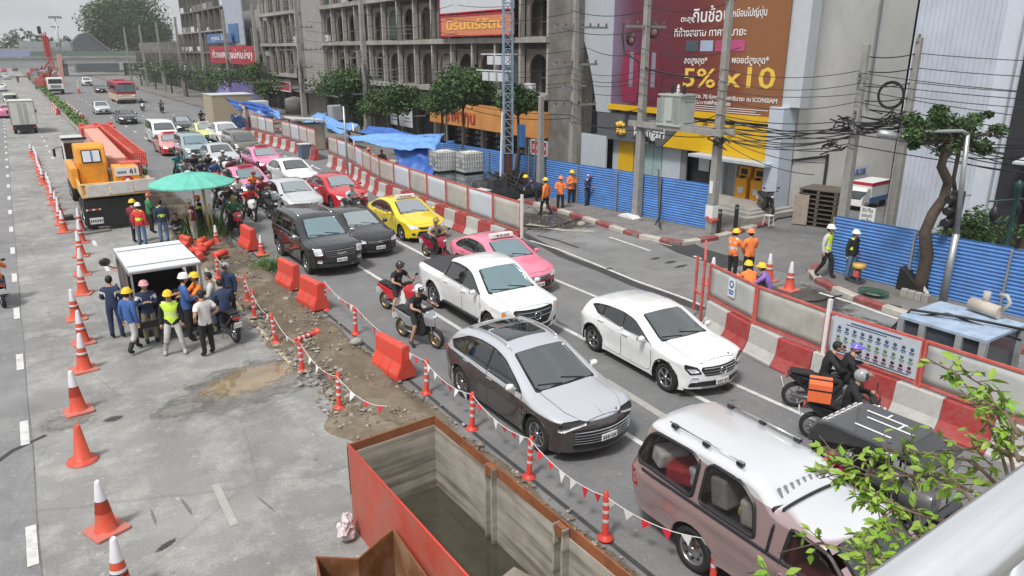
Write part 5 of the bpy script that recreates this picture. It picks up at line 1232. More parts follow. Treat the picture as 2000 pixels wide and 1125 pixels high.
def head_part(mb,c,f):
    # head ellipsoid with chin, nose, ears, eyes and mouth; f turns it about z
    M=Matrix.Translation(c)@Matrix.Rotation(f,4,'Z');b=len(mb.v)
    mb.sph((0,0,0),.1,(.76,.94,1.16),12)
    for i in range(b,len(mb.v)):
        x,y,z=mb.v[i]
        if z<-.02:k=1+(z+.02)*3.2;mb.v[i]=(x*k,y*(1+(z+.02)*1.2)+.008,z)
    mb.add([(-.014,.084,-.035),(.014,.084,-.035),(0,.088,.012),(0,.112,-.026)],[(0,1,3),(0,3,2),(1,2,3)])
    for s_ in(-1,1):
        mb.sph((s_*.077,-.005,-.01),.022,(.4,.8,1.1),6)
        mb.sph((s_*.029,.082,.005),.011,(1.3,.6,.7),6,m=1);mb.sph((s_*.029,.0875,.005),.006,(1,.6,1),6,m=2)
        mb.box((s_*.03,.087,.022),(.03,.008,.006),m=2)
    mb.box((0,.083,-.062),(.036,.012,.011),m=3)
    for i in range(b,len(mb.v)):mb.v[i]=tuple(M@Vector(mb.v[i]))
def hand_part(mb,wr,el,curl,side):
    w_=Vector(wr);d=(w_-Vector(el)).normalized();u=Vector((0,0,1))if abs(d.z)<.8 else Vector((0,1,0));sx=d.cross(u).normalized();up=sx.cross(d).normalized()
    mb.tube([w_-d*.01,w_+d*.03,w_+d*.075],[.024,.035,.03],7)
    pal=w_+d*.07
    for k,ln in enumerate((.055,.065,.06,.048)):
        o=sx*((k-1.5)*.017);a=pal+o;b=a+(d*math.cos(curl)-up*math.sin(curl))*ln*.55;c=b+(d*math.cos(curl*2)-up*math.sin(curl*2))*ln*.55
        mb.tube([a,b,c],[.0095,.0088,.007],5)
    t0=w_+d*.025+sx*(.028*side);t1=t0+(sx*side*.6+d*.7-up*.3).normalized()*.035;t2=t1+(d*.9-up*.4).normalized()*.028
    mb.tube([t0,t1,t2],[.012,.0105,.008],5)
def finish_people():
    bpy.context.view_layer.update();dg=bpy.context.evaluated_depsgraph_get()
    for P_ in PEOPLE:
        src=P_['o'];me=bpy.data.meshes.new_from_object(src.evaluated_get(dg),depsgraph=dg);J=P_['J'];root=P_['root']
        me.calc_loop_triangles()if False else None
        V=np.array([v.co[:]for v in me.vertices]);N=np.array([v.normal[:]for v in me.vertices]);F=[tuple(p.vertices)for p in me.polygons]
        # nearest bone per vertex
        best=np.full(len(V),1e9);lab=np.zeros(len(V),int);tt=np.zeros(len(V))
        for bi,(a,b,_)in enumerate(BONES):
            A_=np.array(J[a]);B_=np.array(J[b]);AB=B_-A_;t=np.clip(((V-A_)@AB)/(AB@AB),0,1);d=np.linalg.norm(V-(A_+t[:,None]*AB),axis=1)-(RAD[a][0]*(1-t)+RAD[b][0]*t)*.9
            m=d<best;best[m]=d[m];lab[m]=bi;tt[m]=t[m]
        kind=[BONES[i][2]for i in lab]
        mb=MB();mb.v=[tuple(v)for v in V];mb.f=F[:];mb.m=[0]*len(F);mb.sm=[True]*len(F)
        hc=Vector(J['hd'])+Vector((0,.015,.045));nk=Vector(J['nk'])
        head_part(mb,hc,0)
        hand_part(mb,J['wl'],J['el'],.5,1);hand_part(mb,J['wr'],J['er'],.5,-1)
        body=inst('body',mb.mesh('body',[P_['skin'],EYW,EYE,LIP]),root)
        def cloth(name,sel,off,mat,mats=None,mfun=None,wob=.004):
            vm={};w_=MB()
            for f in F:
                if not all(sel(i)for i in f):continue
                fi=[]
                for i in f:
                    if i not in vm:
                        vm[i]=len(w_.v);o_=off+wob*math.sin(V[i][2]*60+V[i][0]*40);w_.v.append(tuple(V[i]+N[i]*o_))
                    fi.append(vm[i])
                w_.f.append(tuple(fi));w_.sm.append(True);w_.m.append(mfun(np.mean([V[i]for i in f],axis=0))if mfun else 0)
            if w_.f:return inst(name,w_.mesh(name,mats or mat),root)
        pz=J['pel'][2];chy=J['ch'][2]
        top=('torso','uarm','farm')if P_['sleeves']=='long' else('torso','uarm')
        def s_shirt(i):
            k=kind[i]
            if k in top:return not(k=='uarm' and P_['sleeves']!='long' and tt[i]>.6)
            return(k=='hip' and V[i][2]>pz-.12)or(k=='thigh' and V[i][2]>pz-.13 and tt[i]<.35)
        st=P_['stripe']
        cloth('jacket' if P_['sleeves']=='long' else 'shirt',s_shirt,.016,P_['shirt'],[P_['shirt'],st or P_['shirt']],(lambda c:1 if st and abs(c[2]-chy+.02)<.035 else 0),.006)
        cloth('trousers' if P_['legl']=='long' else 'shorts',lambda i:(kind[i]in('hip','thigh','shin')[:3 if P_['legl']=='long' else 2]or(kind[i]=='torso' and np.linalg.norm(V[i]-np.array(J['pel']))<.19))and not(kind[i]=='shin' and P_['boots']and tt[i]>.45),.012,P_['legs'])
        for sd in('l','r'):
            x0=J['a'+sd][0]
            cloth('shoe',lambda i,sd=sd:(kind[i]=='foot' or(kind[i]=='shin' and(tt[i]>.9 or(P_['boots']and tt[i]>.42))))and np.linalg.norm(V[i][:2]-np.array(J['a'+sd][:2]))<.24 and(V[i][0]*x0>0 or abs(x0)<.05),.013,P_['boots']or P_['shoe'],wob=0)
        if P_['vest']:
            v0=P_['vest'];u0=Vector(J['pel']);u1=Vector(J['nk']);ax=(u1-u0)
            def vm_(c):
                t=(Vector(c)-u0).dot(ax)/ax.dot(ax)
                return 1 if(abs(t-.28)<.05 or(abs(abs(c[0])-.085)<.022 and t>.3))else 0
            cloth('safety_vest',lambda i:kind[i]=='torso' and abs(V[i][0])<.2 or(kind[i]=='hip' and V[i][2]>pz-.09),.03,v0,[v0,P_['vstripe']],vm_)
        hh=MB();top_=hc+Vector((0,-.005,.02))
        if P_['hat']is None:
            b=len(hh.v);hh.sph(tuple(top_),.105,(.84,1.02,1.03),12)
            keep=[]
            for f,m,s_ in zip(hh.f,hh.m,hh.sm):
                c=sum((Vector(hh.v[i])for i in f),Vector())/len(f)-top_
                if c.z>-.02+max(0,c.y)*1.1 or(c.y<-.02 and c.z>-.085):keep.append(f)
            hh.f=keep;hh.m=[0]*len(keep);hh.sm=[True]*len(keep);inst('hair',hh.mesh('hair',HAR),root)
        elif P_['hatkind']=='hard':
            c=top_+Vector((0,.0,.01));hh.lathe([(.14,-.002),(.132,.012),(.122,.03),(.112,.07),(.085,.105),(.045,.123),(.001,.126)],14,c)
            hh.v=[(c.x+(x-c.x)*.92,y,z)for x,y,z in hh.v]
            hh.box((c.x,c.y+.125,c.z+.004),(.15,.07,.014));hh.bar((c.x,c.y-.09,c.z+.09),(c.x,c.y+.09,c.z+.098),.03,.05)
            inst('hard_hat',hh.mesh('hard_hat',P_['hat']),root)
            n2=MB();n2.sph(tuple(top_+Vector((0,-.01,-.03))),.1,(.84,1.0,1.0),10);keep=[f for f in n2.f if(sum((Vector(n2.v[i])for i in f),Vector())/len(f)-top_).y<.0]
            n2.f=keep;n2.m=[0]*len(keep);n2.sm=[True]*len(keep);inst('hair',n2.mesh('hair',P_['mask']or HAR),root)
        elif P_['hatkind']=='cap':
            hh.sph(tuple(top_+Vector((0,0,.01))),.108,(.86,1.03,1.0),12,half=True);hh.box((top_.x,top_.y+.13,top_.z+.012),(.13,.1,.012));inst('cap',hh.mesh('cap',P_['hat']),root)
        elif P_['hatkind']=='moto':
            hh.sph(tuple(top_),.135,(.9,1.05,1.02),14);keep=[]
            for f in hh.f:
                c=sum((Vector(hh.v[i])for i in f),Vector())/len(f)-top_
                if not(c.y>.03 and c.z<.045)and c.z>-.09:keep.append(f)
            hh.f=keep;hh.m=[0]*len(keep);hh.sm=[True]*len(keep)
            hh.box((top_.x,top_.y+.13,top_.z+.055),(.16,.03,.02));ho=inst('crash_helmet',hh.mesh('crash_helmet',P_['hat']),root)
            vz=MB();vz.sph(tuple(top_),.139,(.9,1.05,1.0),14);vz.f=[f for f in vz.f if(lambda c:c.y>.05 and-.05<c.z<.06)(sum((Vector(vz.v[i])for i in f),Vector())/len(f)-top_)]
            vz.m=[0]*len(vz.f);vz.sm=[True]*len(vz.f)
            if P_['mask']is None:inst('visor',vz.mesh('visor',GLS),ho)
        if P_['mask']and P_['hatkind']!='hard':
            q=MB();q.sph(tuple(hc+Vector((0,.02,-.05))),.085,(.85,.9,.7),10);inst('face_mask',q.mesh('face_mask',P_['mask']),root)
        bpy.data.objects.remove(src);bpy.data.meshes.remove(me)
    PEOPLE.clear()
# ================================================================ motorcycles
SEAT=mt('seat_vinyl',(.02,.02,.022),.5,var=.1)
ENG=mt('engine_metal',(.18,.18,.19),.4,.8,.2,12)
def moto(label,x,y,yaw,pnt,pnt2=None,kind='scooter',group=None,box=None,name='motorcycle',z=0,lean=0,cat='motorcycle'):
    # heads towards local +y
    r=thing(name,label,cat,(x,y,z),R_(yaw),group);p2=pnt2 or BLK
    if lean:r.rotation_euler.y=R_(lean)
    Rw=.27 if kind=='scooter' else .29;wb=.63
    for yw,nm in((wb,'front_wheel'),(-wb,'rear_wheel')):
        t=MB();t.lathe([(Rw*.74,-.045),(Rw*.9,-.055),(Rw,-.02),(Rw,.02),(Rw*.9,.055),(Rw*.74,.045),(Rw*.74,-.045)],22,axis='x')
        t.lathe([(Rw*.75,-.03),(Rw*.66,-.03),(Rw*.66,.03),(Rw*.75,.03)],22,axis='x',m=1)
        for k in range(5):
            a=2*math.pi*k/5;t.bar((0,0,0),(0,Rw*.7*math.cos(a),Rw*.7*math.sin(a)),.03,.025,1,up=(1,0,0))
        t.cyl((-.06,0,0),(.06,0,0),.035,n=10,m=1)
        t.build(nm,[RUB,ALU if kind!='scooter' else mt('gold_wheel',(.45,.33,.15),.35,.9,.05)],r,(0,yw,Rw))
    b=MB()
    for s_ in(-1,1):b.tube([(s_*.07,wb,Rw),(s_*.07,wb-.17,.72)],.018,6)
    b.tube([(0,wb-.15,.66),(0,wb-.24,.95)],.025,6);b.build('front_fork',[ENG],r)
    b=MB();b.prism([(wb-.2,Rw+.12),(wb-.1,Rw+.2),(wb+.08,Rw+.12),(wb+.26,Rw-.02),(wb+.1,Rw+.05)][::-1],-.055,.055,'x');b.build('mudguard',[pnt],r,bevel=.015)
    # front cowl
    b=MB()
    if kind=='scooter':
        b.add([(-.05,wb-.02,.58),(.05,wb-.02,.58),(.17,wb-.22,.62),(.2,wb-.24,.86),(.1,wb-.17,.98),(-.1,wb-.17,.98),(-.2,wb-.24,.86),(-.17,wb-.22,.62),(0,wb+.03,.74),(-.12,wb-.3,.55),(.12,wb-.3,.55),(.14,wb-.36,.95),(-.14,wb-.36,.95)],
              [(0,1,8),(1,2,3,8),(3,4,8),(4,5,8),(5,6,8),(6,7,0,8),(7,9,12,6),(2,10,11,3),(9,10,11,12),(12,11,4,5),(6,12,5),(3,4,11),(0,1,10,9),(0,9,7),(1,2,10)])
    else:
        b.add([(-.09,wb-.16,.72),(.09,wb-.16,.72),(.11,wb-.18,.95),(-.11,wb-.18,.95),(0,wb-.1,.8),(.1,wb-.3,.75),(-.1,wb-.3,.75),(.1,wb-.3,.95),(-.1,wb-.3,.95),(0,wb-.18,1.02)],
              [(0,1,4),(1,2,4),(2,3,4),(3,0,4),(1,5,7,2),(0,3,8,6),(2,7,9),(3,9,8),(7,8,9),(2,9,3),(5,6,8,7)])
    fc=b.build('front_cowl',[pnt],r,bevel=.015)
    l=MB();l.sph((0,wb-.1 if kind!='scooter' else wb-.0,.86 if kind!='scooter' else .84),.07,(1.2,.5,.7),10);l.build('headlight',[LMP],fc)
    if kind=='scooter':
        b=MB()
        for s_ in(-1,1):b.prism([(wb-.2,.46),(wb-.24,.9),(wb-.36,.8),(wb-.4,.46),(-.1,.36),(-.1,.28),(wb-.36,.28)],s_*.12,s_*.19,'x')
        b.prism([(.3,.28),(.3,.5),(.15,.58),(-.15,.6),(-.2,.28)],-.12,.12,'x');b.build('leg_shield',[p2],r,bevel=.012)
    else:
        b=MB();b.prism([(.32,.66),(.3,.84),(.05,.86),(-.12,.76),(-.1,.6),(.2,.52)],-.1,.1,'x',m=0);b.build('fuel_tank',[pnt],r,bevel=.03)
        b=MB();b.box((0,.1,.4),(.24,.36,.3));b.tube([(.12,.25,.42),(.15,.1,.24),(.16,-.55,.3),(.16,-.75,.36)],[.025,.025,.04,.045],8);b.build('engine',[ENG],r,bevel=.02)
    b=MB();b.prism([(.0,.42),(.05,.7),(-.3,.7),(-.8,.82),(-.86,.76),(-.5,.5),(-.35,.4)],-.13,.13,'x');b.build('tail_body',[pnt],r,bevel=.03)
    b=MB();b.prism([(.08,.74),(.02,.79),(-.25,.77),(-.36,.84),(-.78,.87),(-.8,.83),(-.35,.74),(.05,.70)],-.14,.14,'x');b.build('seat',[SEAT],r,bevel=.03)
    b=MB();b.bar((.09,-.05,.34),(.09,-wb,Rw),.05,.09);b.bar((-.09,-.05,.34),(-.09,-wb,Rw),.05,.06);b.box((0,-.1,.34),(.2,.34,.18));b.tube([(.13,0,.25),(.15,-.6,.32)],[.03,.05],8)
    b.bar((0,-.1,.3),(-.2,-.2,.03),.02,.02);b.build('swing_arm',[ENG],r)
    b=MB();hy=wb-.27;hz=1.0
    b.tube([(-.36,hy-.1,hz+.02),(-.2,hy,hz+.01),(0,hy+.03,hz),(.2,hy,hz+.01),(.36,hy-.1,hz+.02)],.014,6)
    for s_ in(-1,1):b.tube([(s_*.25,hy-.03,hz+.015),(s_*.37,hy-.105,hz+.02)],.021,7)
    b.box((0,hy-.02,hz-.02),(.3,.12,.09));hb=b.build('handlebar',[BLK],r)
    for s_ in(-1,1):
        m=MB();m.tube([(s_*.2,hy,hz+.01),(s_*.3,hy+.03,hz+.17)],.008,5);m.sph((s_*.33,hy+.03,hz+.2),.06,(1.2,.3,.7),8);m.build('mirror',[BLK],hb)
    t=MB();t.box((0,-.86,.72),(.2,.05,.06));t.build('tail_lamp',[RED],r,bevel=.01)
    q=MB();q.box((0,-.93,.56),(.2,.015,.16),rx=.3);q.build('number_plate',[WHT],r)
    if box:
        q=MB();q.box((0,-.62,1.06),(.42,.42,.4));bx=q.build('delivery_box',[box],r,bevel=.02)
        q=MB();q.box((0,-.62,1.12),(.43,.43,.03));q.box((0,-.62,1.265),(.06,.43,.01));q.build('box_strap',[BLK],bx)
    return r
def rider(m_label,x,y,yaw,**k):
    # seated on a motorcycle at x,y heading yaw
    back=k.pop('back',0);a=R_(yaw);return person(m_label,xyz=(x-math.sin(a)*(-.12-back),y+math.cos(a)*(-.12-back),k.pop('zz',.04)),face=yaw,name='person',**k)
# ================================================================ vehicles
pW=paint('white',(.80,.81,.81));pY=paint('yellow',(.80,.60,.015));pB=paint('black',(.012,.012,.014));pSil=paint('silver',(.62,.64,.65),.3);pG=paint('greyblue',(.52,.55,.62),.4,.2);pDk=paint('dark_plum',(.055,.045,.048),.45)
pPink=paint('pink',(.80,.22,.32));pPk2=paint('rose_pink',(.72,.20,.38));pMar=paint('maroon',(.33,.01,.04));pRed=paint('red',(.55,.02,.03));pLB=paint('iceblue',(.36,.47,.52),.4);pRose=paint('rose_metal',(.42,.25,.25),.45,.22);pPearl=paint('pearl',(.78,.80,.83),.15,.22)
pGrn=paint('green',(.02,.28,.12));pDG=paint('charcoal',(.05,.052,.058),.5);pSal=paint('salmon',(.74,.26,.24));pLime=paint('lime',(.62,.70,.22));pOl=paint('olive_grey',(.17,.16,.13),.3)
TW=mt('taxi_sign_white',(.75,.73,.70),.4)
CGL=mt('canopy_glass',(.03,.03,.03),.03,0,0,ior=1.5,coat=1);CGL.node_tree.nodes['Principled BSDF'].inputs['Alpha'].default_value=.38
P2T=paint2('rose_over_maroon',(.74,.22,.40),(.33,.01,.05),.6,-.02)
def taxisign(col=TW,txt=True):
    def f(o):
        m=MB();m.prism([(-.05,1.44),(-.09,1.58),(.09,1.58),(.11,1.44)],-.42,.42,'x');s=m.build('taxi_sign',[col],o,bevel=.015)
        text('TAXI',.12,s,(0,.11,1.51),(R_(98),0,R_(180)),REDS,ext=.003,width=.5)
    return f
def place(px,py,spec,side='front',z=.25):
    if side=='front':
        g=G(px,py,z);return g.x,g.y+max(p[0]for p in SPEC[spec]['prof'])
    g=G(px,py);S=SPEC[spec]
    return g.x+S['W']/2-.06,(g.y+S['wheels'][0]if side=='fw' else g.y+S['wheels'][1])
A='cars queuing in the open lanes';B_='taxis in the queue'
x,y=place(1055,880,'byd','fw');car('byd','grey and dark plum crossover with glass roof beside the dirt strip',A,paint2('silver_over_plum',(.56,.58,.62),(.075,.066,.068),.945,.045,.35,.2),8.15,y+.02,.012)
x,y=place(1305,764,'gla','fw');car('gla','white compact crossover with black roof bars nearest the near barrier',A,pW,x+.03,y,-.055,scale=1.0)
x,y=place(845,598,'pickup','rw');car('pickup','white double cab pickup with grey bed cover',A,pW,x,y-.1,-.01,front=GLC)
x,y=place(597,535,'suv','fw');car('suv','black seven seat SUV with silver roof rails beside the orange water barriers',A,paint('black_metallic',(.05,.055,.062),.65,.16),x+.05,y,.02,front=GLC)
x,y=place(742,492,'sedan');car('sedan','black saloon between the black SUV and the yellow taxi',A,pB,x,y,.02,front=GLP)
x,y=place(785,470,'sedan','fw');car('sedan','yellow taxi with white roof sign',B_,pY,x+.02,y,.0,extra=taxisign(),front=GLP,name='taxi')
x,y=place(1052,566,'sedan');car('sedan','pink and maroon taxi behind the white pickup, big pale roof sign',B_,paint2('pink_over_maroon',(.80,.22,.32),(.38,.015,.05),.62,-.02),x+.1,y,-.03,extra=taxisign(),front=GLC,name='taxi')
x,y=place(693,402,'sedan');car('sedan','red saloon with pale windscreen beside the far barrier',A,pRed,x,y,.03,front=GLP)
x,y=place(603,415,'sedan');car('sedan','silver saloon with pale bonnet right behind the black SUV',A,pSil,x,y,.02,front=GLP)
x,y=place(598,362,'sedan');car('sedan','white saloon behind the silver one',A,pW,x,y,.02)
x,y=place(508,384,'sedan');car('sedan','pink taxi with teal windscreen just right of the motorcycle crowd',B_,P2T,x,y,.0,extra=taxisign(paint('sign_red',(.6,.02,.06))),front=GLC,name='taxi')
x,y=place(535,333,'sedan');car('sedan','pink taxi behind the white saloon, farther one of the pink pair',B_,P2T,x,y,.0,extra=taxisign(paint('sign_red',(.6,.02,.06))),front=GLP,name='taxi')
x,y=place(447,324,'sedan');car('sedan','pale silver saloon with dark roof panel behind the riders',A,pSil,x,y,.0,front=GLW)
x,y=place(393,312,'suv');car('suv','ice blue SUV behind the riders, left of the pale silver saloon',A,pLB,x,y,.0,front=GLC)
x,y=place(345,299,'sedan');car('sedan','salmon red taxi left of the ice blue SUV',B_,paint2('salmon_over_red',(.74,.30,.28),(.55,.02,.03),.6,-.02),x,y,.0,front=GLP,extra=taxisign(paint('sign_red',(.6,.02,.06))),name='taxi')
x,y=place(328,278,'van');car('van','tall white people carrier behind the salmon red taxi',A,pW,x,y,.0)
x,y=place(366,256,'sedan');car('sedan','black saloon right of the white people carrier',A,pB,x,y,.0,front=GLP)
x,y=place(413,273,'sedan');car('sedan','yellow and green taxi partly behind the white pickup in the far queue',B_,paint2('lime_over_green',(.66,.72,.22),(.02,.28,.12),.6,-.02),x,y,.0,front=GLP,extra=taxisign(),name='taxi')
x,y=place(455,281,'pickup');car('pickup','white pickup in the far queue beside the barrier',A,pW,x,y,.0,front=GLP)
x,y=place(487,302,'van');car('van','olive grey covered van behind the farther pink taxi',A,pOl,x,y,.0,scale=.92)
x,y=place(253,239,'sedan');car('sedan','black saloon driving alone in front of the bus','cars approaching the queue',pB,x,y,.0)
x,y=place(203,220,'sedan');car('sedan','silver saloon approaching left of the lone black one','cars approaching the queue',pSil,x,y,.0)
x,y=place(199,179,'sedan');car('sedan','dark grey saloon left of the bus','cars approaching the queue',pDG,x,y,.0)
x,y=place(172,166,'pickup');car('pickup','white pickup approaching in the far distance by the red rig','cars approaching the queue',pW,x,y,.0)
g=G(1350,1118);car('canopy','rose and white pickup with tall white canopy at the bottom of the view',None,paint2('white_over_rose',(.76,.77,.80),(.42,.31,.31),1.66,.06,.4,.2),g.x+.84,g.y-1.42,-.02,side=CGL,front=GLS,name='canopy_pickup')
# traffic on the other carriageway seen from behind
o=car('sedan','green and pink taxi driving away left of the white box lorry',None,pPk2,G(17,231).x,G(17,231).y+2,math.pi,low=pMar,name='taxi')
o=car('van','pale green van just ahead of the pink taxi at the left edge',None,paint('pale_green',(.45,.55,.4)),G(24,212).x,G(24,212).y+2,math.pi)
for i,(px,py,c,lb)in enumerate([(14,155,pSil,'tiny silver car far up the left carriageway'),(4,178,pW,'white car cut by the left edge of the view'),(30,139,pDG,'tiny dark car farthest up the left carriageway'),(8,141,pRed,'tiny red car at the far left')]):
    g=G(px,py);car('sedan',lb,'far cars on the left carriageway',c,g.x,g.y,math.pi)
drop_protos()
# ---- box lorry
def wheels_on(root,ys,xs,R,style='steel',wd=.26):
    tm,rm=wheel_meshes(R,wd,style)
    for y in ys:
        for x in xs:
            w_=inst('wheel',tm,root,(x,y,R),(0,0,0 if x>0 else math.pi));inst('rim',rm,w_)
g=G(52,262);r=thing('box_lorry','white box lorry driving away on the left carriageway','lorry',(g.x,g.y+2.4,0))
CRM=mt('lorry_box_cream',(.60,.60,.55),.5,var=.08,dirt=(.45,.44,.4),dscale=1)
m=MB();m.box((0,-.2,1.85),(1.95,4.2,2.1));m.build('box_body',[CRM],r,bevel=.03)
for s_ in(-1,1):
    m=MB();m.box((s_*.485,-2.315,1.85),(.93,.03,1.98));d=m.build('rear_door',[CRM],r);m=MB();[m.bar((s_*q,-2.35,.95),(s_*q,-2.35,2.75),.035)for q in(.15,.3)];m.build('lock_bar',[STL],d)
m=MB();[m.bar(a,b,.05)for a,b in(((-.99,-2.33,.85),(.99,-2.33,.85)),((-.99,-2.33,2.92),(.99,-2.33,2.92)),((-.99,-2.33,.85),(-.99,-2.33,2.92)),((.99,-2.33,.85),(.99,-2.33,2.92)))];m.build('door_frame',[GRY],r)
m=MB();m.box((0,-.1,.6),(1.5,4.6,.3));m.box((0,-2.3,.55),(1.9,.15,.22));m.build('chassis',[BLK],r)
m=MB();m.prism([(2.0,.5),(2.0,2.1),(2.9,2.1),(3.5,1.4),(3.6,.5)],-.88,.88,'x');m.build('cab',[pW],r,bevel=.06)
for s_ in(-1,1):m=MB();m.box((s_*.8,-2.4,.6),(.2,.05,.12));m.build('tail_lamp',[RED],r);m=MB();m.box((s_*1.15,2.7,1.7),(.16,.06,.3));m.build('mirror',[BLK],r)
wheels_on(r,(-1.4,2.7),(-.78,.78),.38)
# ---- city bus
g=G(250,203);bus=thing('bus','red and cream city bus approaching in the distance','bus',(g.x,g.y+5.2,0),math.pi)
CRB=mt('bus_cream',(.55,.42,.30),.45,var=.1);RDB=mt('bus_red',(.40,.03,.07),.35,var=.08,coat=.5)
m=MB();m.prism([(-5.2,.95),(-5.2,2.85),(-5.0,3.02),(4.9,3.02),(5.15,2.85),(5.2,.95)],-1.25,1.25,'x');m.build('body',[RDB],bus,bevel=.06)
m=MB();m.prism([(-5.22,.38),(-5.22,1.32),(5.23,1.32),(5.26,.42)],-1.26,1.26,'x');m.build('lower_body',[CRB],bus,bevel=.04)
for s_ in(-1,1):m=MB();m.box((s_*.6,5.21,2.15),(1.12,.06,1.0));m.build('windscreen',[GLC],bus,bevel=.02)
m=MB();m.box((0,5.24,2.78),(1.7,.04,.2));m.build('route_board',[BLK],bus);m=MB();m.box((0,5.27,.9),(2.1,.04,.16));m.build('bumper_stripe',[WHT],bus);m=MB();m.box((0,5.25,.5),(2.4,.1,.22));m.build('bumper',[BLK],bus,bevel=.02)
for s_ in(-1,1):
    for q in(.72,.98):m=MB();m.lathe([(.001,.01),(.12,0),(.12,-.03)],12,(s_*q,5.28,1.1),axis='y');m.build('headlight',[LMP],bus)
    for k in range(7):m=MB();m.box((s_*1.25,-4.4+k*1.35,2.15),(.05,1.15,.75));m.build('side_window',[GLS],bus)
    m=MB();m.bar((s_*1.2,5.1,2.5),(s_*1.5,5.35,2.3),.04);m.box((s_*1.5,5.35,2.1),(.16,.06,.4));m.build('mirror',[BLK],bus)
m=MB();m.box((0,-2,3.08),(1.6,2,.16));m.build('roof_hatch',[RDB],bus)
wheels_on(bus,(3.3,-2.8),(-1.08,1.08),.48)
# ---- white tipper standing at the median
g=G(112,185);r=thing('tipper_lorry','white cab tipper lorry standing at the broken end of the median','lorry',(g.x,g.y+3,0),math.pi)
m=MB();m.prism([(1.4,.7),(1.4,2.9),(2.9,2.9),(3.1,2.2),(3.15,.7)],-1.2,1.2,'x');m.build('cab',[pW],r,bevel=.07);m=MB();m.box((0,3.1,2.2),(2.0,.1,.8),rx=-.1);m.build('windscreen',[GLS],r)
m=MB();m.box((0,3.18,.75),(2.3,.1,.4));m.build('bumper',[BLK],r);m=MB();m.box((0,3.17,1.4),(1.5,.06,.4));m.build('grille',[GRY],r)
m=MB();m.prism([(-4.2,1.2),(-4.3,2.6),(1.2,2.6),(1.2,1.2)],-1.2,1.2,'x');m.build('tipper_body',[pRed],r,bevel=.04);m=MB();m.box((0,-.8,.9),(1,7,.4));m.build('chassis',[BLK],r);wheels_on(r,(2.2,-1.5,-2.8),(-1.0,1.0),.5)
# ---- crane lorry
CRO=mt('crane_orange',(.78,.33,.03),.4,var=.1,dirt=(.5,.25,.06),dscale=2,damt=.4);CRP=mt('crane_platform',(.74,.50,.22),.55,var=.15,dirt=(.5,.36,.2),dscale=2,damt=.5);CRR=mt('crane_red',(.62,.07,.05),.45,var=.12,dirt=(.55,.2,.15),dscale=1.5,damt=.6);PLK=mt('deck_white',(.62,.60,.58),.5,var=.08,dirt=(.45,.36,.25),dscale=2,damt=.4)
SLM=mt('boom_salmon',(.68,.32,.24),.5,var=.12,dirt=(.55,.4,.35),dscale=1)
cr=thing('mobile_crane','orange lorry mounted crane with folded red lattice boom, parked in the closed lane','crane',(3.0,35.0,0))
m=MB();m.box((.1,6.0,.95),(1.7,11.2,.35));m.box((.0,.12,.75),(2.35,.14,1.15));m.box((.1,6,1.2),(2.4,10.4,.12));m.build('chassis',[BLK],cr)
tail=MB();tail.box((-.85,.03,.92),(.55,.05,.06));cr_p=tail.build('tail_board',[WHT],cr)
for dx in(-.98,-.72):m=MB();m.box((dx+.0,.0,.93),(.16,.03,.07));m.build('reflector',[RED],cr)
m=MB();m.box((-.8,.0,.45),(.5,.03,.26));np_=m.build('number_plate',[WHT],cr);m=MB();[m.box((-1.0+k*.08,-.02,.45),(.04,.01,.11))for k in range(6)];m.build('plate_marks',[DRK],np_)
wheels_on(cr,(1.4,2.75,8.2,9.6),(-1.02,1.12),.52,wd=.32)
for i in range(3):
    m=MB();m.box((-.68+i*.9+.12,-.02,1.72+.04*i),(.87,.07,.5),rz=0);m.build('rear_panel',[PLK],cr,bevel=.01)
m=MB();m.box((.12,2.4,1.5),(2.6,4.8,.14));m.box((-1.16,2.4,1.75),(.06,4.8,.45));m.box((1.4,2.0,1.75),(.06,4.0,.45));m.box((.12,0.05,1.98),(2.6,.1,.08));m.build('deck',[CRP],cr,bevel=.01)
m=MB();m.box((.68,1.2,2.1),(.95,1.2,.85));m.build('counterweight',[CRO],cr,bevel=.04)
m=MB();m.box((.68,.58,2.33),(.93,.04,.36));pl=m.build('white_panel',[WHT],cr);text('61',.3,pl,(.93,.55,2.33),(R_(90),0,0),DRK,ext=.004)
m=MB();[m.box((.33+k*.06,.555,2.31),(.04,.01,.1))for k in range(6)];m.build('small_marks',[BLUS],pl)
m=MB();m.lathe([(.001,-.012),(.22,-.01),(.22,0)],14,(.68,.59,1.93),axis='y');m.build('round_sticker',[REDS],cr);m=MB();m.lathe([(.001,-.016),(.1,-.014),(.1,0)],10,(.68,.59,1.93),axis='y');m.build('sticker_centre',[WHT],cr)
m=MB();m.prism([(2.2,1.6),(2.15,2.6),(2.3,3.25),(2.6,3.38),(4.0,3.3),(4.3,2.4),(4.3,1.6)],-1.02,.12,'x');cabo=m.build('operator_cab',[CRO],cr,bevel=.06)
m=MB();m.box((-.45,2.18,2.88),(.66,.06,.48),rx=-.2);m.build('rear_window',[mt('cab_glass_white',(.6,.66,.72),.1,var=0,coat=1)],cabo,bevel=.01);m=MB();m.box((-.45,2.15,2.88),(.05,.07,.48),rx=-.2);m.build('window_bar',[BLUS],cabo)
m=MB();[m.bar(a,b,.05)for a,b in(((-.8,2.14,2.62),(-.1,2.14,2.62)),((-.8,2.27,3.13),(-.1,2.27,3.13)),((-.8,2.14,2.62),(-.8,2.27,3.13)),((-.1,2.14,2.62),(-.1,2.27,3.13)))];m.build('window_frame',[BLK],cabo)
m=MB();m.box((-1.2,3.6,2.0),(.3,3.2,.9));m.build('side_guard',[CRO],cr,bevel=.05)
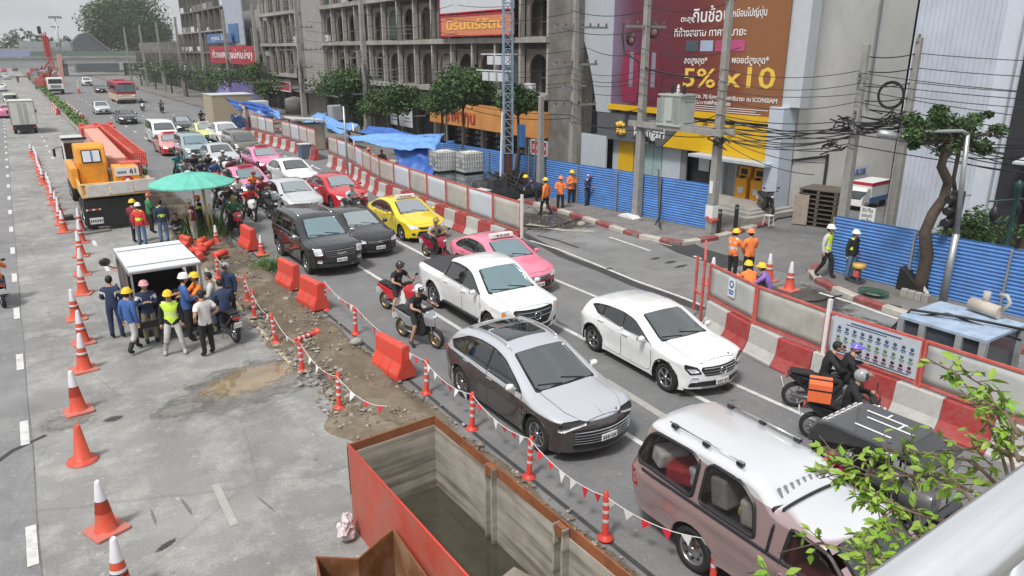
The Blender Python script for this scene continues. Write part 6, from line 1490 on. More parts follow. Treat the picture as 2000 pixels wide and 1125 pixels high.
m=MB();m.box((.45,2.2,1.95),(.7,1.2,.7));m.tube([(.1,1.9,2.0),(.9,1.9,2.0)],.28,12);m.tube([(.2,1.5,2.1),(.5,1.2,2.0),(.5,2.6,2.3)],.05,6);m.build('winch',[ENG],cr)
m=MB();m.box((.95,2.0,2.0),(.6,.9,.8));m.box((1.2,1.0,1.75),(.9,1.5,.35));m.build('machinery_box',[CRP],cr,bevel=.03)
m=MB();m.box((.98,1.9,2.55),(.85,.8,.06));[m.bar((.6+.75*i,1.6+.6*j,2.0),(.6+.75*i,1.6+.6*j,2.55),.05)for i in(0,1)for j in(0,1)];m.build('hoist_frame',[CRR],cr)
m=MB();m.prism([(3.4,2.0),(3.4,2.6),(16.3,3.0),(16.3,2.35)],.3,1.05,'x');bo=m.build('telescopic_boom',[SLM],cr,bevel=.03)
m=MB();m.prism([(15.2,2.3),(15.0,3.0),(16.6,3.05),(16.6,2.3)],.15,1.95,'x');[m.box((.3+.75*k,16.2,3.1),(.25,.4,.16))for k in range(3)];m.build('boom_head',[CRR],cr,bevel=.03)
def lattice(mb,a,b,w,h,n,t=.045,m=0):
    a=Vector(a);b=Vector(b);d=(b-a).normalized();x=d.cross(Vector((0,0,1))).normalized();z=x.cross(d).normalized();C4=[]
    for i,j in((-1,-1),(1,-1),(1,1),(-1,1)):o=x*i*w/2+z*j*h/2;mb.bar(a+o,b+o,t,t,m);C4.append(o)
    for k in range(n):
        p=a.lerp(b,k/n);q=a.lerp(b,(k+1)/n)
        for e in range(4):mb.bar(p+C4[e],q+C4[(e+1)%4],t*.6,t*.6,m);mb.bar(p+C4[e],p+C4[(e+1)%4],t*.6,t*.6,m)
m=MB();lattice(m,(1.55,2.9,2.5),(1.35,15.5,2.85),.5,.55,20,.07);m.build('lattice_jib',[CRR],cr)
m=MB();m.prism([(9.6,1.1),(9.6,2.95),(11.3,3.0),(11.55,2.2),(11.6,.7),(9.6,.7)],-1.15,-.1,'x');cc=m.build('carrier_cab',[pW],cr,bevel=.05);m=MB();m.box((-.63,9.57,2.35),(.9,.05,.8));m.build('rear_window',[GLS],cc);m=MB();m.box((-1.17,10.5,2.25),(.04,1.2,.7));m.build('side_window',[GLS],cc)
m=MB();m.box((-.6,9.5,2.96),(1.15,.2,.1));m.build('dark_roof_edge',[BLK],cc);m=MB();m.bar((-1.15,11.2,2.4),(-1.5,11.4,2.3),.03);m.box((-1.5,11.4,2.1),(.12,.2,.4));m.build('mirror',[BLK],cc)
for s_ in(-1.05,):
    m=MB();m.bar((s_,.25,.9),(s_+.0,.25,.08),.12);m.lathe([(.3,0),(.3,.05),(.1,.09),(.001,.1)],14,(s_,.25,.06));m.build('outrigger',[BLK],cr)
m=MB();m.box((-.95,-.05,.035),(1.1,.7,.06),rz=.2);o=m.build('plate',[CON],None,(3.0,35.0,0));setp(o,'flat steel plate under the crane outrigger foot','steel plate')
m=MB();m.box((-1.75,3.3,.1),(.5,.5,.18));o=m.build('block',[BLK],None,(3.0,35.0,0));setp(o,'black block on the ground left of the crane wheels','block')
# ---- canopy lorry with the crew gathered at its tailgate
ct=thing('canopy_lorry','small lorry with flat white roof, open at the back, crew around it','lorry',(2.62,20.15,0),R_(1))
WR=mt('roof_white',(.74,.77,.80),.3,var=.05,dirt=(.6,.63,.66),dscale=1.5,coat=.3)
m=MB();m.box((0,1.35,1.97),(1.72,2.75,.06));m.build('roof_sheet',[WR],ct,bevel=.015)
for y in(.4,2.2):m=MB();m.box((0,y,2.01),(1.7,.03,.015));m.build('roof_rib',[GRY],ct)
m=MB();[m.bar((s_*.82,y,.7),(s_*.82,y,1.95),.05)for s_ in(-1,1)for y in(0.02,.9,1.8,2.68)];m.bar((-.82,0,1.93),(.82,0,1.93),.05);m.bar((-.85,0,1.9),(-.85,2.7,1.9),.05);m.bar((.85,0,1.9),(.85,2.7,1.9),.05);m.build('frame',[STL],ct)
m=MB();m.box((0,1.35,.72),(1.6,2.7,.08));m.box((-.8,1.35,.95),(.05,2.7,.45));m.box((.8,1.35,.95),(.05,2.7,.45));m.box((0,2.68,1.25),(1.6,.05,1.1));m.build('load_bed',[BLK],ct)
m=MB();m.box((-.83,1.6,1.5),(.02,1.9,.8));m.box((0,2.6,1.55),(1.6,.02,.75));m.build('side_curtain',[DKW],ct)
m=MB();m.box((.84,1.2,1.55),(.02,1.3,.7));m.build('clear_curtain',[mt('plastic_curtain',(.3,.32,.33),.2,var=.4,scale=5)],ct)
m=MB();m.box((0,-.1,.55),(1.7,.14,.14));m.box((0,-.18,.45),(.38,.03,.14),m=1);m.build('rear_bumper',[BLK,WHT],ct)
m=MB();m.prism([(2.75,.4),(2.75,1.75),(3.4,1.78),(4.05,1.2),(4.9,1.0),(5.0,.4)],-.82,.82,'x');cb=m.build('cab',[pW],ct,bevel=.06);m=MB();m.box((0,2.74,1.45),(1.3,.03,.4));m.build('rear_window',[GLS],cb)
for s_ in(-1,1):m=MB();m.bar((s_*.82,3.4,1.25),(s_*1.05,3.3,1.4),.03);m.sph((s_*1.08,3.3,1.5),.13,(1.2,.5,1),8);m.build('mirror',[BLK],ct)
wheels_on(ct,(.7,3.9),(-.72,.72),.33)
for k in range(3):m=MB();m.sph((-.35+.35*k,.5+.2*k,.95),.22,(1,.9,.7),8);o=m.build('sack',[(DKG,C_NAV,CON)[k]],ct);
# ---- three wheeled taxi at the right edge
tk=thing('tuk_tuk','black three wheeled taxi with grey striped roof under the leafy branches','tuk-tuk',(10.4,5.0,0),math.pi+.03);tk.scale=(.86,.82,.97)
VIN=mt('roof_vinyl_grey',(.055,.057,.06),.18,var=.12,scale=3,coat=.7);
m=MB();m.prism([(-1.42,1.35),(-1.4,1.6),(-1.28,1.76),(-1.05,1.83),(.2,1.84),(.3,1.78)],-.68,.68,'x');m.build('roof',[VIN],tk,bevel=.09);m=MB();m.prism([(.28,1.7),(.28,1.8),(.6,1.76),(.82,1.66),(.8,1.6)],-.66,.66,'x');m.build('front_visor',[pB],tk,bevel=.05)
for dy,z in((-.75,1.28),(.15,1.25),(.75,1.15)):m=MB();m.cyl((.5,dy-.3,z),(.5,dy+.25,z),.22,n=14);m.build('side_bolster',[mt('bolster_grey',(.09,.09,.095),.25,var=.1,coat=.7)],tk,bevel=.03)
m=MB();[m.box((dx,-.35+dy,1.85),(.035,ln,.01))for dx,dy,ln in((-.3,-.1,.8),(-.05,.1,.9),(.35,0,.7))];m.box((-.18,-.1,1.85),(.25,.035,.012));m.box((-.38,-.45,1.85),(.2,.035,.012));[m.box((-.5+.2*k,-1.13,1.82),(.12,.06,.02),rx=.5)for k in range(6)];[m.box((-.55+.2*k,-1.25,1.75),(.1,.05,.05),rx=.8)for k in range(6)];m.build('white_stripes',[WHL],tk)
for s_ in(-1,1):
    for y,y2 in((-1.15,-1.2),(-.2,-.2),(.75,.62)):m=MB();m.bar((s_*.63,y,.6),(s_*.63,y2,1.72),.045);m.build('roof_post',[CHR],tk)
m=MB();m.prism([(-1.35,.35),(-1.38,.95),(-1.1,1.0),(-.95,.6),(.1,.5),(.15,.35)],-.66,.66,'x');m.prism([(.1,.3),(.15,.55),(.75,.5),(.95,1.0),(1.1,.95),(1.25,.35)],-.4,.4,'x');m.build('body',[pB],tk,bevel=.05)
m=MB();m.box((0,-.75,.75),(1.15,.5,.16));m.box((0,-1.05,1.05),(1.15,.14,.5));m.box((0,.2,.72),(.6,.4,.14));m.build('seat',[SEAT],tk,bevel=.04)
for dy in(-.95,-.1):m=MB();m.box((.66,dy,1.3),(.03,.7,.75));m.build('side_curtain',[pB],tk)
m=MB();m.box((0,.8,1.3),(1.0,.04,.7),rx=-.25);m.build('windscreen',[GLS],tk)
m=MB();m.lathe([(.001,.03),(.11,.02),(.13,-.03)],12,(0,1.27,.85),axis='y');m.build('headlight',[LMP],tk)
wheels_on(tk,(-.9,),(-.55,.55),.24,'steel',.15);wheels_on(tk,(1.15,),(0.0,),.24,'steel',.12)
m=MB();m.tube([(-.38,.85,.95),(0,.8,1.0),(.38,.85,.95)],.015,6);m.build('handlebar',[CHR],tk)
fl=thing('flower_bundle','bright pink flower bunch tied to the side of the black three wheeled taxi','flowers');r=random.Random(6);m=MB();c=G(1625,905,1.1);leafcloud(m,[((c.x,c.y,c.z),.26),((c.x+.15,c.y+.1,c.z+.15),.18),((c.x-.15,c.y-.1,c.z-.1),.18)],420,.05,r,(0,1));m.build('petals',[mt('petal_pink',(.75,.05,.22),.6,var=.2),mt('petal_red',(.45,.02,.08),.6,var=.2)],fl,fix=False)
# ================================================================ cones, posts, barriers, fences
COR=mt('cone_orange',(.66,.075,.035),.5,var=.1,scale=5,dirt=(.36,.13,.09),dscale=6,damt=.7);CRF=mt('cone_white_sleeve',(.70,.70,.74),.3,.15,.04);CBS=mt('cone_base',(.62,.16,.12),.6,var=.1,scale=5,dirt=(.3,.18,.15),dscale=6,damt=.9)
def cone_proto(kind):
    r=thing('traffic_cone','x','traffic cone');m=MB()
    if kind=='plain':
        m.lathe([(.27,0),(.27,.03),(.18,.05),(.15,.06),(.055,.70),(.045,.72),(.03,.72),(.03,.6)],22);m.build('cone_body',[COR],r);m=MB();m.lathe([(.001,-.0),(.27,.0),(.275,.015),(.24,.035),(.001,.036)],22);m.build('base',[CBS],r);return r
    def mf(i):return 0
    z=[.05,.36,.385,.47,.50,.60,.92,.93];rad=lambda q:.165-.128*(q-.05)/.88
    m.lathe([(rad(.05)+.02,.045)]+[(rad(q),q)for q in(.06,.36)],22);m.lathe([(rad(.36),.36),(rad(.385),.385)]if kind!='two' else[(rad(.36),.36),(rad(.60),.60)],22)
    if kind!='two':m.lathe([(rad(.40),.40),(rad(.47),.47)],22)
    m.lathe([(rad(.50)-.001,.50),(rad(.60)-.001,.6)],22)if kind!='two' else 0
    m.lathe([(rad(.36),.36),(rad(.62),.62)],22);m.build('cone_body',[COR],r)
    m=MB()
    if kind!='two':m.lathe([(rad(.42)+.003,.42),(rad(.47)+.003,.47)],22)
    m.lathe([(rad(.58)+.003,.58),(rad(.90)+.003,.90),(.028,.93),(.02,.9)],22);m.build('reflective_sleeve',[CRF],r)
    m=MB();m.prism([(-.24,-.27),(.24,-.27),(.27,-.24),(.27,.24),(.24,.27),(-.24,.27),(-.27,.24),(-.27,-.24)],0,.045,'z');m.build('base',[CBS],r,bevel=.008);return r
CP={k:cone_proto(k)for k in('band','two','plain')}
CN=[(240,1165,'band','cone cut by the bottom edge of the view, nearest of the line'),(209,1036,'two','white topped cone standing second from the bottom edge'),(162,900,'plain','plain orange cone without any white sleeve'),(154,803,'two','white topped cone just beyond the plain orange one'),(165,722,'band','banded cone beside the shorts of the crew man in blue'),(163,670,'band','banded cone fifth beyond the bottom edge of the view'),
      (150,623,'band','banded cone slightly left of the line beside the canopy lorry'),(163,574,'band','banded cone beside the white mirror of the canopy lorry'),(161,536,'band','banded cone level with the canopy lorry roof'),(159,500,'band','banded cone next before the canopy lorry roof corner'),(160,474,'band','banded cone left of the crane outrigger plate'),(158,449,'band','banded cone level with the crane number plate')]
for px,py,k,lb in CN:
    g=G(px,py);o=copy_tree(CP[k]);o.name='traffic_cone';o.location=(g.x,g.y,0);o.rotation_euler=(random.uniform(-.03,.03),random.uniform(-.03,.03),random.uniform(-.4,.4));o.scale=(1,1,random.uniform(.94,1.03));o['label']=lb;o['group']='traffic cones along the closed lane'
y=36.2;x=.78;k=0
for i in range(17):
    y=35.6+i*1.75;x=1.05-.02*i;o=copy_tree(CP['band']);o.name='traffic_cone';o.location=(x+random.uniform(-.08,.08),y,0)
    o['label']=['cone level with the crane plate at the tail of the tight row','cone beside the crane rear lamps, second of the tight row','cone beside the rearmost crane wheel in the tight row','cone level with the crane counterweight in the tight row','cone level with the crane cab window in the tight row','cone level with the crane side guard in the tight row'][i]if i<6 else 'small cone in the tight receding row left of the crane front';o['group']='traffic cones along the closed lane'
for px,py,lb in((1541,566,'banded cone standing alone on the dug up lane by the near kerb corner'),(1500,548,'banded cone behind the squatting worker in violet'),(1390,556,'low orange cone by the end of the near panel fence')):
    g=G(px,py);o=copy_tree(CP['band']);o.name='traffic_cone';o.location=(g.x,g.y,0);o['label']=lb
for px,py,lb in((512,500,'banded cone between the orange water barrier and the black SUV'),(424,478,'banded cone behind the pile of orange things at the dirt strip')):
    g=G(px,py);o=copy_tree(CP['band']);o.name='traffic_cone';o.location=(g.x,g.y,.05);o['label']=lb;o.scale=(.8,)*3
for r in CP.values():
    for c in list(r.children_recursive):bpy.data.objects.remove(c)
    bpy.data.objects.remove(r)
# tube posts with bunting
PSR=mt('post_red_orange',(.70,.055,.035),.45,var=.08,dirt=(.4,.13,.1),dscale=8,damt=.6)
def post_mesh():
    a=MB();a.lathe([(.13,0),(.13,.025),(.06,.05),(.052,.08),(.05,.72),(.045,.76),(.03,.78),(.03,.83),(.001,.84)],14)
    b=MB()
    for z in(.30,.46,.60):b.lathe([(.0525,z),(.0525,z+.055)],14)
    return a.mesh('post_tube',[PSR]),b.mesh('reflective_band',[CRF])
PM=post_mesh();posts=[]
POSTS=[(1182,1055,'tube post at the right corner of the steel tank, nearest post'),(1033,932,'tube post beside the plum crossover front wheel'),(922,838,'tube post beside the plum crossover rear door'),(833,768,'tube post just beyond the single orange water barrier'),(695,652,'tube post on the lane edge by the two orange water barriers'),(637,605,'tube post touching the near end of the orange water barrier pair'),
         (663,800,'tube post at the near end of the dirt strip, left row'),(591,728,'tube post by the puddle, left row'),(539,672,'tube post level with the parked black motorcycle, left row'),(497,622,'tube post right of the seated navy rider, left row'),(484,590,'tube post behind the parked motorcycle rider, left row'),(427,545,'tube post right of the canopy lorry roof, left row'),(1392,1140,'tube post cut by the bottom edge beside the canopy pickup wheel')]
for px,py,lb in POSTS:
    g=G(px,py);z=.04 if g.x>4.3 and g.x<6.6 else 0;r=thing('tube_post',lb,'post',(g.x,g.y,z),0,'orange tube posts along the dirt strip');inst('post_tube',PM[0],r);inst('reflective_band',PM[1],r);r.rotation_euler=(random.uniform(-.04,.04),random.uniform(-.05,.05),0);posts.append(g)
g=G(620,657);r=thing('tube_post','tube post lying on its side on the dirt','post',(g.x,g.y,.12));inst('post_tube',PM[0],r);inst('reflective_band',PM[1],r);r.rotation_euler=(R_(88),0,R_(-68))
FLR=mt('flag_red',(.72,.03,.05),.6,var=.08);FLW=mt('flag_white',(.72,.72,.72),.6,var=.05);ROPE=mt('rope_white',(.6,.6,.58),.7,var=.05)
def bunting(label,pts,sag,seed,n):
    rr=random.Random(seed);b=thing('bunting',label,'bunting');P=[]
    for a,c in zip(pts,pts[1:]):
        a=Vector(a);c=Vector(c)
        for i in range(9):t=i/8;P.append(a.lerp(c,t)-Vector((0,0,sag*4*t*(1-t))))
    m=MB();m.tube(P,.008,4,caps=False);m.build('rope',[ROPE],b)
    L=[0]
    for a,c in zip(P,P[1:]):L.append(L[-1]+(c-a).length)
    step=L[-1]/n
    for k in range(n):
        d=(k+.5)*step;j=max(i for i in range(len(L)-1)if L[i]<=d);t=(d-L[j])/max(1e-6,L[j+1]-L[j]);p=P[j].lerp(P[j+1],t);dr=(P[j+1]-P[j]).normalized()
        w_=.085;h=rr.uniform(.13,.2);sw=Vector((rr.uniform(-.07,.07),rr.uniform(-.05,.05),0));th=Vector((-dr.y,dr.x,0)).normalized()*.004
        q=[p-dr*w_,p+dr*w_,p+sw+Vector((0,0,-h))];m=MB();m.add([v-th for v in q]+[v+th for v in q],[(0,1,2),(5,4,3),(0,3,4,1),(1,4,5,2),(2,5,3,0)])
        m.build('pennant',[FLR if(k//2)%2==0 else FLW],b)
    return b
tp=lambda g,h=.78:(g.x,g.y,h)
bunting('red and white pennants strung along the lane side posts',[tp(posts[4],.8),tp(posts[3]),tp(posts[2]),tp(posts[1]),tp(posts[0]),tp(posts[12],.75)],.16,3,40)
bunting('red and white pennants strung from the water barriers to the first lane side post',[tp(posts[5],.9),tp(posts[4],.8)],.12,4,7)
bunting('red and white pennants strung along the puddle side posts',[tp(posts[11]),tp(posts[10]),tp(posts[9]),tp(posts[8]),tp(posts[7]),tp(posts[6]),(5.2,12.3,.6)],.2,5,30)
# water filled barriers
WBO=mt('water_barrier_orange',(.72,.055,.035),.42,var=.06,dirt=(.42,.13,.09),dscale=5,damt=.75)
def wb_mesh():
    m=MB();n=3;L=1.2;seg=L/n
    prof=[(-.27,0),(-.27,.14),(-.14,.4),(-.11,.78),(-.07,.83),(.07,.83),(.11,.78),(.14,.4),(.27,.14),(.27,0)]
    for k in range(n):
        y0=-L/2+k*seg;a,b=y0+.012,y0+seg-.012
        P_=[(u*(1.0 if k%1==0 else .9),v-(.03 if k in(1,2)and v>.8 else 0))for u,v in prof];m.prism(P_,a,b,'y')
    m.prism([(u*.93,v*.97)for u,v in prof],-L/2,L/2,'y');m.cyl((0,-.4,.81),(0,-.4,.86),.06,.05,10);return m.mesh('barrier_shell',[WBO])
WBM=wb_mesh()
for px,py,an,lb in((769,728,6,'single orange water barrier standing alone on the dirt strip'),(612,598,6,'nearer of the two orange water barriers end to end'),(567,560,6,'farther of the two orange water barriers end to end'),(488,485,3,'orange water barrier by the motorcycles and the black SUV')):
    g=G(px,py);r=thing('water_barrier',lb,'water barrier',(g.x,g.y,.05),R_(an),'orange water filled barriers');o=inst('barrier_shell',WBM,r);bv=o.modifiers.new('bevel','BEVEL');bv.width=.018;bv.segments=2
# heap of orange gear
g=G(395,505);r=thing('gear_heap','heap of bright orange pipes and bags behind the canopy lorry','site gear');m=MB();rr=random.Random(8)
for k in range(9):p=Vector((g.x+rr.gauss(0,.25),g.y+rr.gauss(0,.9),.2+.15*rr.random()));a=rr.uniform(0,3.1);m=MB();m.tube([p,p+Vector((math.cos(a)*.5,math.sin(a)*.5,.06))],.13,8);m.build('orange_bag',[PSR if k%3 else COR],r)
# concrete barriers
JR=mt('jersey_red',(.42,.022,.028),.6,var=.2,scale=4,dirt=(.27,.13,.11),dscale=4,damt=.9);JW=mt('jersey_white',(.58,.57,.55),.7,var=.14,scale=4,dirt=(.30,.285,.265),dscale=4,damt=1.0)
JP=[(-.28,0),(-.28,.07),(-.25,.09),(-.14,.3),(-.1,.74),(.1,.74),(.14,.3),(.25,.09),(.28,.07),(.28,0)]
def jersey(path,label,ln,first,bend=None):
    r=thing('concrete_barrier',label,'barrier');P=[Vector((a,b,0))for a,b in path];cum=[0]
    for a,b in zip(P,P[1:]):cum.append(cum[-1]+(b-a).length)
    def at(d):
        for i in range(len(P)-1):
            if cum[i+1]>=d-1e-6:return P[i].lerp(P[i+1],(d-cum[i])/(cum[i+1]-cum[i]))
        return P[-1]
    ms=[]
    for c in(JR,JW):m=MB();m.prism(JP,-ln/2+.006,ln/2-.006,'y');ms.append(m.mesh('barrier_block',[c]))
    k=first;d=0
    while d+ln<=cum[-1]:
        a=at(d);b=at(d+ln);mm=(a+b)/2;dr=b-a;o=inst('barrier_block',ms[k%2],r,(mm.x+random.uniform(-.015,.015),mm.y,random.uniform(-.008,.004)),(0,random.uniform(-.012,.012),math.atan2(-dr.x,dr.y)+random.uniform(-.012,.012)));bv=o.modifiers.new('bevel','BEVEL');bv.width=.012;bv.segments=1;k+=1;d+=ln
    return r,at,cum[-1]
n1=[(15.15,12.95),(14.5,10.6),(14.42,9.4),(14.5,7),(14.45,3)]
J1=jersey(n1,'near row of red and white concrete barriers under the panel fence',.97,1)
f1=[(15.1,22.2),(15.1,27),(15.45,35.8),(16.7,43),(16.95,47.3)]
J2=jersey(f1,'far row of red and white concrete barriers beside the yellow taxi',.97,0)
f2=[(17.1,50.3),(17.25,55),(17.1,60),(16.85,66)]
J3=jersey(f2,'farther row of red and white concrete barriers behind the pink taxis',.97,0)
J4=jersey([(18.3,73),(19.6,84),(20.2,96)],'farthest row of red and white concrete barriers near the violet awning',.97,0)
FRM=mt('fence_red',(.58,.10,.08),.5,var=.15,scale=4,dirt=(.45,.22,.18),dscale=4,damt=.5)
TRP=mt('panel_sheet_tan',(.43,.42,.38),.6,var=.12,scale=2.5,bump=.3,bscale=4,dirt=(.32,.31,.28),dscale=2,damt=.6);TRW=mt('panel_sheet_white',(.50,.54,.60),.5,var=.06,scale=2,dirt=(.42,.44,.47),dscale=2,damt=.4);TRG=mt('panel_sheet_grey',(.46,.47,.455),.55,var=.07,scale=2,dirt=(.36,.36,.34),dscale=2,damt=.5)
def panelfence(at,L,label,pl,z0,h,mats,d0=0,off=0.0,posts=True):
    r=thing('panel_fence',label,'fence');d=d0;k=0
    while d+pl<=L+.3:
        a=at(min(d,L));b=at(min(d+pl-.08,L));
        if(b-a).length<.4:break
        dr=(b-a).normalized();s_=Vector((dr.y,-dr.x,0))*off;a=a+s_;b=b+s_;up=Vector((0,0,1));A0=a+up*z0;B0=b+up*z0;A1=a+up*(z0+h);B1=b+up*(z0+h)
        m=MB();[m.bar(p,q,.05)for p,q in((A0,B0),(A1,B1),(A0-up*.1,A1+up*.02),(B0-up*.1,B1+up*.02))];fr=m.build('panel_frame',[FRM],r)
        m=MB();nx,nz=8,5;nn=Vector((-dr.y,dr.x,0));rr=random.Random(k*7+int(d0*10));
        for i in range(nx+1):
            for j in range(nz+1):
                e=0 if i in(0,nx)or j in(0,nz)else rr.uniform(-.018,.018);p=A0.lerp(B0,.02+.96*i/nx)+up*(h*(.03+.94*j/nz))+nn*e;m.v.append(tuple(p))
        for i in range(nx):
            for j in range(nz):q=i*(nz+1)+j;m.f.append((q,q+nz+1,q+nz+2,q+1));m.m.append(0);m.sm.append(True)
        c=mats[k%len(mats)]
        if c is not None:
            o=m.build('panel_sheet',[c],fr,fix=False);sd=o.modifiers.new('solid','SOLIDIFY');sd.thickness=.012
        m=MB();m.bar(a.lerp(b,.3)+up*.8,a.lerp(b,.3)+up*z0,.04);m.bar(a.lerp(b,.7)+up*.8,a.lerp(b,.7)+up*z0,.04);m.build('foot',[FRM],fr)
        d+=pl;k+=1
    return r
PF1=panelfence(J1[1],J1[2],'near red framed panel fence with safety notices on the concrete barriers',2.12,.82,.93,[TRG,TRP,TRW,TRG,TRG],-.12)
PF2=panelfence(J2[1],J2[2],'far red framed fence of pale and tan sheets beside the yellow taxi',1.95,.85,1.1,[TRP,TRW,TRP,TRW,TRP,TRW,TRP,TRP],0)
PF3=panelfence(J3[1],J3[2],'farther red framed sheet fence behind the pink taxis',1.95,.85,1.25,[TRP,TRG,TRW,TRP,None,TRG,TRW,TRP],0)
PF4=panelfence(J4[1],J4[2],'farthest red framed sheet fence by the violet awning',1.95,.95,1.35,[TRP,TRP,TRG],0)
def stick(root,name,a,b,w,mat):m=MB();m.bar(a,b,w);return m.build(name,[mat],root)
a=J2[1](0);o=stick(None,'fence_end_post',(a.x,a.y-.1,.6),(a.x,a.y-.1,2.25),.08,WHT);setp(o,'white post closing the near end of the far panel fence','post')
a=J1[1](4.1);o=stick(None,'fence_post',(a.x-.03,a.y,.7),(a.x-.03,a.y,2.05),.08,WHT);setp(o,'white square post in the near fence left of the notice panel','post')
# round blue notice and the safety poster
a=J1[1](.15);b=J1[1](2.1)
def on_panel(d,z,off=.03):
    p=J1[1](d);q=J1[1](d+.05);dr=(q-p).normalized();nn=Vector((-dr.y,dr.x,0));nn=nn if nn.x<0 else-nn
    return p+nn*off+Vector((0,0,z)),dr,nn
p,dr,nn=on_panel(.95,1.4);an=math.atan2(nn.y,nn.x)
r=thing('notice','blue and white round notice on the first near fence panel','notice',p,an);m=MB();m.box((0,0,0),(.012,.3,.5));m.build('notice_board',[WHL],r);m=MB();m.lathe([(.06,.012),(.1,.012),(.1,.0),(.06,0)],14,(0,0,.1),axis='x');m.build('blue_ring',[mt('print_blue',(.03,.15,.45),.5)],r);m=MB();[m.box((.01,.0,-.08-.07*k),(.008,.22-.05*k,.04))for k in range(2)];m.build('print_line',[mt('print_blue',(.03,.15,.45),.5)],r)
p,dr,nn=on_panel(5.2,1.3);an=math.atan2(nn.y,nn.x)
r=thing('safety_poster','white safety poster with rows of small blue and green icons on the near fence','poster',p,an);PB=mt('print_blue',(.03,.15,.45),.5);PGN=mt('print_green',(.14,.24,.16),.5);PRD=mt('print_red',(.38,.16,.2),.5);PB=mt('print_navy',(.06,.10,.2),.5)
m=MB();m.box((0,0,0),(.01,1.9,.84));m.build('poster_sheet',[TRW],r)
for k in range(10):
    y=.80-k*.178
    for j,(z,c)in enumerate(((.16,PB),(-.05,PGN),(-.25,PRD))):
        m=MB();m.lathe([(.001,.004),(.042,.004),(.042,0)],8,(.008,-y,z+.03),axis='x');m.box((.009,-y,z-.045),(.004,.11,.028));m.box((.009,-y,z-.085),(.004,.09,.014));m.build('icon',[c],r)
m=MB();m.box((.009,0,.35),(.004,1.1,.03));m.box((.009,-.2,.295),(.004,.9,.02));m.box((.009,0,-.37),(.004,1.6,.02));m.build('heading',[PB],r)
# red rail fence at the corner
c=thing('rail_fence','red tube rail closing the end of the near panel fence','rail');q=G(1375,655);e=G(1418,545)
for A_,B__ in(((15.15,13.25,0),(15.15,13.25,1.85)),((15.35,13.7,.2),(15.35,13.7,1.8)),((15.15,13.25,1.8),(17.0,14.9,1.75)),((15.15,13.25,.8),(15.35,13.7,.8))):stick(c,'rail',A_,B__,.06,FRM)
# ---- blue corrugated hoardings
BLU=mt('hoarding_blue',(.10,.26,.60),.38,var=.12,scale=1.5,dirt=(.09,.17,.38),dscale=2,damt=.8,coat=.2)
def hoarding(label,a,b,h,pl=2.4,z=.14,mats=None):
    r=thing('blue_hoarding',label,'hoarding');a=Vector((*a,z));b=Vector((*b,z));L=(b-a).length;n=max(1,round(L/pl));dr=(b-a).normalized();nn=Vector((-dr.y,dr.x,0))
    rr=random.Random(int(a.x*10+a.y));prof=[]
    k=0;zz=0
    while zz<h:prof+=[(zz,.0),(zz+.028,.032),(zz+.058,.032),(zz+.09,0)];zz+=.112
    for i in range(n):
        p=a.lerp(b,i/n);q=a.lerp(b,(i+1)/n)-dr*.0;m=MB();o_=nn*(.008 if i%2 else 0);tl=rr.uniform(-.02,.02)
        for(zq,off)in prof:
            for pt,t_ in((p,-1),(q,1)):m.v.append(tuple(pt+o_+nn*(off)+Vector((0,0,zq+tl*t_+.03))))
        for j in range(len(prof)-1):m.f.append((2*j,2*j+1,2*j+3,2*j+2));m.m.append(0);m.sm.append(False)
        o=m.build('corrugated_sheet',[BLU],r,fix=False);sd=o.modifiers.new('solid','SOLIDIFY');sd.thickness=.004
        stick(r,'post',p-nn*.06,p-nn*.06+Vector((0,0,h)),.06,GRY)
    return r
hoarding('blue corrugated hoarding in front of the bank between the two concrete poles',(22.45,28.0),(23.45,20.5),1.85)
hoarding('short return of blue hoarding at the concrete pole by the bank',(23.45,20.5),(24.4,21.2),1.8,1.2)
hoarding('near blue corrugated hoarding behind the snaking tree',(22.35,14.1),(22.9,3.5),1.85)
hoarding('dented blue hoarding behind the drilling rig',(21.6,37.5),(22.4,28.0),1.8)
hoarding('far blue hoarding behind the water tanks',(20.6,43),(21.6,37.5),1.9)
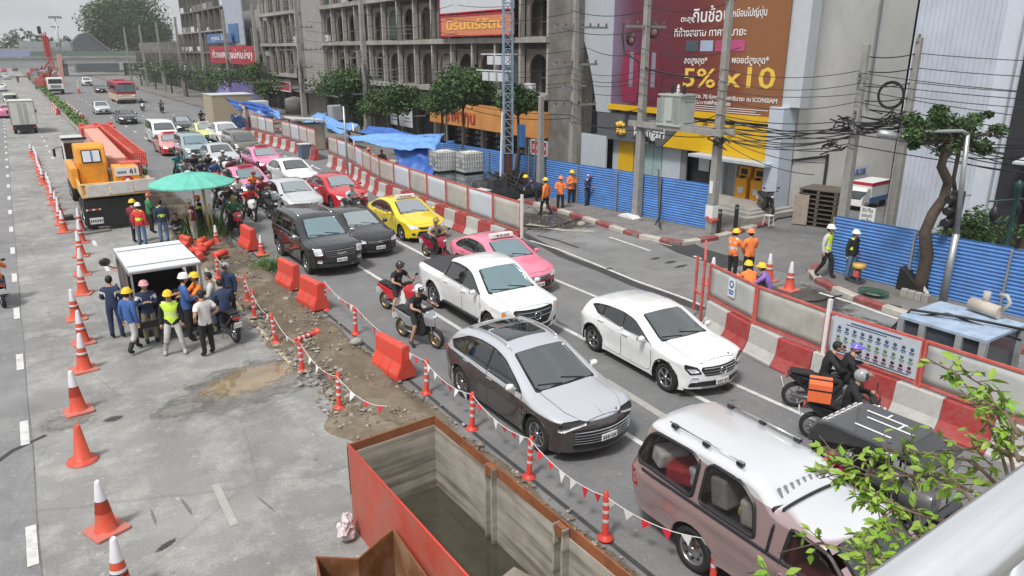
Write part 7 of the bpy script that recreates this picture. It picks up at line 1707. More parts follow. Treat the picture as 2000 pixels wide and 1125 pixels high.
# ---- steel slurry tank
RST=mt('tank_rust',(.26,.09,.035),.75,var=.35,scale=2.5,dirt=(.12,.05,.03),dscale=1.5,damt=.6,bump=.3);RDT=mt('tank_red',(.50,.06,.035),.6,var=.15,scale=1.5,dirt=(.33,.15,.11),dscale=2.2,damt=1.0,bump=.3)
def mudwall():
    m=bpy.data.materials.new('tank_mud_lining');m.use_nodes=True;n=m.node_tree;L=n.links;p=n.nodes['Principled BSDF'];p.inputs['Roughness'].default_value=.85
    t=n.nodes.new('ShaderNodeTexCoord');mp_=n.nodes.new('ShaderNodeMapping');mp_.inputs['Scale'].default_value=(.3,.3,4.5);L.new(t.outputs['Object'],mp_.inputs[0])
    a=n.nodes.new('ShaderNodeTexNoise');a.inputs['Scale'].default_value=1.6;a.inputs['Detail'].default_value=7;L.new(mp_.outputs[0],a.inputs['Vector'])
    r=n.nodes.new('ShaderNodeValToRGB');e=r.color_ramp.elements;e[0].position=.38;e[0].color=(.20,.175,.14,1);e[1].position=.52;e[1].color=(.37,.34,.285,1);x=e.new(.7);x.color=(.46,.43,.37,1);L.new(a.outputs[0],r.inputs[0])
    b=n.nodes.new('ShaderNodeTexNoise');b.inputs['Scale'].default_value=3;b.inputs['Detail'].default_value=6;L.new(t.outputs['Object'],b.inputs['Vector']);mx_=n.nodes.new('ShaderNodeMix');mx_.data_type='RGBA';mx_.blend_type='MULTIPLY';mx_.inputs['Factor'].default_value=.6
    L.new(r.outputs[0],mx_.inputs[6]);L.new(b.outputs['Color'],mx_.inputs[7]);r3=n.nodes.new('ShaderNodeValToRGB');r3.color_ramp.elements[0].color=(.6,.6,.6,1);r3.color_ramp.elements[0].position=.3;r3.color_ramp.elements[1].position=.6;L.new(b.outputs[0],r3.inputs[0]);L.new(r3.outputs[0],mx_.inputs[7])
    L.new(mx_.outputs[2],p.inputs['Base Color']);bp=n.nodes.new('ShaderNodeBump');bp.inputs['Strength'].default_value=.15;bp.inputs['Distance'].default_value=.02;L.new(a.outputs[0],bp.inputs['Height']);L.new(bp.outputs[0],p.inputs['Normal']);return m
MUDW=mudwall();zt=1.5;TL=Vector((3.44,9.78));TR=Vector((5.0,9.86));BR=Vector((5.1,2.6));BL=Vector((3.5,2.6))
tank=thing('slurry_tank','long open steel tank, red outside and mud lined inside, at the bottom of the view','steel tank')
def plate(a,b,z0,z1,t,mat,name,inward,r=tank,ztop2=None):
    a=Vector((a[0],a[1],0));b=Vector((b[0],b[1],0));i_=Vector((inward[0],inward[1],0))*t;z2=z1 if ztop2 is None else ztop2;m=MB()
    m.add([a+Vector((0,0,z0)),b+Vector((0,0,z0)),b+Vector((0,0,z2)),a+Vector((0,0,z1)),a+i_+Vector((0,0,z0)),b+i_+Vector((0,0,z0)),b+i_+Vector((0,0,z2)),a+i_+Vector((0,0,z1))],[(0,1,2,3),(7,6,5,4),(0,4,5,1),(1,5,6,2),(2,6,7,3),(3,7,4,0)]);return m.build(name,[mat],r)
plate(TL,BL,0,zt+.03,.012,RDT,'side_plate',(1,0));plate(TL+Vector((.013,0)),BL+Vector((.013,0)),.02,zt-.14,.01,MUDW,'mud_lining',(1,0));plate(TL+Vector((.013,0)),BL+Vector((.013,0)),zt-.14,zt+.02,.008,RST,'rust_band',(1,0))
plate(TL,TR,0,zt,.012,RST,'end_plate',(0,-1));plate(TL+Vector((.02,-.013)),TR+Vector((-.02,-.013)),.02,zt-.14,.012,MUDW,'mud_lining',(0,-1))
plate(TR,BR,0,zt,.012,RST,'side_plate',(-1,0));plate(TR+Vector((-.013,0)),BR+Vector((-.013,0)),.02,zt-.16,.012,MUDW,'mud_lining',(-1,0));plate(BL,BR,0,zt,.012,RST,'end_plate',(0,1))
plate(TL+Vector((0,.03)),TR+Vector((-.3,.03)),.6,zt-.05,.02,CON,'grout_cake',(0,1))
m=MB();m.box(((TL.x+TR.x)/2,6.2,.02),(1.5,7.1,.03));m.build('floor_plate',[MUDW],tank)
for y in(8.05,6.35,4.7):
    m=MB();m.box((4.97,y-.09,zt/2-.0),(.1,.03,zt-.02));m.box((4.97,y+.09,zt/2),(.1,.03,zt-.02));m.build('stiffener',[MUDW],tank);m=MB();m.box((4.97,y,zt-.08),(.08,.16,.16));m.build('rust_cap',[RST],tank)
m=MB();m.tube([(TL.x,TL.y,zt+.03),(BL.x,BL.y,zt+.03)],.016,6);m.build('top_edge',[PSR],tank);m=MB();m.tube([(TR.x,TR.y,zt),(BR.x,BR.y,zt)],.014,6);m.build('top_edge',[RST],tank);m=MB();m.tube([(TL.x,TL.y,zt),(TR.x,TR.y,zt)],.014,6);m.build('top_edge',[RST],tank)
sheet('slurry_water',[(3.47,2.65),(5.06,2.65),(4.98,9.8),(3.47,9.76)],.22,mt('slurry_water',(.05,.047,.033),.04,var=.5,scale=.8,coat=.5));
m=MB();m.box((4.35,6.9,.18),(1.3,.5,.12),rz=.3);o=m.build('silt_bank',[MUDW],tank)
# second, rusty box
tb=thing('rusty_skip','rusty open steel box standing against the red tank at the bottom edge','steel box');RIN=mt('skip_inside',(.21,.085,.03),.8,var=.4,scale=2,dirt=(.30,.24,.18),dscale=2,damt=.5,bump=.3)
z1=.95;A_=G(617,1088,z1);B__=G(700,1092,z1-.1);C_=G(745,1052,z1+.0);D_=G(768,1033,z1+.05);E_=G(850,1150,z1);F_=G(640,1200,z1)
def vplate(p,q,mat,nm):
    m=MB();p0=Vector((p.x,p.y,.02));q0=Vector((q.x,q.y,.02));n_=Vector((q.y-p.y,p.x-q.x,0)).normalized()*.012;m.add([p0,q0,q,p,p0+n_,q0+n_,q+n_,p+n_],[(0,1,2,3),(7,6,5,4),(0,4,5,1),(1,5,6,2),(2,6,7,3),(3,7,4,0)]);m.build(nm,[mat],tb);m=MB();m.tube([p,q],.014,5);m.build('top_edge',[RST],tb)
for p,q in((A_,B__),(B__,C_),(C_,D_),(D_,E_),(E_,F_),(F_,A_)):vplate(p,q,RIN,'side_plate')
m=MB();m.add([(v.x,v.y,.05)for v in(A_,B__,C_,D_,E_,F_)],[(0,1,2,3,4,5)]);m.build('floor_plate',[RIN],tb)
g=G(676,1062);m=MB();rr=random.Random(2);BGM=mt('bag_white_pink',(.62,.56,.58),.4,var=.25,scale=8,dirt=(.55,.15,.25),dscale=7,damt=.3);bg_=thing('plastic_bag','crumpled white and pink plastic bag against the red tank','plastic bag',(g.x,g.y,0))
for k in range(3):
    m=MB();c=(rr.uniform(-.08,.08),rr.uniform(-.1,.1),.1+.13*k);m.sph(c,.15-.02*k,(.7,1,.9),12);m.v=[(x+rr.gauss(0,.02),y+rr.gauss(0,.02),max(.01,z+rr.gauss(0,.02)))for x,y,z in m.v];m.sm=[False]*len(m.f);m.build('film',[BGM],bg_)
# ---- umbrella
g=G(415,465);um=thing('umbrella','huge sea green parasol shading the traffic marshals','umbrella',(5.55,31.6,0));UG=mt('umbrella_green',(.14,.50,.40),.7,var=.06,dirt=(.10,.40,.33),dscale=1,damt=.5)
c0=FY(372,336,31.6)-Vector((5.55,31.6,0));R=1.62
for k in range(16):
    a=2*math.pi*k/16;b=2*math.pi*(k+1)/16;m=MB();rows=[(.02,0),(.5,-.06),(1.0,-.17),(R,-.42),(R,-.47)];vs=[]
    for rr_,dz in rows:
        for j in range(4):
            t=a+(b-a)*j/3;sc=1-.035*math.sin(math.pi*j/3)*(rr_/R);vs.append((c0.x+rr_*sc*math.cos(t),c0.y+rr_*sc*math.sin(t),c0.z+dz-.02*math.sin(math.pi*j/3)))
    m.add(vs,[(i*4+j,i*4+j+1,i*4+j+5,i*4+j+4)for i in range(4)for j in range(3)]);o=m.build('canopy_gore',[UG],um,fix=False);sd=o.modifiers.new('solid','SOLIDIFY');sd.thickness=.006
    m=MB();m.bar((c0.x,c0.y,c0.z-.04),(c0.x+R*math.cos(a),c0.y+R*math.sin(a),c0.z-.45),.015);m.build('rib',[STL],um)
m=MB();m.tube([(c0.x,c0.y,c0.z+.02),(c0.x,c0.y,.1)],.025,8);m.build('pole',[STL],um)
m=MB();m.tube([(5.9,31.2,0),(5.85,31.3,2.0)],.06,6);m.tube([(6.05,31.15,0),(6.0,31.2,1.4)],.035,6);o=m.build('bamboo_post',[mt('bamboo',(.55,.42,.2),.6,var=.2)],None);setp(o,'yellow bamboo poles standing under the parasol','pole')
# ================================================================ site gear behind the fences
TB1=mt('tarp_blue_light',(.16,.34,.72),.5,var=.28,scale=3.5,bump=.6,bscale=6);TB2=mt('tarp_blue',(.035,.12,.42),.5,var=.3,scale=3.5,bump=.6,bscale=6)
def cloth_sheet(name,label,corners,mat,n=22,amp=.12,seed=0,th=.01,cat='tarpaulin',sag=.25):
    r=random.Random(seed);ph=[r.uniform(0,6)for _ in range(8)];C=[Vector(c)for c in corners];m=MB()
    for i in range(n+1):
        for j in range(n+1):
            u=i/n;v=j/n;p=C[0].lerp(C[1],u).lerp(C[3].lerp(C[2],u),v)
            w_=amp*(math.sin(u*9+v*4+ph[0])*.5+math.sin(v*13-u*5+ph[1])*.35+math.sin(u*23+v*19+ph[2])*.2+math.sin(u*4+ph[3])*.6)
            nrm=(C[1]-C[0]).cross(C[3]-C[0]).normalized();m.v.append(tuple(p+nrm*w_+Vector((0,0,-sag*4*u*(1-u)*v*(1-v)*1.5))))
    for i in range(n):
        for j in range(n):a=i*(n+1)+j;m.f.append((a,a+n+1,a+n+2,a+1));m.m.append(0);m.sm.append(True)
    o=m.build(name,[mat],None,fix=False);sd=o.modifiers.new('solid','SOLIDIFY');sd.thickness=th;return setp(o,label,cat)
def V3(px,py,z):return tuple(G(px,py,z))
cloth_sheet('tarpaulin','big pale blue tarpaulin roof over the workers behind the far fence',[V3(675,262,2.55),V3(870,262,2.7),V3(850,292,2.35),V3(770,292,2.2)],TB1,amp=.13,seed=1)
cloth_sheet('tarpaulin','darker blue tarpaulin hanging down beside the water tanks',[V3(768,291,2.2),V3(855,290,2.3),(17.3,33.6,.35),(17.0,36.2,.3)],TB2,amp=.16,seed=2,sag=0)
cloth_sheet('tarpaulin','blue tarpaulin strip behind the big pale one',[V3(722,246,2.6),V3(850,268,2.7),V3(880,276,2.4),V3(700,262,2.4)],TB2,amp=.12,seed=3)
cloth_sheet('tarpaulin','blue tarpaulin draped over the grey tank at the middle distance',[V3(610,221,2.3),V3(640,222,2.3),V3(628,250,1.6),V3(580,250,1.6)],TB1,amp=.15,seed=4,n=14)
cloth_sheet('tarpaulin','long blue tarpaulin falling right of the grey tank',[V3(636,228,2.2),V3(700,243,2.0),V3(672,262,1.4),V3(636,250,1.5)],TB1,amp=.15,seed=5,n=14)
cloth_sheet('tarpaulin','blue tarpaulin on the far machines above the pale container',[V3(440,192,2.6),V3(520,205,2.6),V3(540,222,2.0),V3(460,212,1.9)],TB2,amp=.25,seed=6,n=14)
cloth_sheet('tarpaulin','bundled blue tarpaulin right of the tan container',[V3(452,228,2.0),V3(478,226,2.0),V3(482,247,.6),V3(450,250,.6)],TB1,amp=.3,seed=7,n=14)
cloth_sheet('tarpaulin','crumpled blue tarpaulin edge over the middle distance drums',[V3(510,206,2.4),V3(545,214,2.2),V3(545,228,1.7),V3(505,224,1.7)],TB1,amp=.2,seed=8,n=12)
def boxthing(name,label,cat,c,d,mat,rz=0,bevel=.03,parts=()):
    r=thing(name,label,cat,(c[0],c[1],c[2]),R_(rz));m=MB();m.box((0,0,d[2]/2),d);m.build('case',[mat],r,bevel=bevel)
    for nm,cc,dd,mm in parts:q=MB();q.box(cc,dd);q.build(nm,[mm],r)
    return r
CT=mt('container_tan',(.38,.33,.24),.6,var=.08)
g=G(433,243);boxthing('container','tan plywood site container beside the farthest fence','container',(g.x+1.4,g.y+2,0),(4.2,4,2.9),CT,0,.03,[('roof_edge',(0,0,2.93),(4.3,4.1,.06),SGW)])
g=G(497,247);boxthing('water_tank','white square tank on a blue stand near the bundled tarpaulin','tank',(g.x+.6,g.y,1.0),(1.7,1.4,1.5),SGW,0,.06,[('stand',(0,0,-.5),(1.9,1.5,.9),TB2)])
g=G(622,266);boxthing('water_tank','grey caged tank standing over the middle distance fence','tank',(g.x+2.2,g.y+1,1.2),(1.3,1.2,1.35),mt('ibc_grey',(.35,.37,.40),.5,var=.15),0,.08,[('frame_bar',(-.64,k,.7),(.03,.03,1.3),STL)for k in(-.5,-.2,.1,.4)]+[('stand',(0,0,-.6),(1.5,1.3,1.1),SHG2)])
r=thing('water_tank','grey water tank half wrapped in blue sheet far behind the pink taxis','tank',(G(540,250).x+3,G(540,250).y+3,1));m=MB();m.lathe([(.001,1.8),(.9,1.6),(1.0,1.4),(1.0,0),(.001,0)],16);m.build('shell',[CON],r)
IBC=mt('ibc_plastic',(.78,.79,.78),.35,var=.1,dirt=(.45,.44,.4),dscale=2);IBC2=mt('ibc_plastic_dirty',(.5,.54,.56),.6,var=.2,dirt=(.16,.2,.23),dscale=2)
def ibc(label,x,y,z,mt_):
    r=thing('water_tank',label,'tank',(x,y,z),0,'caged white water tanks behind the far fence');m=MB();m.box((0,0,.62),(1.12,.95,.98));m.cyl((0,0,1.1),(0,0,1.17),.12,n=10);m.build('bottle',[mt_],r,bevel=.06)
    m=MB()
    for k in range(9):
        t=-.58+k*.145
        for s_ in(-.5,.5):m.bar((t,s_,.12),(t,s_,1.14),.018)
        t=-.5+k*.125
        for s_ in(-.59,.59):m.bar((s_,t,.12),(s_,t,1.14),.018)
    for z_ in(.15,.38,.62,.88,1.14):
        m.bar((-.6,-.51,z_),(.6,-.51,z_),.02);m.bar((-.6,.51,z_),(.6,.51,z_),.02);m.bar((-.6,-.51,z_),(-.6,.51,z_),.02);m.bar((.6,-.51,z_),(.6,.51,z_),.02)
    m.build('cage',[STL],r);m=MB();m.box((-.61,-.1,.62),(.02,.3,.3));m.build('label_plate',[GRY],r);m=MB();[m.box((0,s_,.05),(1.2,.14,.1))for s_ in(-.4,0,.4)];m.build('pallet',[BLK],r);return r
x0,y0=G(862,372)[:2];x0,y0=18.45,34.4
ibc('lower left caged tank, dark and dirty, beside the hanging tarpaulin',x0,y0+.05,0,IBC2);ibc('lower right caged tank, dark and dirty, beside the blue drums',x0+.95,y0-1.15,0,IBC2)
ibc('upper left white caged tank stacked beside the hanging tarpaulin',x0,y0,1.17,IBC);ibc('upper right white caged tank stacked nearest the drilling rig',x0+.95,y0-1.15,1.17,IBC)
DRB=mt('drum_blue',(.04,.15,.38),.4,var=.15,dirt=(.1,.17,.28),dscale=3)
for i,(px,py,z)in enumerate([(888,372,0),(905,378,0),(925,372,0),(870,300,0)]):
    g=G(px,py);r=thing('oil_drum',['blue drum left under the far fence top','middle blue drum behind the far fence','blue drum nearest the rig behind the fence','blue drum behind the caged tanks'][i],'drum',(g.x+.5,g.y,0),0,'blue drums behind the far fence');m=MB();m.lathe([(.001,.9),(.28,.9),(.29,.88),(.29,.6),(.3,.59),(.29,.58),(.29,.3),(.3,.29),(.29,.28),(.29,0),(.001,0)],18);m.build('shell',[DRB],r);m=MB();m.cyl((.1,0,.9),(.1,0,.93),.03,n=8);m.build('bung',[BLK],r)
g=G(935,420);boxthing('control_box','cream metal control box behind the far panel fence','box',(g.x+.3,g.y+.4,.1),(.8,.7,.95),CT,8,.03,[('lid',(0,0,.97),(.84,.74,.05),SGW)])
# drilling rig
rg=thing('drilling_rig','tall lattice mast drilling rig with dark muddy engine behind the fence end','drilling rig',(20.1,30.6,0));MST=mt('mast_blue_grey',(.22,.29,.38),.5,var=.15);RDK=mt('rig_dark',(.035,.04,.05),.6,var=.4,scale=6,dirt=(.1,.08,.06),dscale=4)
m=MB();lattice(m,(.3,.5,2.4),(.35,.6,11.5),.42,.42,22,.055);m.build('mast',[MST],rg);m=MB();[m.bar((.1+.1*k,.5,.2),(.16+.08*k,.5,4.5),.07)for k in range(4)];m.box((.3,.5,1.3),(.34,.3,2.4));m.build('drill_stem',[mt('stem_rust',(.09,.045,.035),.6,var=.3,scale=5)],rg)
m=MB();m.bar((-.35,.3,0),(-.1,.4,4.4),.07);m.build('white_stay',[WHT],rg);m=MB();m.box((1.1,.5,3.2),(.3,.3,1.1));m.build('blue_cylinder',[DRB],rg)
m=MB();[m.bar((1.45+s_,.4,.3),(1.45+s_,.3,3.0),.05)for s_ in(0,.4)];[m.bar((1.45,.4,.4+k*.16),(1.85,.4,.4+k*.16),.03)for k in range(16)];m.build('ladder',[STL],rg)
rr=random.Random(4);m=MB();m.box((.2,.6,.5),(2.6,1.6,.5));m.box((-.6,.3,.9),(.9,.9,.7));m.box((1.1,.9,1.0),(.9,.9,.6));[m.tube([(rr.uniform(-1.2,1.4),rr.uniform(-.3,1.2),.6),(rr.uniform(-1.2,1.4),rr.uniform(-.3,1.2),1.5),(rr.uniform(-1.2,1.4),rr.uniform(-.5,1.2),.4)],.05,6)for _ in range(12)];m.build('engine',[RDK],rg,bevel=.02)
m=MB();m.lathe([(.001,.5),(.4,.5),(.45,.4),(.45,-.4),(.4,-.5),(.001,-.5)],14,(-1.1,.6,.7),axis='x');m.lathe([(.001,.4),(.32,.4),(.32,-.4),(.001,-.4)],14,(1.5,-.2,.6),axis='y');m.build('winch_drum',[RDK],rg)
for px,py,lb in((980,118,'upper row'),(970,150,'lower row')):
    c=FX(px,py,21.2);m=MB();[m.box((c.x,c.y+.9-k*.75,c.z),(.3,.55,.42))for k in range(3)];m.bar((c.x,c.y+2,c.z+.3),(c.x,c.y-1.4,c.z+.3),.06);o=m.build('transformer_boxes',[SGW,GRY],None);setp(o,lb+' of white boxes on the cross arm behind the rig mast','electrical boxes')
# people's shelter bits, generators at the right
SGL=mt('tank_lid_blue',(.36,.46,.60),.5,var=.15,scale=2,dirt=(.2,.24,.3),dscale=2.5,damt=.6);SGT=mt('tank_frame_grey',(.30,.31,.32),.55,var=.2,scale=3);DPN=mt('tank_dark_panel',(.05,.06,.075),.25,var=.5,scale=2,coat=.4)
gt=thing('machine_housing','pale blue topped machine housing behind the near safety poster','machine',(17.15,6.75,0));gt.scale=(.88,.88,.92);b_=[G(1835,645,1.3),G(1960,610,1.3)]
m=MB();m.box((.4,.9,1.45),(2.1,2.2,.1));m.build('lid',[SGL],gt,bevel=.02);m=MB();m.box((.4,.9,.8),(1.9,2.0,1.2));m.build('panel',[DPN],gt)
m=MB();[m.box((.4+a*.98,.9+b*1.03,.72),(.16,.16,1.42))for a in(-1,1)for b in(-1,-.45,.45,1)];m.box((-.58,.9,.15),(.1,2.1,.2));m.build('frame',[SGT],gt)
m=MB();m.tube([(1.15,.35,1.68),(1.3,1.15,1.7)],.17,14);m.build('air_cleaner',[mt('cleaner_cream',(.48,.42,.36),.6,var=.12)],gt,bevel=0);m=MB();m.tube([(1.15,.3,1.75),(1.2,.18,1.98),(1.25,.3,2.12),(1.3,.5,2.1)],.05,8);m.cyl((1.3,.8,1.8),(1.3,.8,2.1),.1,.09,10);m.build('air_duct',[mt('duct_grey',(.4,.4,.37),.5)],gt)
m=MB();m.tube([(-.3,2.3,.2),(-.45,2.1,1.2),(-.3,1.9,1.6),(.2,.8,1.62),(.8,-.6,1.55)],.035,7);m.tube([(-.6,2.6,.3),(-.5,2.0,1.4),(.2,1.2,1.6),(.5,-.5,1.35)],.03,7);m.build('hose',[BLK],gt)
for i,(dx,dy,hh)in enumerate(((.2,-1.3,1.45),(.3,-3.0,1.2))):
    c=thing('machine_housing',['grey slotted steel column cabinet right of the pale blue housing','dark louvred generator at the right edge behind the near fence'][i],'machine',(17.0+dx,6.85+dy,0));m=MB();m.box((0,0,hh/2),(1.2,[.5,1.9][i],hh));m.build('case',[[SGT,DPN][i]],c,bevel=.03)
    m=MB();[m.box((-.62,-.2+.0*k,.25+k*.2),(.03,.3 if i==0 else 1.2,.06))for k in range(5)];m.build('slot',[BLK],c);m=MB();m.box((0,0,hh+.03),(1.25,[.55,2.0][i],.06));m.build('top_cover',[SGL if i else STL],c)
# hand roller and hoses on the near kerb
g=G(1672,560);r=thing('compactor','yellow topped tamping machine standing on the near kerb','machine',(g.x,g.y,.16));m=MB();m.lathe([(.001,.62),(.2,.62),(.21,.5),(.19,.48),(.001,.48)],14);m.build('tank',[mt('tamper_yellow',(.55,.35,.08),.5,var=.2)],r);m=MB();m.cyl((0,0,0),(0,0,.5),.1,.08,10);m.box((0,0,.03),(.3,.4,.06));m.build('shaft',[ENG],r);m=MB();m.box((-.1,0,.3),(.1,.16,.2));m.build('red_guard',[FRM],r)
def hose(label,pts,rad,mat,cat='hose',name='hose'):m=MB();m.tube(pts,rad,6);o=m.build(name,[mat],None);return setp(o,label,cat)
P2=lambda px,py,z=.03:tuple(G(px,py,z));DKG2=mt('hose_green',(.02,.09,.06),.4,var=.1)
m=MB()
rr=random.Random(2)
for k in range(4):
    c=G(1705,575,.17);m.tube([(c.x+(.22+.05*k)*math.cos(a),c.y+(.3+.05*k)*math.sin(a),.17+.03*k)for a in[2*math.pi*j/14 for j in range(15)]],.018,5)
o=m.build('hose_coil',[DKG2],None);setp(o,'coil of green hose on the near pavement edge','hose')
hose('black hose snaking from the corner kerb to the near fence',[P2(1540,590),P2(1600,588),P2(1650,575),P2(1700,585),P2(1760,600,.17)],.025,BLK);hose('thin black cable across the dug up lane near the corner',[P2(1500,600),P2(1560,620),P2(1620,612),P2(1680,640),P2(1760,655)],.02,BLK);hose('black pipe lying in the outer lane mud',[P2(1020,440),P2(1080,445),P2(1135,425),P2(1200,440)],.03,BLK)
g=G(1775,575);r=thing('sheet_bundle','black plastic sheet leaning against the snaking tree','plastic sheet',(g.x,g.y,.14));m=MB();m.prism([(-.7,0),(.35,0),(.3,.75),(.1,.7),(-.5,.12)],-.25,.15,'x');m.build('sheet',[BLK],r,bevel=.05);m=MB();m.box((-.2,-.45,.3),(.02,.6,.1),rx=.75);m.build('white_edge',[WHT],r)
g=G(1797,590);r=thing('tree_blocks','pale concrete blocks around the foot of the snaking tree','concrete blocks',(g.x-.15,g.y,.14));
for k in range(4):m=MB();m.box((-.15,-.3+.22*k,.12),(.2,.19,.24),rz=.1*k);m.build('block',[CONL],r,bevel=.01)
# ================================================================ pallets, posts, bollards by the bank
WD=mt('pallet_wood',(.11,.09,.07),.85,var=.3,scale=4);pr=thing('pallet_stack','stack of grey wooden crates and pallets against the warm grey wall','pallets',(28.9,18.9,0),R_(12))
for k in range(8):
    m=MB();m.box((0,0,.18+k*.2),(1.5,1.7,.035));pq=m.build('pallet_board',[WD],pr)
    for j in range(3):m=MB();m.box((0,-.75+j*.75,.09+k*.2),(1.5,.12,.14));m.build('pallet_bearer',[WD],pr)
m=MB();m.box((-.9,.6,.7),(.1,.6,1.3),rz=.2);m.build('leaning_board',[mt('board_pale',(.33,.27,.22),.8,var=.2)],pr);m=MB();m.box((.9,-.2,1.3),(.7,2.2,.05),ry=-.3);m.build('dark_sheet',[SHT],pr)
for i,(px,py)in enumerate([(1403,455),(1436,445)]):
    g=G(px,py,.14);r=thing('bollard',['black bollard nearer the concrete pole with the white tape','black bollard in front of the bank steps'][i],'bollard',g,0,'black bollards before the bank');m=MB();m.lathe([(.001,1.0),(.07,.99),(.085,.95),(.085,0)],14);m.build('post',[BLK],r);m=MB();m.lathe([(.0865,.84),(.0865,.90)],14);m.build('band',[STL],r)
g=G(1500,440,.14);r=thing('stool','small white plastic stool by the bank steps','stool',g);m=MB();m.box((0,0,.43),(.32,.32,.04));m.build('seat',[WHT],r,bevel=.01)
for a in(-1,1):
    for b in(-1,1):m=MB();m.bar((a*.12,b*.12,.42),(a*.16,b*.16,0),.035);m.build('leg',[WHT],r)
# ================================================================ poles, lamps and wires
PC=mt('pole_concrete',(.30,.29,.27),.85,var=.15,scale=3,dirt=(.2,.19,.18),dscale=2,damt=.6,bump=.15)
def pole(label,x,y,h,z=.14,w=.34,arms=(),lean=0,group='concrete power poles along the street',wrap=None):
    r=thing('power_pole',label,'power pole',(x,y,z),0,group);m=MB();m.bar((0,0,0),(0,0,h),1,1);n=len(m.v)//2
    m.v=[(px*(w if pz<1 else w*.6),py*(w if pz<1 else w*.6),pz)for px,py,pz in m.v];m.build('shaft',[PC],r,bevel=.02)
    for az,ln,dx in arms:
        m=MB();m.bar((dx-ln/2,0,az),(dx+ln/2,0,az),.09,.1);a=m.build('cross_arm',[GRY],r)
        for k in range(int(ln/.5)+1):m=MB();m.lathe([(.035,.05),(.06,.08),(.035,.12),(.055,.16),(.03,.2),(.001,.22)],8,(dx-ln/2+.1+k*(ln-.2)/max(1,int(ln/.5)),0,az));m.build('insulator',[mt('insulator_brown',(.12,.08,.06),.3)],a)
    if wrap:
        m=MB();m.box((-.01,0,.9),(w+.03,w+.03,.5));m.build('wrapped_tape',[WHT],r);m=MB();m.box((-.02,-.05,.6),(w+.05,w+.03,.14),rx=.4);m.build('red_tape',[FRM],r);m=MB();m.box((-w/2-.01,0,1.9),(.02,.16,.5));m.build('notice_sheet',[WHT],r)
    return r
PL=[(23.15,20.1,10.5,'concrete pole with white tape at the bank corner, right of the transformer',[(9.0,.8,0)],1),(22.75,24.1,11,'concrete pole standing left of the pole transformer',[(8.1,2.2,0)],0),(23.0,29.2,11,'concrete pole with many cross arms beside the buttress',[(8.2,3.2,.4),(6.5,2.6,.1),(4.6,2.6,.1),(5.5,1.4,0)],0),
      (21.9,30.4,5.0,'short pale concrete pole right of the drilling rig',[],0),(23.4,56,12,'pole crowded with brackets in front of the arcades',[(6.6,3.6,0),(5.0,3.2,0),(7.1,1.4,0),(3.9,2.2,0)],0),(23.6,72,13,'pole before the plain grey wall with two long cross arms',[(7.2,5,.2),(3.9,6,.2),(9.2,3,0),(5.6,2.4,0)],0),
      (24,88,12,'distant power pole, first beyond the plain grey wall pole',[(7,3,0)],0),(24.1,102,12,'distant power pole, second beyond the plain grey wall pole',[(7,3,0)],0),(24.2,117,12,'distant power pole, third beyond the plain grey wall pole',[(7,3,0)],0),(24.2,134,12,'distant power pole, fourth beyond the plain grey wall pole',[(7,3,0)],0),(24.2,152,12,'distant power pole, fifth beyond the plain grey wall pole',[(7,3,0)],0),
      (24.2,172,12,'distant power pole, sixth beyond the plain grey wall pole',[(7,3,0)],0),(24.2,195,12,'farthest power pole of the street',[(7,3,0)],0)]
for x,y,h,lb,ar,wr in PL:
    pole(lb,x,y,h,arms=ar,wrap=wr,w=.34 if y<50 else .5)
    if y>50 and y<110:
        for k in range(5):m=MB();m.tube([(x-.1,y+.5*(1+.15*k)*math.cos(a),4.6+1.3*math.sin(a)+.1*k)for a in[2*math.pi*j/16 for j in range(17)]],.03,4);o=m.build('hanging_cable',[mt('cable_black',(.018,.018,.02),.5,var=.1)],bpy.data.objects.get(SC.collection.objects[-1].name));o.parent=[q for q in COL.objects if q.get('label')==lb][0];o.location=(-x,-y,-.14)
q=FX(1650,130,25.6);b=G(1612,470);pole('tall concrete pole behind the two men in yellow vests',25.4,15.75,7.35,arms=[(6.2,.6,0),(4.9,.5,0)])
q=FX(1718,142,27.0);pole('dark concrete pole with a coil of cable right of the tall one',27.2,14.9,7.6,w=.32,arms=[(7.5,.3,0)])
pole('thin pale pole behind the moving notice board',26.3,14.6,4.3,w=.1,group=None)
pole('slim pale pole beside the leftmost hoarding',22.6,41.5,5,w=.12)
nb=FX(1691,440,26.1);r=thing('notice_board','white board with black Thai lettering leaning behind the near hoarding','sign',nb);r.scale=(.7,.7,.75);m=MB();m.box((0,0,.35),(.05,.85,1.15));m.build('board',[WHL],r)
for k in range(4):text(['รับซื้อ','ของเก่า','เหล็ก','ทองแดง'][k],.24,r,(-.03,0,.75-k*.26),FZ,DRK,ext=.002,width=.6)
# pole transformer and its platform
tr=thing('transformer','pale green grey transformer on the platform between two concrete poles','transformer',(22.95,22.35,4.25));tr.scale=(1.15,1.12,1.15);TRG2=mt('transformer_paint',(.44,.48,.45),.45,var=.1,scale=2,dirt=(.33,.35,.33),dscale=2)
m=MB();m.box((0,-.1,.62),(.75,1.05,1.0));m.build('case',[TRG2],tr,bevel=.03);m=MB();m.box((0,-.1,1.14),(.85,1.15,.06));m.box((0,-.1,.1),(.85,1.2,.08));m.build('lid',[TRG2],tr)
m=MB();[m.box((-.42,-.62+k*.08,.62),(.12,.02,.8))for k in range(4)];[m.box((-.42,.2+k*.08,.62),(.12,.02,.8))for k in range(4)];m.box((-.4,-.12,.65),(.06,.3,.8));m.build('cooling_fin',[TRG2],tr)
for k in range(3):m=MB();m.lathe([(.05,0),(.08,.05),(.05,.1),(.075,.15),(.045,.2),(.06,.25),(.02,.32),(.001,.34)],10,(0,-.4+k*.3,1.17));m.build('bushing',[WHT if k==1 else BLK],tr)
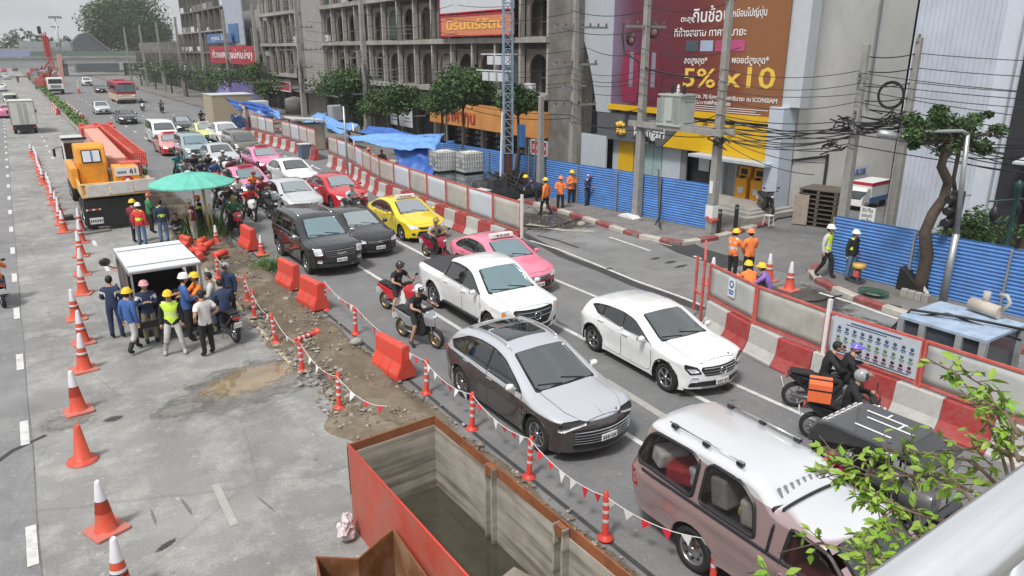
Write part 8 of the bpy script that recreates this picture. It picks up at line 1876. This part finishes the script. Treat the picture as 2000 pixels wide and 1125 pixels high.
m=MB();m.bar((-.3,-2.6,0),(-.3,2.1,0),.14,.2);m.bar((.3,-2.6,0),(.3,2.1,0),.14,.2);m.bar((-.35,-.6,.08),(.35,-.6,.08),.1);m.bar((-.35,.5,.08),(.35,.5,.08),.1);m.build('platform_beam',[PC],tr)
WIR=mt('cable_black',(.018,.018,.02),.5,var=.1)
def wire(a,b,sag,rad=.018,root=None):
    a=Vector(a);b=Vector(b);m=MB();P=[]
    for i in range(15):t=i/14;P.append(a.lerp(b,t)-Vector((0,0,sag*4*t*(1-t))))
    m.tube(P,rad,4,caps=False);return m.build('cable',[WIR],root)
ws=thing('overhead_cables','black overhead cables strung from pole to pole along the street','cables');rr=random.Random(11)
XY=[(23.05,-4),(25.4,15.75),(23.15,20.1),(22.75,24.1),(23.0,29.2),(23.3,41.5),(23.4,56),(23.6,72),(24,88),(24.1,102),(24.2,117),(24.2,134),(24.2,152)]
for z in(6.55,6.25,5.9,5.6,4.9,4.35,4.05):
    for i in range(len(XY)-1):
        a,b=XY[i],XY[i+1];dz=rr.uniform(-.08,.08);sg=rr.uniform(.1,.5)if i!=0 else rr.uniform(.3,.8)
        if z<5 and i==0:sg=rr.uniform(.05,.3)
        wire((a[0]-.2,a[1],z+dz+(.3 if i==0 else 0)),(b[0]-.2,b[1],z+dz),sg,.018 if z<5 else .013,ws)
for z in(7.4,8.3,9.1,9.9):
    for i in range(2,len(XY)-1):a,b=XY[i],XY[i+1];wire((a[0]+rr.uniform(-1,1),a[1],z),(b[0]+rr.uniform(-1,1),b[1],z),.35,.016,ws)
for z in(7.1,6.6,6.1,5.6):
    wire((25.4,15.75,z),(27.2,14.9,z+.1),.1,.02,ws);wire((27.2,14.9,z+.1),(31,3,z+.4),.4,.014,ws)
for _ in range(16):wire((25.4+rr.uniform(-.6,.3),15.75+rr.uniform(-.4,.8),rr.uniform(4.4,5.1)),(27.2+rr.uniform(-.4,.6),14.9,rr.uniform(4.5,5.2)),rr.uniform(.05,.3),.025,ws)
for _ in range(9):wire((23.15,20.1,rr.uniform(3.9,4.9)),(25.4,15.75,rr.uniform(4.0,4.9)),rr.uniform(.1,.5),.02,ws)
for _ in range(8):wire((27.2,14.9,rr.uniform(4.2,5.2)),(24.6,9.4,rr.uniform(3.6,5.0)),rr.uniform(.1,.5),.018,ws)
m=MB()
for k in range(4):m.tube([(26.6,15.3+.45*math.cos(a)*(1+.04*k),5.75+.42*math.sin(a)*(1+.05*k))for a in[2*math.pi*j/18 for j in range(19)]],.025,5)
m.build('cable_coil',[WIR],ws)
for(x,y,z)in((25.2,15.9,4.75),(25.1,16.2,3.95),(26.6,15.1,5.0),(23.0,20.1,3.95),(23.1,24.1,3.6)):
    m=MB()
    for k in range(9):p=Vector((x+rr.uniform(-.1,.1),y+rr.uniform(-.5,.5),z+rr.uniform(-.15,.15)));m.tube([p,p+Vector((rr.uniform(-.1,.1),rr.uniform(-.5,.5),rr.uniform(-.3,.15))),p+Vector((0,rr.uniform(-.6,.6),rr.uniform(-.3,.1)))],.03,5)
    m.build('cable_bundle',[WIR],ws)
m=MB();m.tube([FX(1217,45,22.7),FX(1216,75,22.7),FX(1220,105,22.7),FX(1240,115,22.7),FX(1265,135,22.7),FX(1310,145,22.7),FX(1370,152,23)],.04,6);m.build('drooping_lead',[WIR],ws)
for k in range(3):z=3.2+k*.3;wire((23.1,20.1,4+.15*k),(24.4,16.5-k*.5,2.9+.5*k),.3,.015,ws)
# steel street lamp by the tree
lp=thing('street_lamp','grey steel street lamp leaning its arm over the snaking tree','street lamp');Y1=10.25;b=G(1843,597);tp_=FY(1890,262,Y1)
m=MB();m.tube([(b.x,Y1,.1),(b.x+.04,Y1,2.2)],[.11,.1],12);m.tube([(b.x+.04,Y1,2.2),(tp_.x,Y1,tp_.z)],[.085,.06],12);m.build('mast',[STL],lp)
e=FY(1760,268,Y1+.9);m=MB();m.tube([(tp_.x,Y1,tp_.z),(tp_.x-.25,Y1+.05,tp_.z+.1),tuple(FY(1810,257,Y1+.6)),tuple(e)],[.06,.05,.045,.04],8);m.build('arm',[STL],lp)
e2=FY(1715,260,Y1+1.3);m=MB();m.tube([tuple(e),tuple(e.lerp(e2,.5)),tuple(e2)],[.05,.13,.1],8);m.build('lamp_head',[STL],lp)
# dark green ornamental post and signal head
gp=thing('ornate_post','dark green ornamental lamp post at the right edge with hanging signal','lamp post');GRN=mt('post_green',(.015,.055,.05),.4,var=.15);Y2=9.9;b=G(1912,565);t2=FY(1946,325,Y2)
m=MB();m.lathe([(.14,0),(.14,.1),(.1,.15),(.1,.7),(.12,.75),(.075,.85),(.06,3.1),(.1,3.2),(.12,3.4),(.001,3.5)],12,(b.x,Y2,.1));m.build('mast',[GRN],gp);m=MB();m.tube([(b.x-.9,Y2+.3,2.35),(b.x,Y2,2.3)],.025,6);m.tube([(b.x-1.0,Y2+.3,3.0),(b.x+1.4,Y2-.4,3.0)],.03,6);m.build('bracket',[GRN],gp)
for dx in(-.75,.7):m=MB();m.lathe([(.001,-.3),(.12,-.18),(.15,0),(.08,.14),(.02,.2),(.02,.4),(.001,.4)],10,(b.x+dx,Y2+.2,2.65));m.build('lantern',[BLK],gp)
m=MB();m.box((b.x,Y2,.85),(.16,.16,.18));m.build('white_sticker',[WHT],gp)
sg=thing('traffic_light','black traffic light head seen from the side between tree and street lamp','traffic light');c=FY(1862,410,10.5);m=MB();m.box((c.x+.1,10.5,c.z),(.28,.3,1.1));m.build('housing',[BLK],sg,bevel=.02)
for k in range(3):m=MB();m.tube([(c.x-.05,10.52,c.z+.34-k*.34),(c.x-.32,10.55,c.z+.32-k*.34)],[.14,.12],10);m.build('visor',[BLK],sg)
m=MB();m.bar((c.x+.2,10.45,c.z+.4),(c.x+.45,10.3,c.z+.42),.05);m.build('bracket',[STL],sg)
m=MB();[m.bar((24.0,20.6,.14),(23.8,20.4,.14),.01)];
r=thing('black_stay','black tripod stay leaning before the blue hoarding by the bank','stay',(22.0,21.9,0));m=MB();m.bar((.0,.0,.1),(1.1,1.35,2.35),.06);m.bar((.15,.15,.1),(.3,.3,2.2),.035);m.bar((.15,.2,.5),(-.25,-.4,.1),.04);m.bar((.15,.2,.5),(.3,.55,.1),.04);m.build('tube',[BLK],r)
m=MB();m.prism([(-.5,0),(.5,.0),(.4,.09),(-.3,.1)],-.25,.25,'x');o=m.build('sandbag',[WHT],None,(22.4,24.2,.14));setp(o,'white sandbag at the foot of the concrete pole left of the transformer','sandbag')
# red board signs, violet awning, far rigs
g=G(395,200);m=MB();m.box((0,0,0),(3,9,2.4));o=m.build('awning',[mt('awning_violet',(.28,.24,.55),.6,var=.1)],None,(25.2,104,2.2));setp(o,'violet awning of a stall in the far distance','awning')
rr=random.Random(31)
LBM=['red machine with low boom nearest behind the white tipper','grey machine behind the red one beyond the tipper','pale machine in the middle of the far clutter','dark blue grey machine in the far clutter','orange machine in the far clutter','farthest red machine just before the flyover']
for i in range(6):
    X=rr.uniform(6.4,10);Y=172+i*12;c=[(.3,.05,.04),(.2,.2,.2),(.35,.33,.3),(.12,.14,.18),(.4,.1,.06)][i%5];r=thing('site_machine',LBM[i],'machine',(X,Y,0),rr.uniform(0,3))
    m=MB();m.box((0,0,1.2),(2.6,4,1.4));m.box((.3,.8,2.3),(1.4,1.4,1.2));m.build('body',[mt('machine_%d'%(i%5),c,.6,var=.2)],r,bevel=.1);m=MB();m.bar((0,-1,1.6),(rr.uniform(-1,1),-4,rr.uniform(2.5,5)),.35);m.build('boom',[mt('machine_%d'%((i+1)%5),c,.6)],r);m=MB();[m.cyl((s_*1.1,-1.5,.45),(s_*1.1,1.5,.45),.45,n=8)for s_ in(-1,1)];m.build('track',[BLK],r)
c=FY(95,110,205);r=thing('piling_rig','tall red piling rig rising over the far flyover','rig');m=MB();lattice(m,(c.x+.6,205,0),(c.x-.2,205,11.2),1.0,.8,12,.16);m.box((c.x,205,8.0),(1.3,.8,4.4));m.build('mast',[mt('rig_red',(.50,.07,.05),.5,var=.15)],r);m=MB();m.box((c.x-.9,205,11.6),(.7,.8,1.6));m.build('head',[BLK],r)
m=MB();c=FY(116,130,190);m.bar((c.x,190,0),(c.x+.3,190,6.5),.8);o=m.build('pile_casing',[SLM],None);setp(o,'salmon casing tube standing behind the white tipper','casing')
g=G(155,182);r=thing('water_barrier','far orange barrier with a white sign beside the tipper','water barrier',(g.x,g.y,0));m=MB();m.prism(JP,-1.2,1.2,'y');m.build('shell',[WBO],r);m=MB();m.box((0,0,1.6),(.1,1,1.2));m.build('sign_face',[WHT],r)
kerb_=jersey([(4.6,118),(4.55,104)],'short red and white barrier at the broken end of the far median',2.0,0);kerb2_=jersey([(6.25,118),(6.2,92)],'red and white low barrier along the right side of the far median',2.0,0)
g=G(560,312);boxthing('bin','blue grey plastic bin between the far barrier rows','bin',(G(593,310).x+.1,G(593,310).y,0),(.75,.75,1.0),mt('bin_blue',(.10,.14,.20),.5),0,.04,[('lid',(0,0,1.03),(.8,.8,.06),SGW)])
r=thing('kiosk_roof','small white roofed guard booth behind the farther barrier row','booth',(18.6,56.5,0));m=MB();m.box((0,0,2.3),(2.6,2.4,.12),ry=.1);m.build('roof',[SGW],r);m=MB();[m.bar((a,b,0),(a,b,2.3),.1)for a in(-1,1)for b in(-1,1)];m.build('post',[GRY],r);m=MB();m.box((.2,0,1),(1.6,1.8,1.9));m.build('side_wall',[CT],r)
r=thing('lamp_post','slim white post with green awning arm behind the far fence','post',(17.6,44.5,0));m=MB();m.tube([(0,0,0),(0,0,2.9)],.05,8);m.build('mast',[WHT],r);m=MB();m.box((.8,1.0,2.2),(2.2,2.4,.06),ry=.3);m.build('green_awning',[SHG2],r)
c=thing('lamp_post','tall white post standing at the joint of the far barriers','post',(16.1,42.0,0));m=MB();m.tube([(0,0,0),(0,0,4.2)],.06,8);m.build('mast',[STL],c)
# ================================================================ riders and crew
def P_(lb,px,py,**k):return person(lb,px=(px,py),**k)
# --- crew at the canopy lorry
GC='crew gathered at the canopy lorry'
P_('black haired man in navy uniform reading at the left of the canopy lorry',231,660,face=-20,kind='stand+front',shirt=C_NAV,stripe=V_SIL,legs=C_NAV,group=GC,h=1.72)
P_('crewman in blue jacket and yellow hard hat looking into the lorry',264,688,face=-55,kind='walk+down',shirt=C_BLU,legs=C_LGR,boots=SHO,hat=H_YEL,group=GC,h=1.68)
P_('worker in navy jacket and pink hard hat leaning on the lorry tail',298,668,face=180,kind='stand+cross',shirt=C_NAV,stripe=V_SIL,legs=C_KHA,hat=H_PNK,group=GC)
P_('worker in lime vest and white trousers striding at the tailgate',345,690,face=165,kind='stride+down',shirt=C_BLK,vest=V_YEL,legs=C_LGR,boots=SHG,hat=H_YEL,mask=None,group=GC,h=1.66)
P_('crewman in bright blue jacket with white hard hat behind the lime vest',372,664,face=-90,kind='stand+front',shirt=C_BLU,vest=None,legs=C_BLK,hat=H_WHT,group=GC,h=1.82)
P_('worker in orange shirt with yellow hard hat handing things over',398,655,face=95,kind='stand+reach',shirt=V_ORG,legs=C_BLK,hat=H_YEL,group=GC,h=1.75)
P_('man in white T shirt and black trousers with hands on hips',409,693,face=25,kind='stand+hips',shirt=C_WHT,sleeves='short',legs=C_BLK,group=GC,h=1.7)
P_('white haired man in pale shirt beyond the white T shirt',424,650,face=70,kind='stand+front',shirt=C_LGR,legs=C_KHA,group=GC,h=1.72)
def mrider(lb,blb,px,py,yaw,pnt,kind='scooter',pk='ride+bars',hat=H_BLK,hk='moto',group=None,box=None,shirt=C_BLK,sleeves='long',legs=C_BLK,legl='long',mask=None,p2=None,bg=None,skin=SKN,z=0,norider=False):
    g=G(px,py);moto(blb,g.x,g.y,yaw,pnt,p2,kind,bg,box,z=z)
    if not norider:return rider(lb,g.x,g.y,yaw,kind=pk,hat=hat,hatkind=hk,group=group,shirt=shirt,sleeves=sleeves,legs=legs,legl=legl,mask=mask,skin=skin,zz=.04+z)
mrider('navy uniformed man sitting sideways on the black motorcycle','black motorcycle with white plate parked by the white T shirt man',443,655,8,pB,'bike','ridefoot+front',None,shirt=C_NAV,group=GC,legs=C_NAV)
P_('man in dark helmet standing behind the seated navy rider',455,618,face=120,kind='stand+down',shirt=C_NAV,legs=C_BLK,hat=H_GRY,hatkind='moto',group=GC,h=1.6)
# --- marshals under the parasol
GM='traffic marshals under the parasol'
P_('marshal in red shirt with yellow harness and white hard hat',280,480,face=-30,kind='stand+down',shirt=C_RED,vest=C_RED,vstripe=V_YEL,legs=C_JEAN,hat=H_WHT,group=GM)
P_('marshal in maroon shirt with yellow hard hat behind the red shirted one',269,474,face=-40,kind='stand+front',shirt=C_MAR,legs=C_BLK,hat=H_YEL,group=GM,h=1.72)
P_('marshal in navy with lime yellow harness seen from behind',323,474,face=10,kind='stand+down',shirt=C_NAV,vest=C_NAV,vstripe=V_YEL,legs=C_JEAN,group=GM,h=1.74)
P_('man in maroon football shirt and grey trousers under the parasol',382,470,face=60,kind='stand+down',shirt=C_MAR,stripe=C_WHT,sleeves='short',legs=C_LGR,hat=H_WHT,hatkind='cap',group=GM)
P_('marshal in black with yellow sleeve stripes right of the maroon shirt',397,462,face=70,kind='stand+front',shirt=C_BLK,stripe=V_YEL,legs=C_BLK,hat=H_ORG,group=GM)
P_('marshal in green shirt half hidden under the left of the parasol',298,455,face=-80,kind='stand+front',shirt=C_GRN,legs=C_BLK,hat=H_RED,hatkind='cap',group=GM)
P_('marshal sitting low in dark clothes between the navy one and the weeds',352,460,face=150,kind='squat+front',shirt=C_BLK,legs=C_JEAN,group=GM)
# --- workers by the drilling rig
GR='workers in orange by the drilling rig'
P_('worker in orange jacket and yellow hard hat, nearest the rig',1066,420,face=20,kind='walk+down',shirt=C_ORG,legs=C_BLK,hat=H_YEL,group=GR,h=1.72)
P_('worker in orange with orange hood, in the middle of the rig group',1094,412,face=150,kind='stand+hold',shirt=C_ORG,legs=C_BLK,hat=H_ORG,group=GR,h=1.66)
P_('taller worker in orange with yellow hard hat at the right of the rig group',1115,402,face=170,kind='stand+cross',shirt=C_ORG,legs=C_BLK,hat=H_YEL,group=GR,h=1.74)
P_('guard in navy with white harness in front of the blue hoarding',1146,407,face=200,kind='stand+front',shirt=C_NAV,vest=C_NAV,vstripe=V_SIL,legs=C_NAV,hat=H_BLU,hatkind='cap',group=None,h=1.68)
P_('dark clothed worker bending behind the rig engine',1048,398,face=60,kind='bend+low',shirt=C_NAV,legs=C_BLK,hat=H_YEL,group=None)
# --- workers at the near dug up corner
GK='workers in orange behind the near fence'
P_('standing worker in orange with yellow hard hat at the red rail',1428,545,face=-90,kind='stand+low',shirt=C_ORG,vest=C_ORG,legs=C_BLK,hat=H_YEL,group=GK,h=1.7)
P_('standing worker in orange with orange hard hat, back to the street',1459,548,face=-20,kind='stand+front',shirt=C_ORG,legs=C_BLK,hat=H_ORG,group=GK,h=1.74)
P_('worker in orange squatting right behind the first near panel',1462,582,face=-30,kind='squat+reach',shirt=C_ORG,legs=C_BLK,hat=H_YEL,group=GK,h=1.85)
P_('worker in violet print shirt and yellow hard hat squatting',1498,582,face=30,kind='squat+reach',shirt=C_VIO,legs=C_BLK,hat=H_YEL,group=None,h=1.8)
P_('man in grey hoodie with lime vest and white hard hat on the corner kerb',1608,541,z=.14,face=190,kind='walk+down',shirt=C_LGR,vest=V_YEL,legs=C_BLK,hat=H_WHT,h=1.76,group='pair of men in lime vests at the corner')
P_('man in black jacket with lime harness beside the near hoarding',1657,546,z=.14,face=175,kind='stand+down',shirt=C_BLK,vest=C_BLK,vstripe=V_YEL,legs=C_JEAN,hat=H_WHT,h=1.66,group='pair of men in lime vests at the corner')
# --- under the blue tarpaulin
P_('worker in orange standing under the pale blue tarpaulin',722,343,face=200,kind='stand+front',shirt=V_ORG,legs=C_BLK,hat=H_ORG,group='workers under the tarpaulin');P_('man in tan shirt under the pale blue tarpaulin',748,347,face=160,kind='stand+front',shirt=C_KHA,legs=C_BLK,group='workers under the tarpaulin')
# --- riders in the open lanes
mrider('rider in black T shirt and white helmet, legs bare','silver scooter with gold wheels beside the white pickup',820,668,196,paint('scooter_silver',(.38,.41,.43),.4),hat=H_WHT,sleeves='short',legl='short',pk='ridefoot+bars')
mrider('rider in black T shirt and dark helmet behind the silver scooter','red and white scooter just behind the silver one',783,612,196,pRed,hat=H_BLK,sleeves='short',legl='short',pk='ridefoot+bars',p2=pW)
mrider('rider in patterned shirt with olive helmet in front of the yellow taxi','maroon scooter between the yellow taxi and the white pickup',852,508,186,pMar,hat=H_OLV,hk='hard',shirt=fab('print_cream',(.45,.38,.32)),sleeves='short')
mrider('bareheaded rider in pale blue shirt before the red saloon','dark scooter in front of the red saloon',690,428,186,pB,hat=None,shirt=fab('pale_blue',(.48,.58,.66)),sleeves='short')
mrider('young man in black riding pillion by the near barriers','black motorcycle carrying two people past the near barriers',1612,800,222,pB,'bike','pillion+hug',None)
g=G(1612,800);rider('driver in black hood with violet cap on the bike by the barriers',g.x+.22,g.y-.28,222,kind='ride+bars',hat=H_BLU,hatkind='cap',shirt=C_BLK,mask=C_BLK)
mrider('courier in black jacket with grey visor helmet, nearest the three wheeled taxi','black motorcycle with orange box near the right edge',1655,868,214,pB,'bike','ride+bars',H_GRY,box=mt('box_orange',(.82,.17,.06),.5,var=.08))
mrider('rider in orange and black cut by the left edge of the view','black motorcycle cut by the left edge of the view',1,590,8,pB,'bike','ride+bars',H_BLK,shirt=C_ORG,legs=C_NAV)
GQ='riders crowding behind the parasol';BQ='motorcycles crowding behind the parasol'
Q=[(462,455,184,pRed,H_OLV,C_GRN,'camouflage shirt, on the red scooter nearest the dirt strip','red scooter nearest the orange barrier','hard'),(492,428,178,pW,H_BLU,C_RED,'red orange jacket and violet helmet','white scooter under the rider in red orange','moto'),(535,432,182,pB,None,C_BLK,None,'riderless looking black bike beside the black SUV','moto'),(470,408,176,pB,H_WHT,C_WHT,'white shirt behind the red orange jacket','black bike under the white shirted rider','moto'),
     (432,410,186,pSil,H_BLK,C_BLK,'black jacket on the silver striped scooter','silver striped scooter right of the parasol rim','moto'),(478,378,180,pMar,H_BLK,C_PNK,'pink shirt by the pink taxi','maroon scooter by the pink taxi','moto'),(455,362,184,pB,H_BLK,C_MAR,'dark red shirt in front of the pale silver saloon','black scooter before the pale silver saloon','moto'),(440,345,180,pW,H_WHT,C_GRY,'grey shirt and white helmet left of the dark red one','white scooter behind the parasol top','moto'),
     (412,352,182,pB,H_WHT,C_BLK,'black jacket and white helmet above the parasol middle','black scooter above the parasol middle','moto'),(384,352,178,pB,H_WHT,C_BLK,'black jacket and pale helmet above the parasol left half','black scooter above the parasol left half','moto'),(352,348,180,paint('teal',(.02,.16,.17)),H_GRY,C_TEAL,'teal jacket leftmost of the crowd','teal scooter leftmost of the crowd','moto'),(500,395,180,pB,H_RED,C_ORG,'orange shirt just right of the white shirt','black scooter below the pink taxi wheel','moto'),(446,392,182,pDG,H_GRY,C_NAV,'navy jacket beside the parasol rim','grey scooter beside the parasol rim','moto'),(508,372,182,pB,H_BLK,C_BLK,'black jacket between the two pink taxis','black bike between the two pink taxis','moto'),(424,368,177,pRed,H_WHT,C_BLU,'blue jacket over the parasol right half','red scooter over the parasol right half','moto'),(398,366,184,pB,H_GRY,C_NAV,'navy jacket over the parasol middle, second row','black scooter over the parasol middle, second row','moto'),(368,364,180,pSil,H_BLK,C_GRY,'grey jacket second from the left of the crowd','silver scooter second from the left of the crowd','moto'),(516,408,183,pDG,H_BLK,C_MAR,'maroon jacket beside the silver saloon door','dark scooter beside the silver saloon door','moto'),(450,428,175,pB,H_GRY,C_BLK,'black jacket between the red scooter and the parasol','black bike between the red scooter and the parasol','moto')]
for px,py,yw,c,ht,sh_,lb,bl,hk in Q:
    mrider('rider in '+lb if lb else None,bl,px,py,yw,c,['scooter','bike'][px%2],'ridefoot+bars',ht,hk,GQ,None,sh_,bg=BQ,mask=None,norider=lb is None)
for px,py,c,sh_,lb,bl in((279,217,pW,C_BLK,'rider on a white scooter right of the bus','white scooter right of the bus'),(317,221,pB,C_KHA,'rider in khaki alone in the far right lane','black scooter alone in the far right lane'),(396,246,pB,C_BLK,'rider in black beside the farthest panel fence','black scooter beside the farthest panel fence'),(36,162,pB,C_BLK,'tiny rider up the left carriageway','tiny motorcycle up the left carriageway')):
    mrider(lb,bl,px,py,0 if px==36 else 180,c,shirt=sh_,pk='ride+bars')
g=G(1494,408,.4);moto('black scooter parked in front of the orange cash machines',27.6,20.9,150,pB,None,'scooter',z=.3)
finish_people()
# ================================================================ footbridge handrail and branches close to the camera
RL=mt('rail_steel',(.90,.91,.93),.2,.9,var=.04,scale=6,dirt=(.62,.63,.65),dscale=8,damt=.2)
hr=thing('handrail','brushed steel handrail of the footbridge crossing the lower right corner','handrail')
zr=CAMH-.47;a=G(1825,1130,zr);b=G(2050,952,zr);d=(b-a).normalized();m=MB();m.tube([a-d*1.0,b+d*2.5],.034,20);m.build('top_rail',[RL],hr)
for k in range(4):
    p=a+d*(.55+k*.5)if k else G(1985,1075,zr-.05);m=MB();m.tube([Vector((p.x,p.y,zr-.03)),Vector((p.x,p.y,zr-1.1))],.014,10);m.build('baluster',[RL],hr)
m=MB();m.tube([a-d*1.0+Vector((0,0,-.16)),b+d*2.5+Vector((0,0,-.16))],.012,8);m.build('lower_rail',[mt('rail_dark',(.28,.29,.30),.4,.6)],hr)
m=MB();m.box((1.5,-1.1,CAMH-1.75),(9,2.2,.18),rz=0);o=m.build('footbridge_deck',[CON],None);setp(o,'concrete deck of the footbridge the view is taken from','footbridge')
LG=mt('leaf_fresh',(.24,.36,.05),.5,var=.25,scale=9);LG2=mt('leaf_young',(.17,.33,.03),.5,var=.3,scale=9);TWG=mt('twig',(.16,.12,.08),.8,var=.2)
def D(px,py,dist):r=ray(px,py).normalized();return Vector((0,0,CAMH))+r*dist
br=thing('leafy_branches','fresh green tree branches reaching over the street beside the handrail','tree');rr=random.Random(17)
BRS=[([(1990,1010),(1960,900),(1920,800),(1870,730),(1810,700)],3.6,70,.9),([(1960,960),(1900,900),(1840,890),(1760,880),(1690,885)],3.8,80,1),([(1900,960),(1820,930),(1720,930),(1640,900),(1600,850)],4.0,120,1),([(1850,1020),(1780,1000),(1700,960),(1640,925),(1600,935)],4.0,90,1),([(1850,1060),(1760,1050),(1720,1000),(1690,960)],3.9,110,1),
       ([(1990,960),(1960,840),(1930,760),(1890,735)],3.5,60,1),([(1990,850),(1960,800),(1930,790),(1890,790)],3.4,40,.9),([(2010,900),(1930,870),(1870,880),(1830,880)],3.5,40,.9),([(1800,1130),(1730,1090),(1680,1080),(1600,1060),(1520,1080)],3.8,36,1),([(1700,1130),(1690,1080),(1720,1040)],3.8,70,1),([(1520,1150),(1500,1115),(1460,1120)],3.7,14,1),([(1990,900),(1975,860),(1985,820)],3.4,24,.9),([(1920,1000),(1880,960),(1850,925)],3.6,40,.9)]
lm=MB();cnt=0;lw=[]
lv=MB();lv.add([(0,0,0),(.012,.03,.004),(.02,.07,0),(.012,.115,-.008),(0,.155,-.02),(-.012,.115,-.008),(-.02,.07,0),(-.012,.03,.004),(0,.06,-.008),(0,.11,-.014)],[(0,1,2,8),(8,2,3,9),(9,3,4),(0,8,6,7),(8,9,5,6),(9,4,5)])
lv.v=[(x*1.35,y*.72,z)for x,y,z in lv.v]
lv.sm=[True]*len(lv.f);LM=[lv.mesh('leaf',[LG]),lv.mesh('leaf',[LG2])]
for pts,dist,n,sc in BRS:
    P=[D(x,y,dist+.12*i)for i,(x,y)in enumerate(pts)];m=MB();m.tube(P,[.009*(1-.7*i/(len(P)-1))for i in range(len(P))],6);m.build('branch',[TWG],br)
    Ls=[0]
    for p,q in zip(P,P[1:]):Ls.append(Ls[-1]+(q-p).length)
    tw=MB()
    k=0;made=0
    while made<n*1.0:
        d=Ls[-1]*(.08+.92*rr.random());j=max(i for i in range(len(Ls)-1)if Ls[i]<=d);p=P[j].lerp(P[j+1],(d-Ls[j])/(Ls[j+1]-Ls[j]));dr=Vector((rr.gauss(0,1),rr.gauss(0,1),rr.gauss(.1,.6))).normalized();e=p+dr*rr.uniform(.04,.14);tw.tube([p,e],[.004,.002],4)
        for _ in range(rr.randint(2,4)):
            c=p.lerp(e,rr.uniform(.4,1));dd=(dr+Vector((rr.gauss(0,.7),rr.gauss(0,.7),rr.gauss(-.15,.4)))).normalized();up=Vector((rr.gauss(0,.5),rr.gauss(0,.5),1)).normalized();x=dd.cross(up).normalized();z=x.cross(dd);s_=rr.uniform(.32,.7)*sc
            M=Matrix((x,dd,z)).transposed().to_4x4();M.translation=c;made+=1
            if cnt<290:o=inst('leaf',LM[rr.random()<.35],br);o.matrix_local=M@Matrix.Scale(s_,4);cnt+=1
            else:lm.add([M@(Vector(v)*s_)for v in lv.v],lv.f,0 if rr.random()<.65 else 1)
    tw.build('twig',[TWG],br)['kind']='stuff'
lm.sm=[True]*len(lm.f);o=lm.build('leaves',[LG,LG2],br,fix=False);o['kind']='stuff'
m=MB();p0=P[0];m.tube([(3.6,2.3,0),(3.5,2.0,3),(3.3,1.9,5.2)],[.09,.07,.04],8);
# ================================================================ finish
flush_texts()
bpy.context.view_layer.update()
def rebase():
    for o in list(COL.objects):
        if o.type!='EMPTY' or o.parent or o.get('kind')or tuple(o.location)!=(0,0,0)or tuple(o.rotation_euler)!=(0,0,0)or not o.children:continue
        lo=Vector((1e9,)*3);hi=-lo
        for c in o.children:
            if c.type!='MESH':continue
            for q in c.bound_box:
                w_=c.matrix_world@Vector(q);lo=Vector(map(min,lo,w_));hi=Vector(map(max,hi,w_))
        if lo.x>1e8:continue
        b=Vector(((lo.x+hi.x)/2,(lo.y+hi.y)/2,lo.z));o.location=b
        for c in o.children:c.location=c.location-b
rebase()
# light haze hanging in the street air
hz=MB();hz.box((30,180,20.5),(460,420,43));ho=hz.build('haze',[bpy.data.materials.new('air')],None);ho['kind']='stuff';ho['label']='thin pale haze in the street air';ho['category']='haze'
hm=ho.data.materials[0];hm.use_nodes=True;hn=hm.node_tree;hn.nodes.clear();hv=hn.nodes.new('ShaderNodeVolumePrincipled');hv.inputs['Color'].default_value=(.92,.94,.96,1);hv.inputs['Density'].default_value=.0004;ou=hn.nodes.new('ShaderNodeOutputMaterial');hn.links.new(hv.outputs[0],ou.inputs['Volume'])
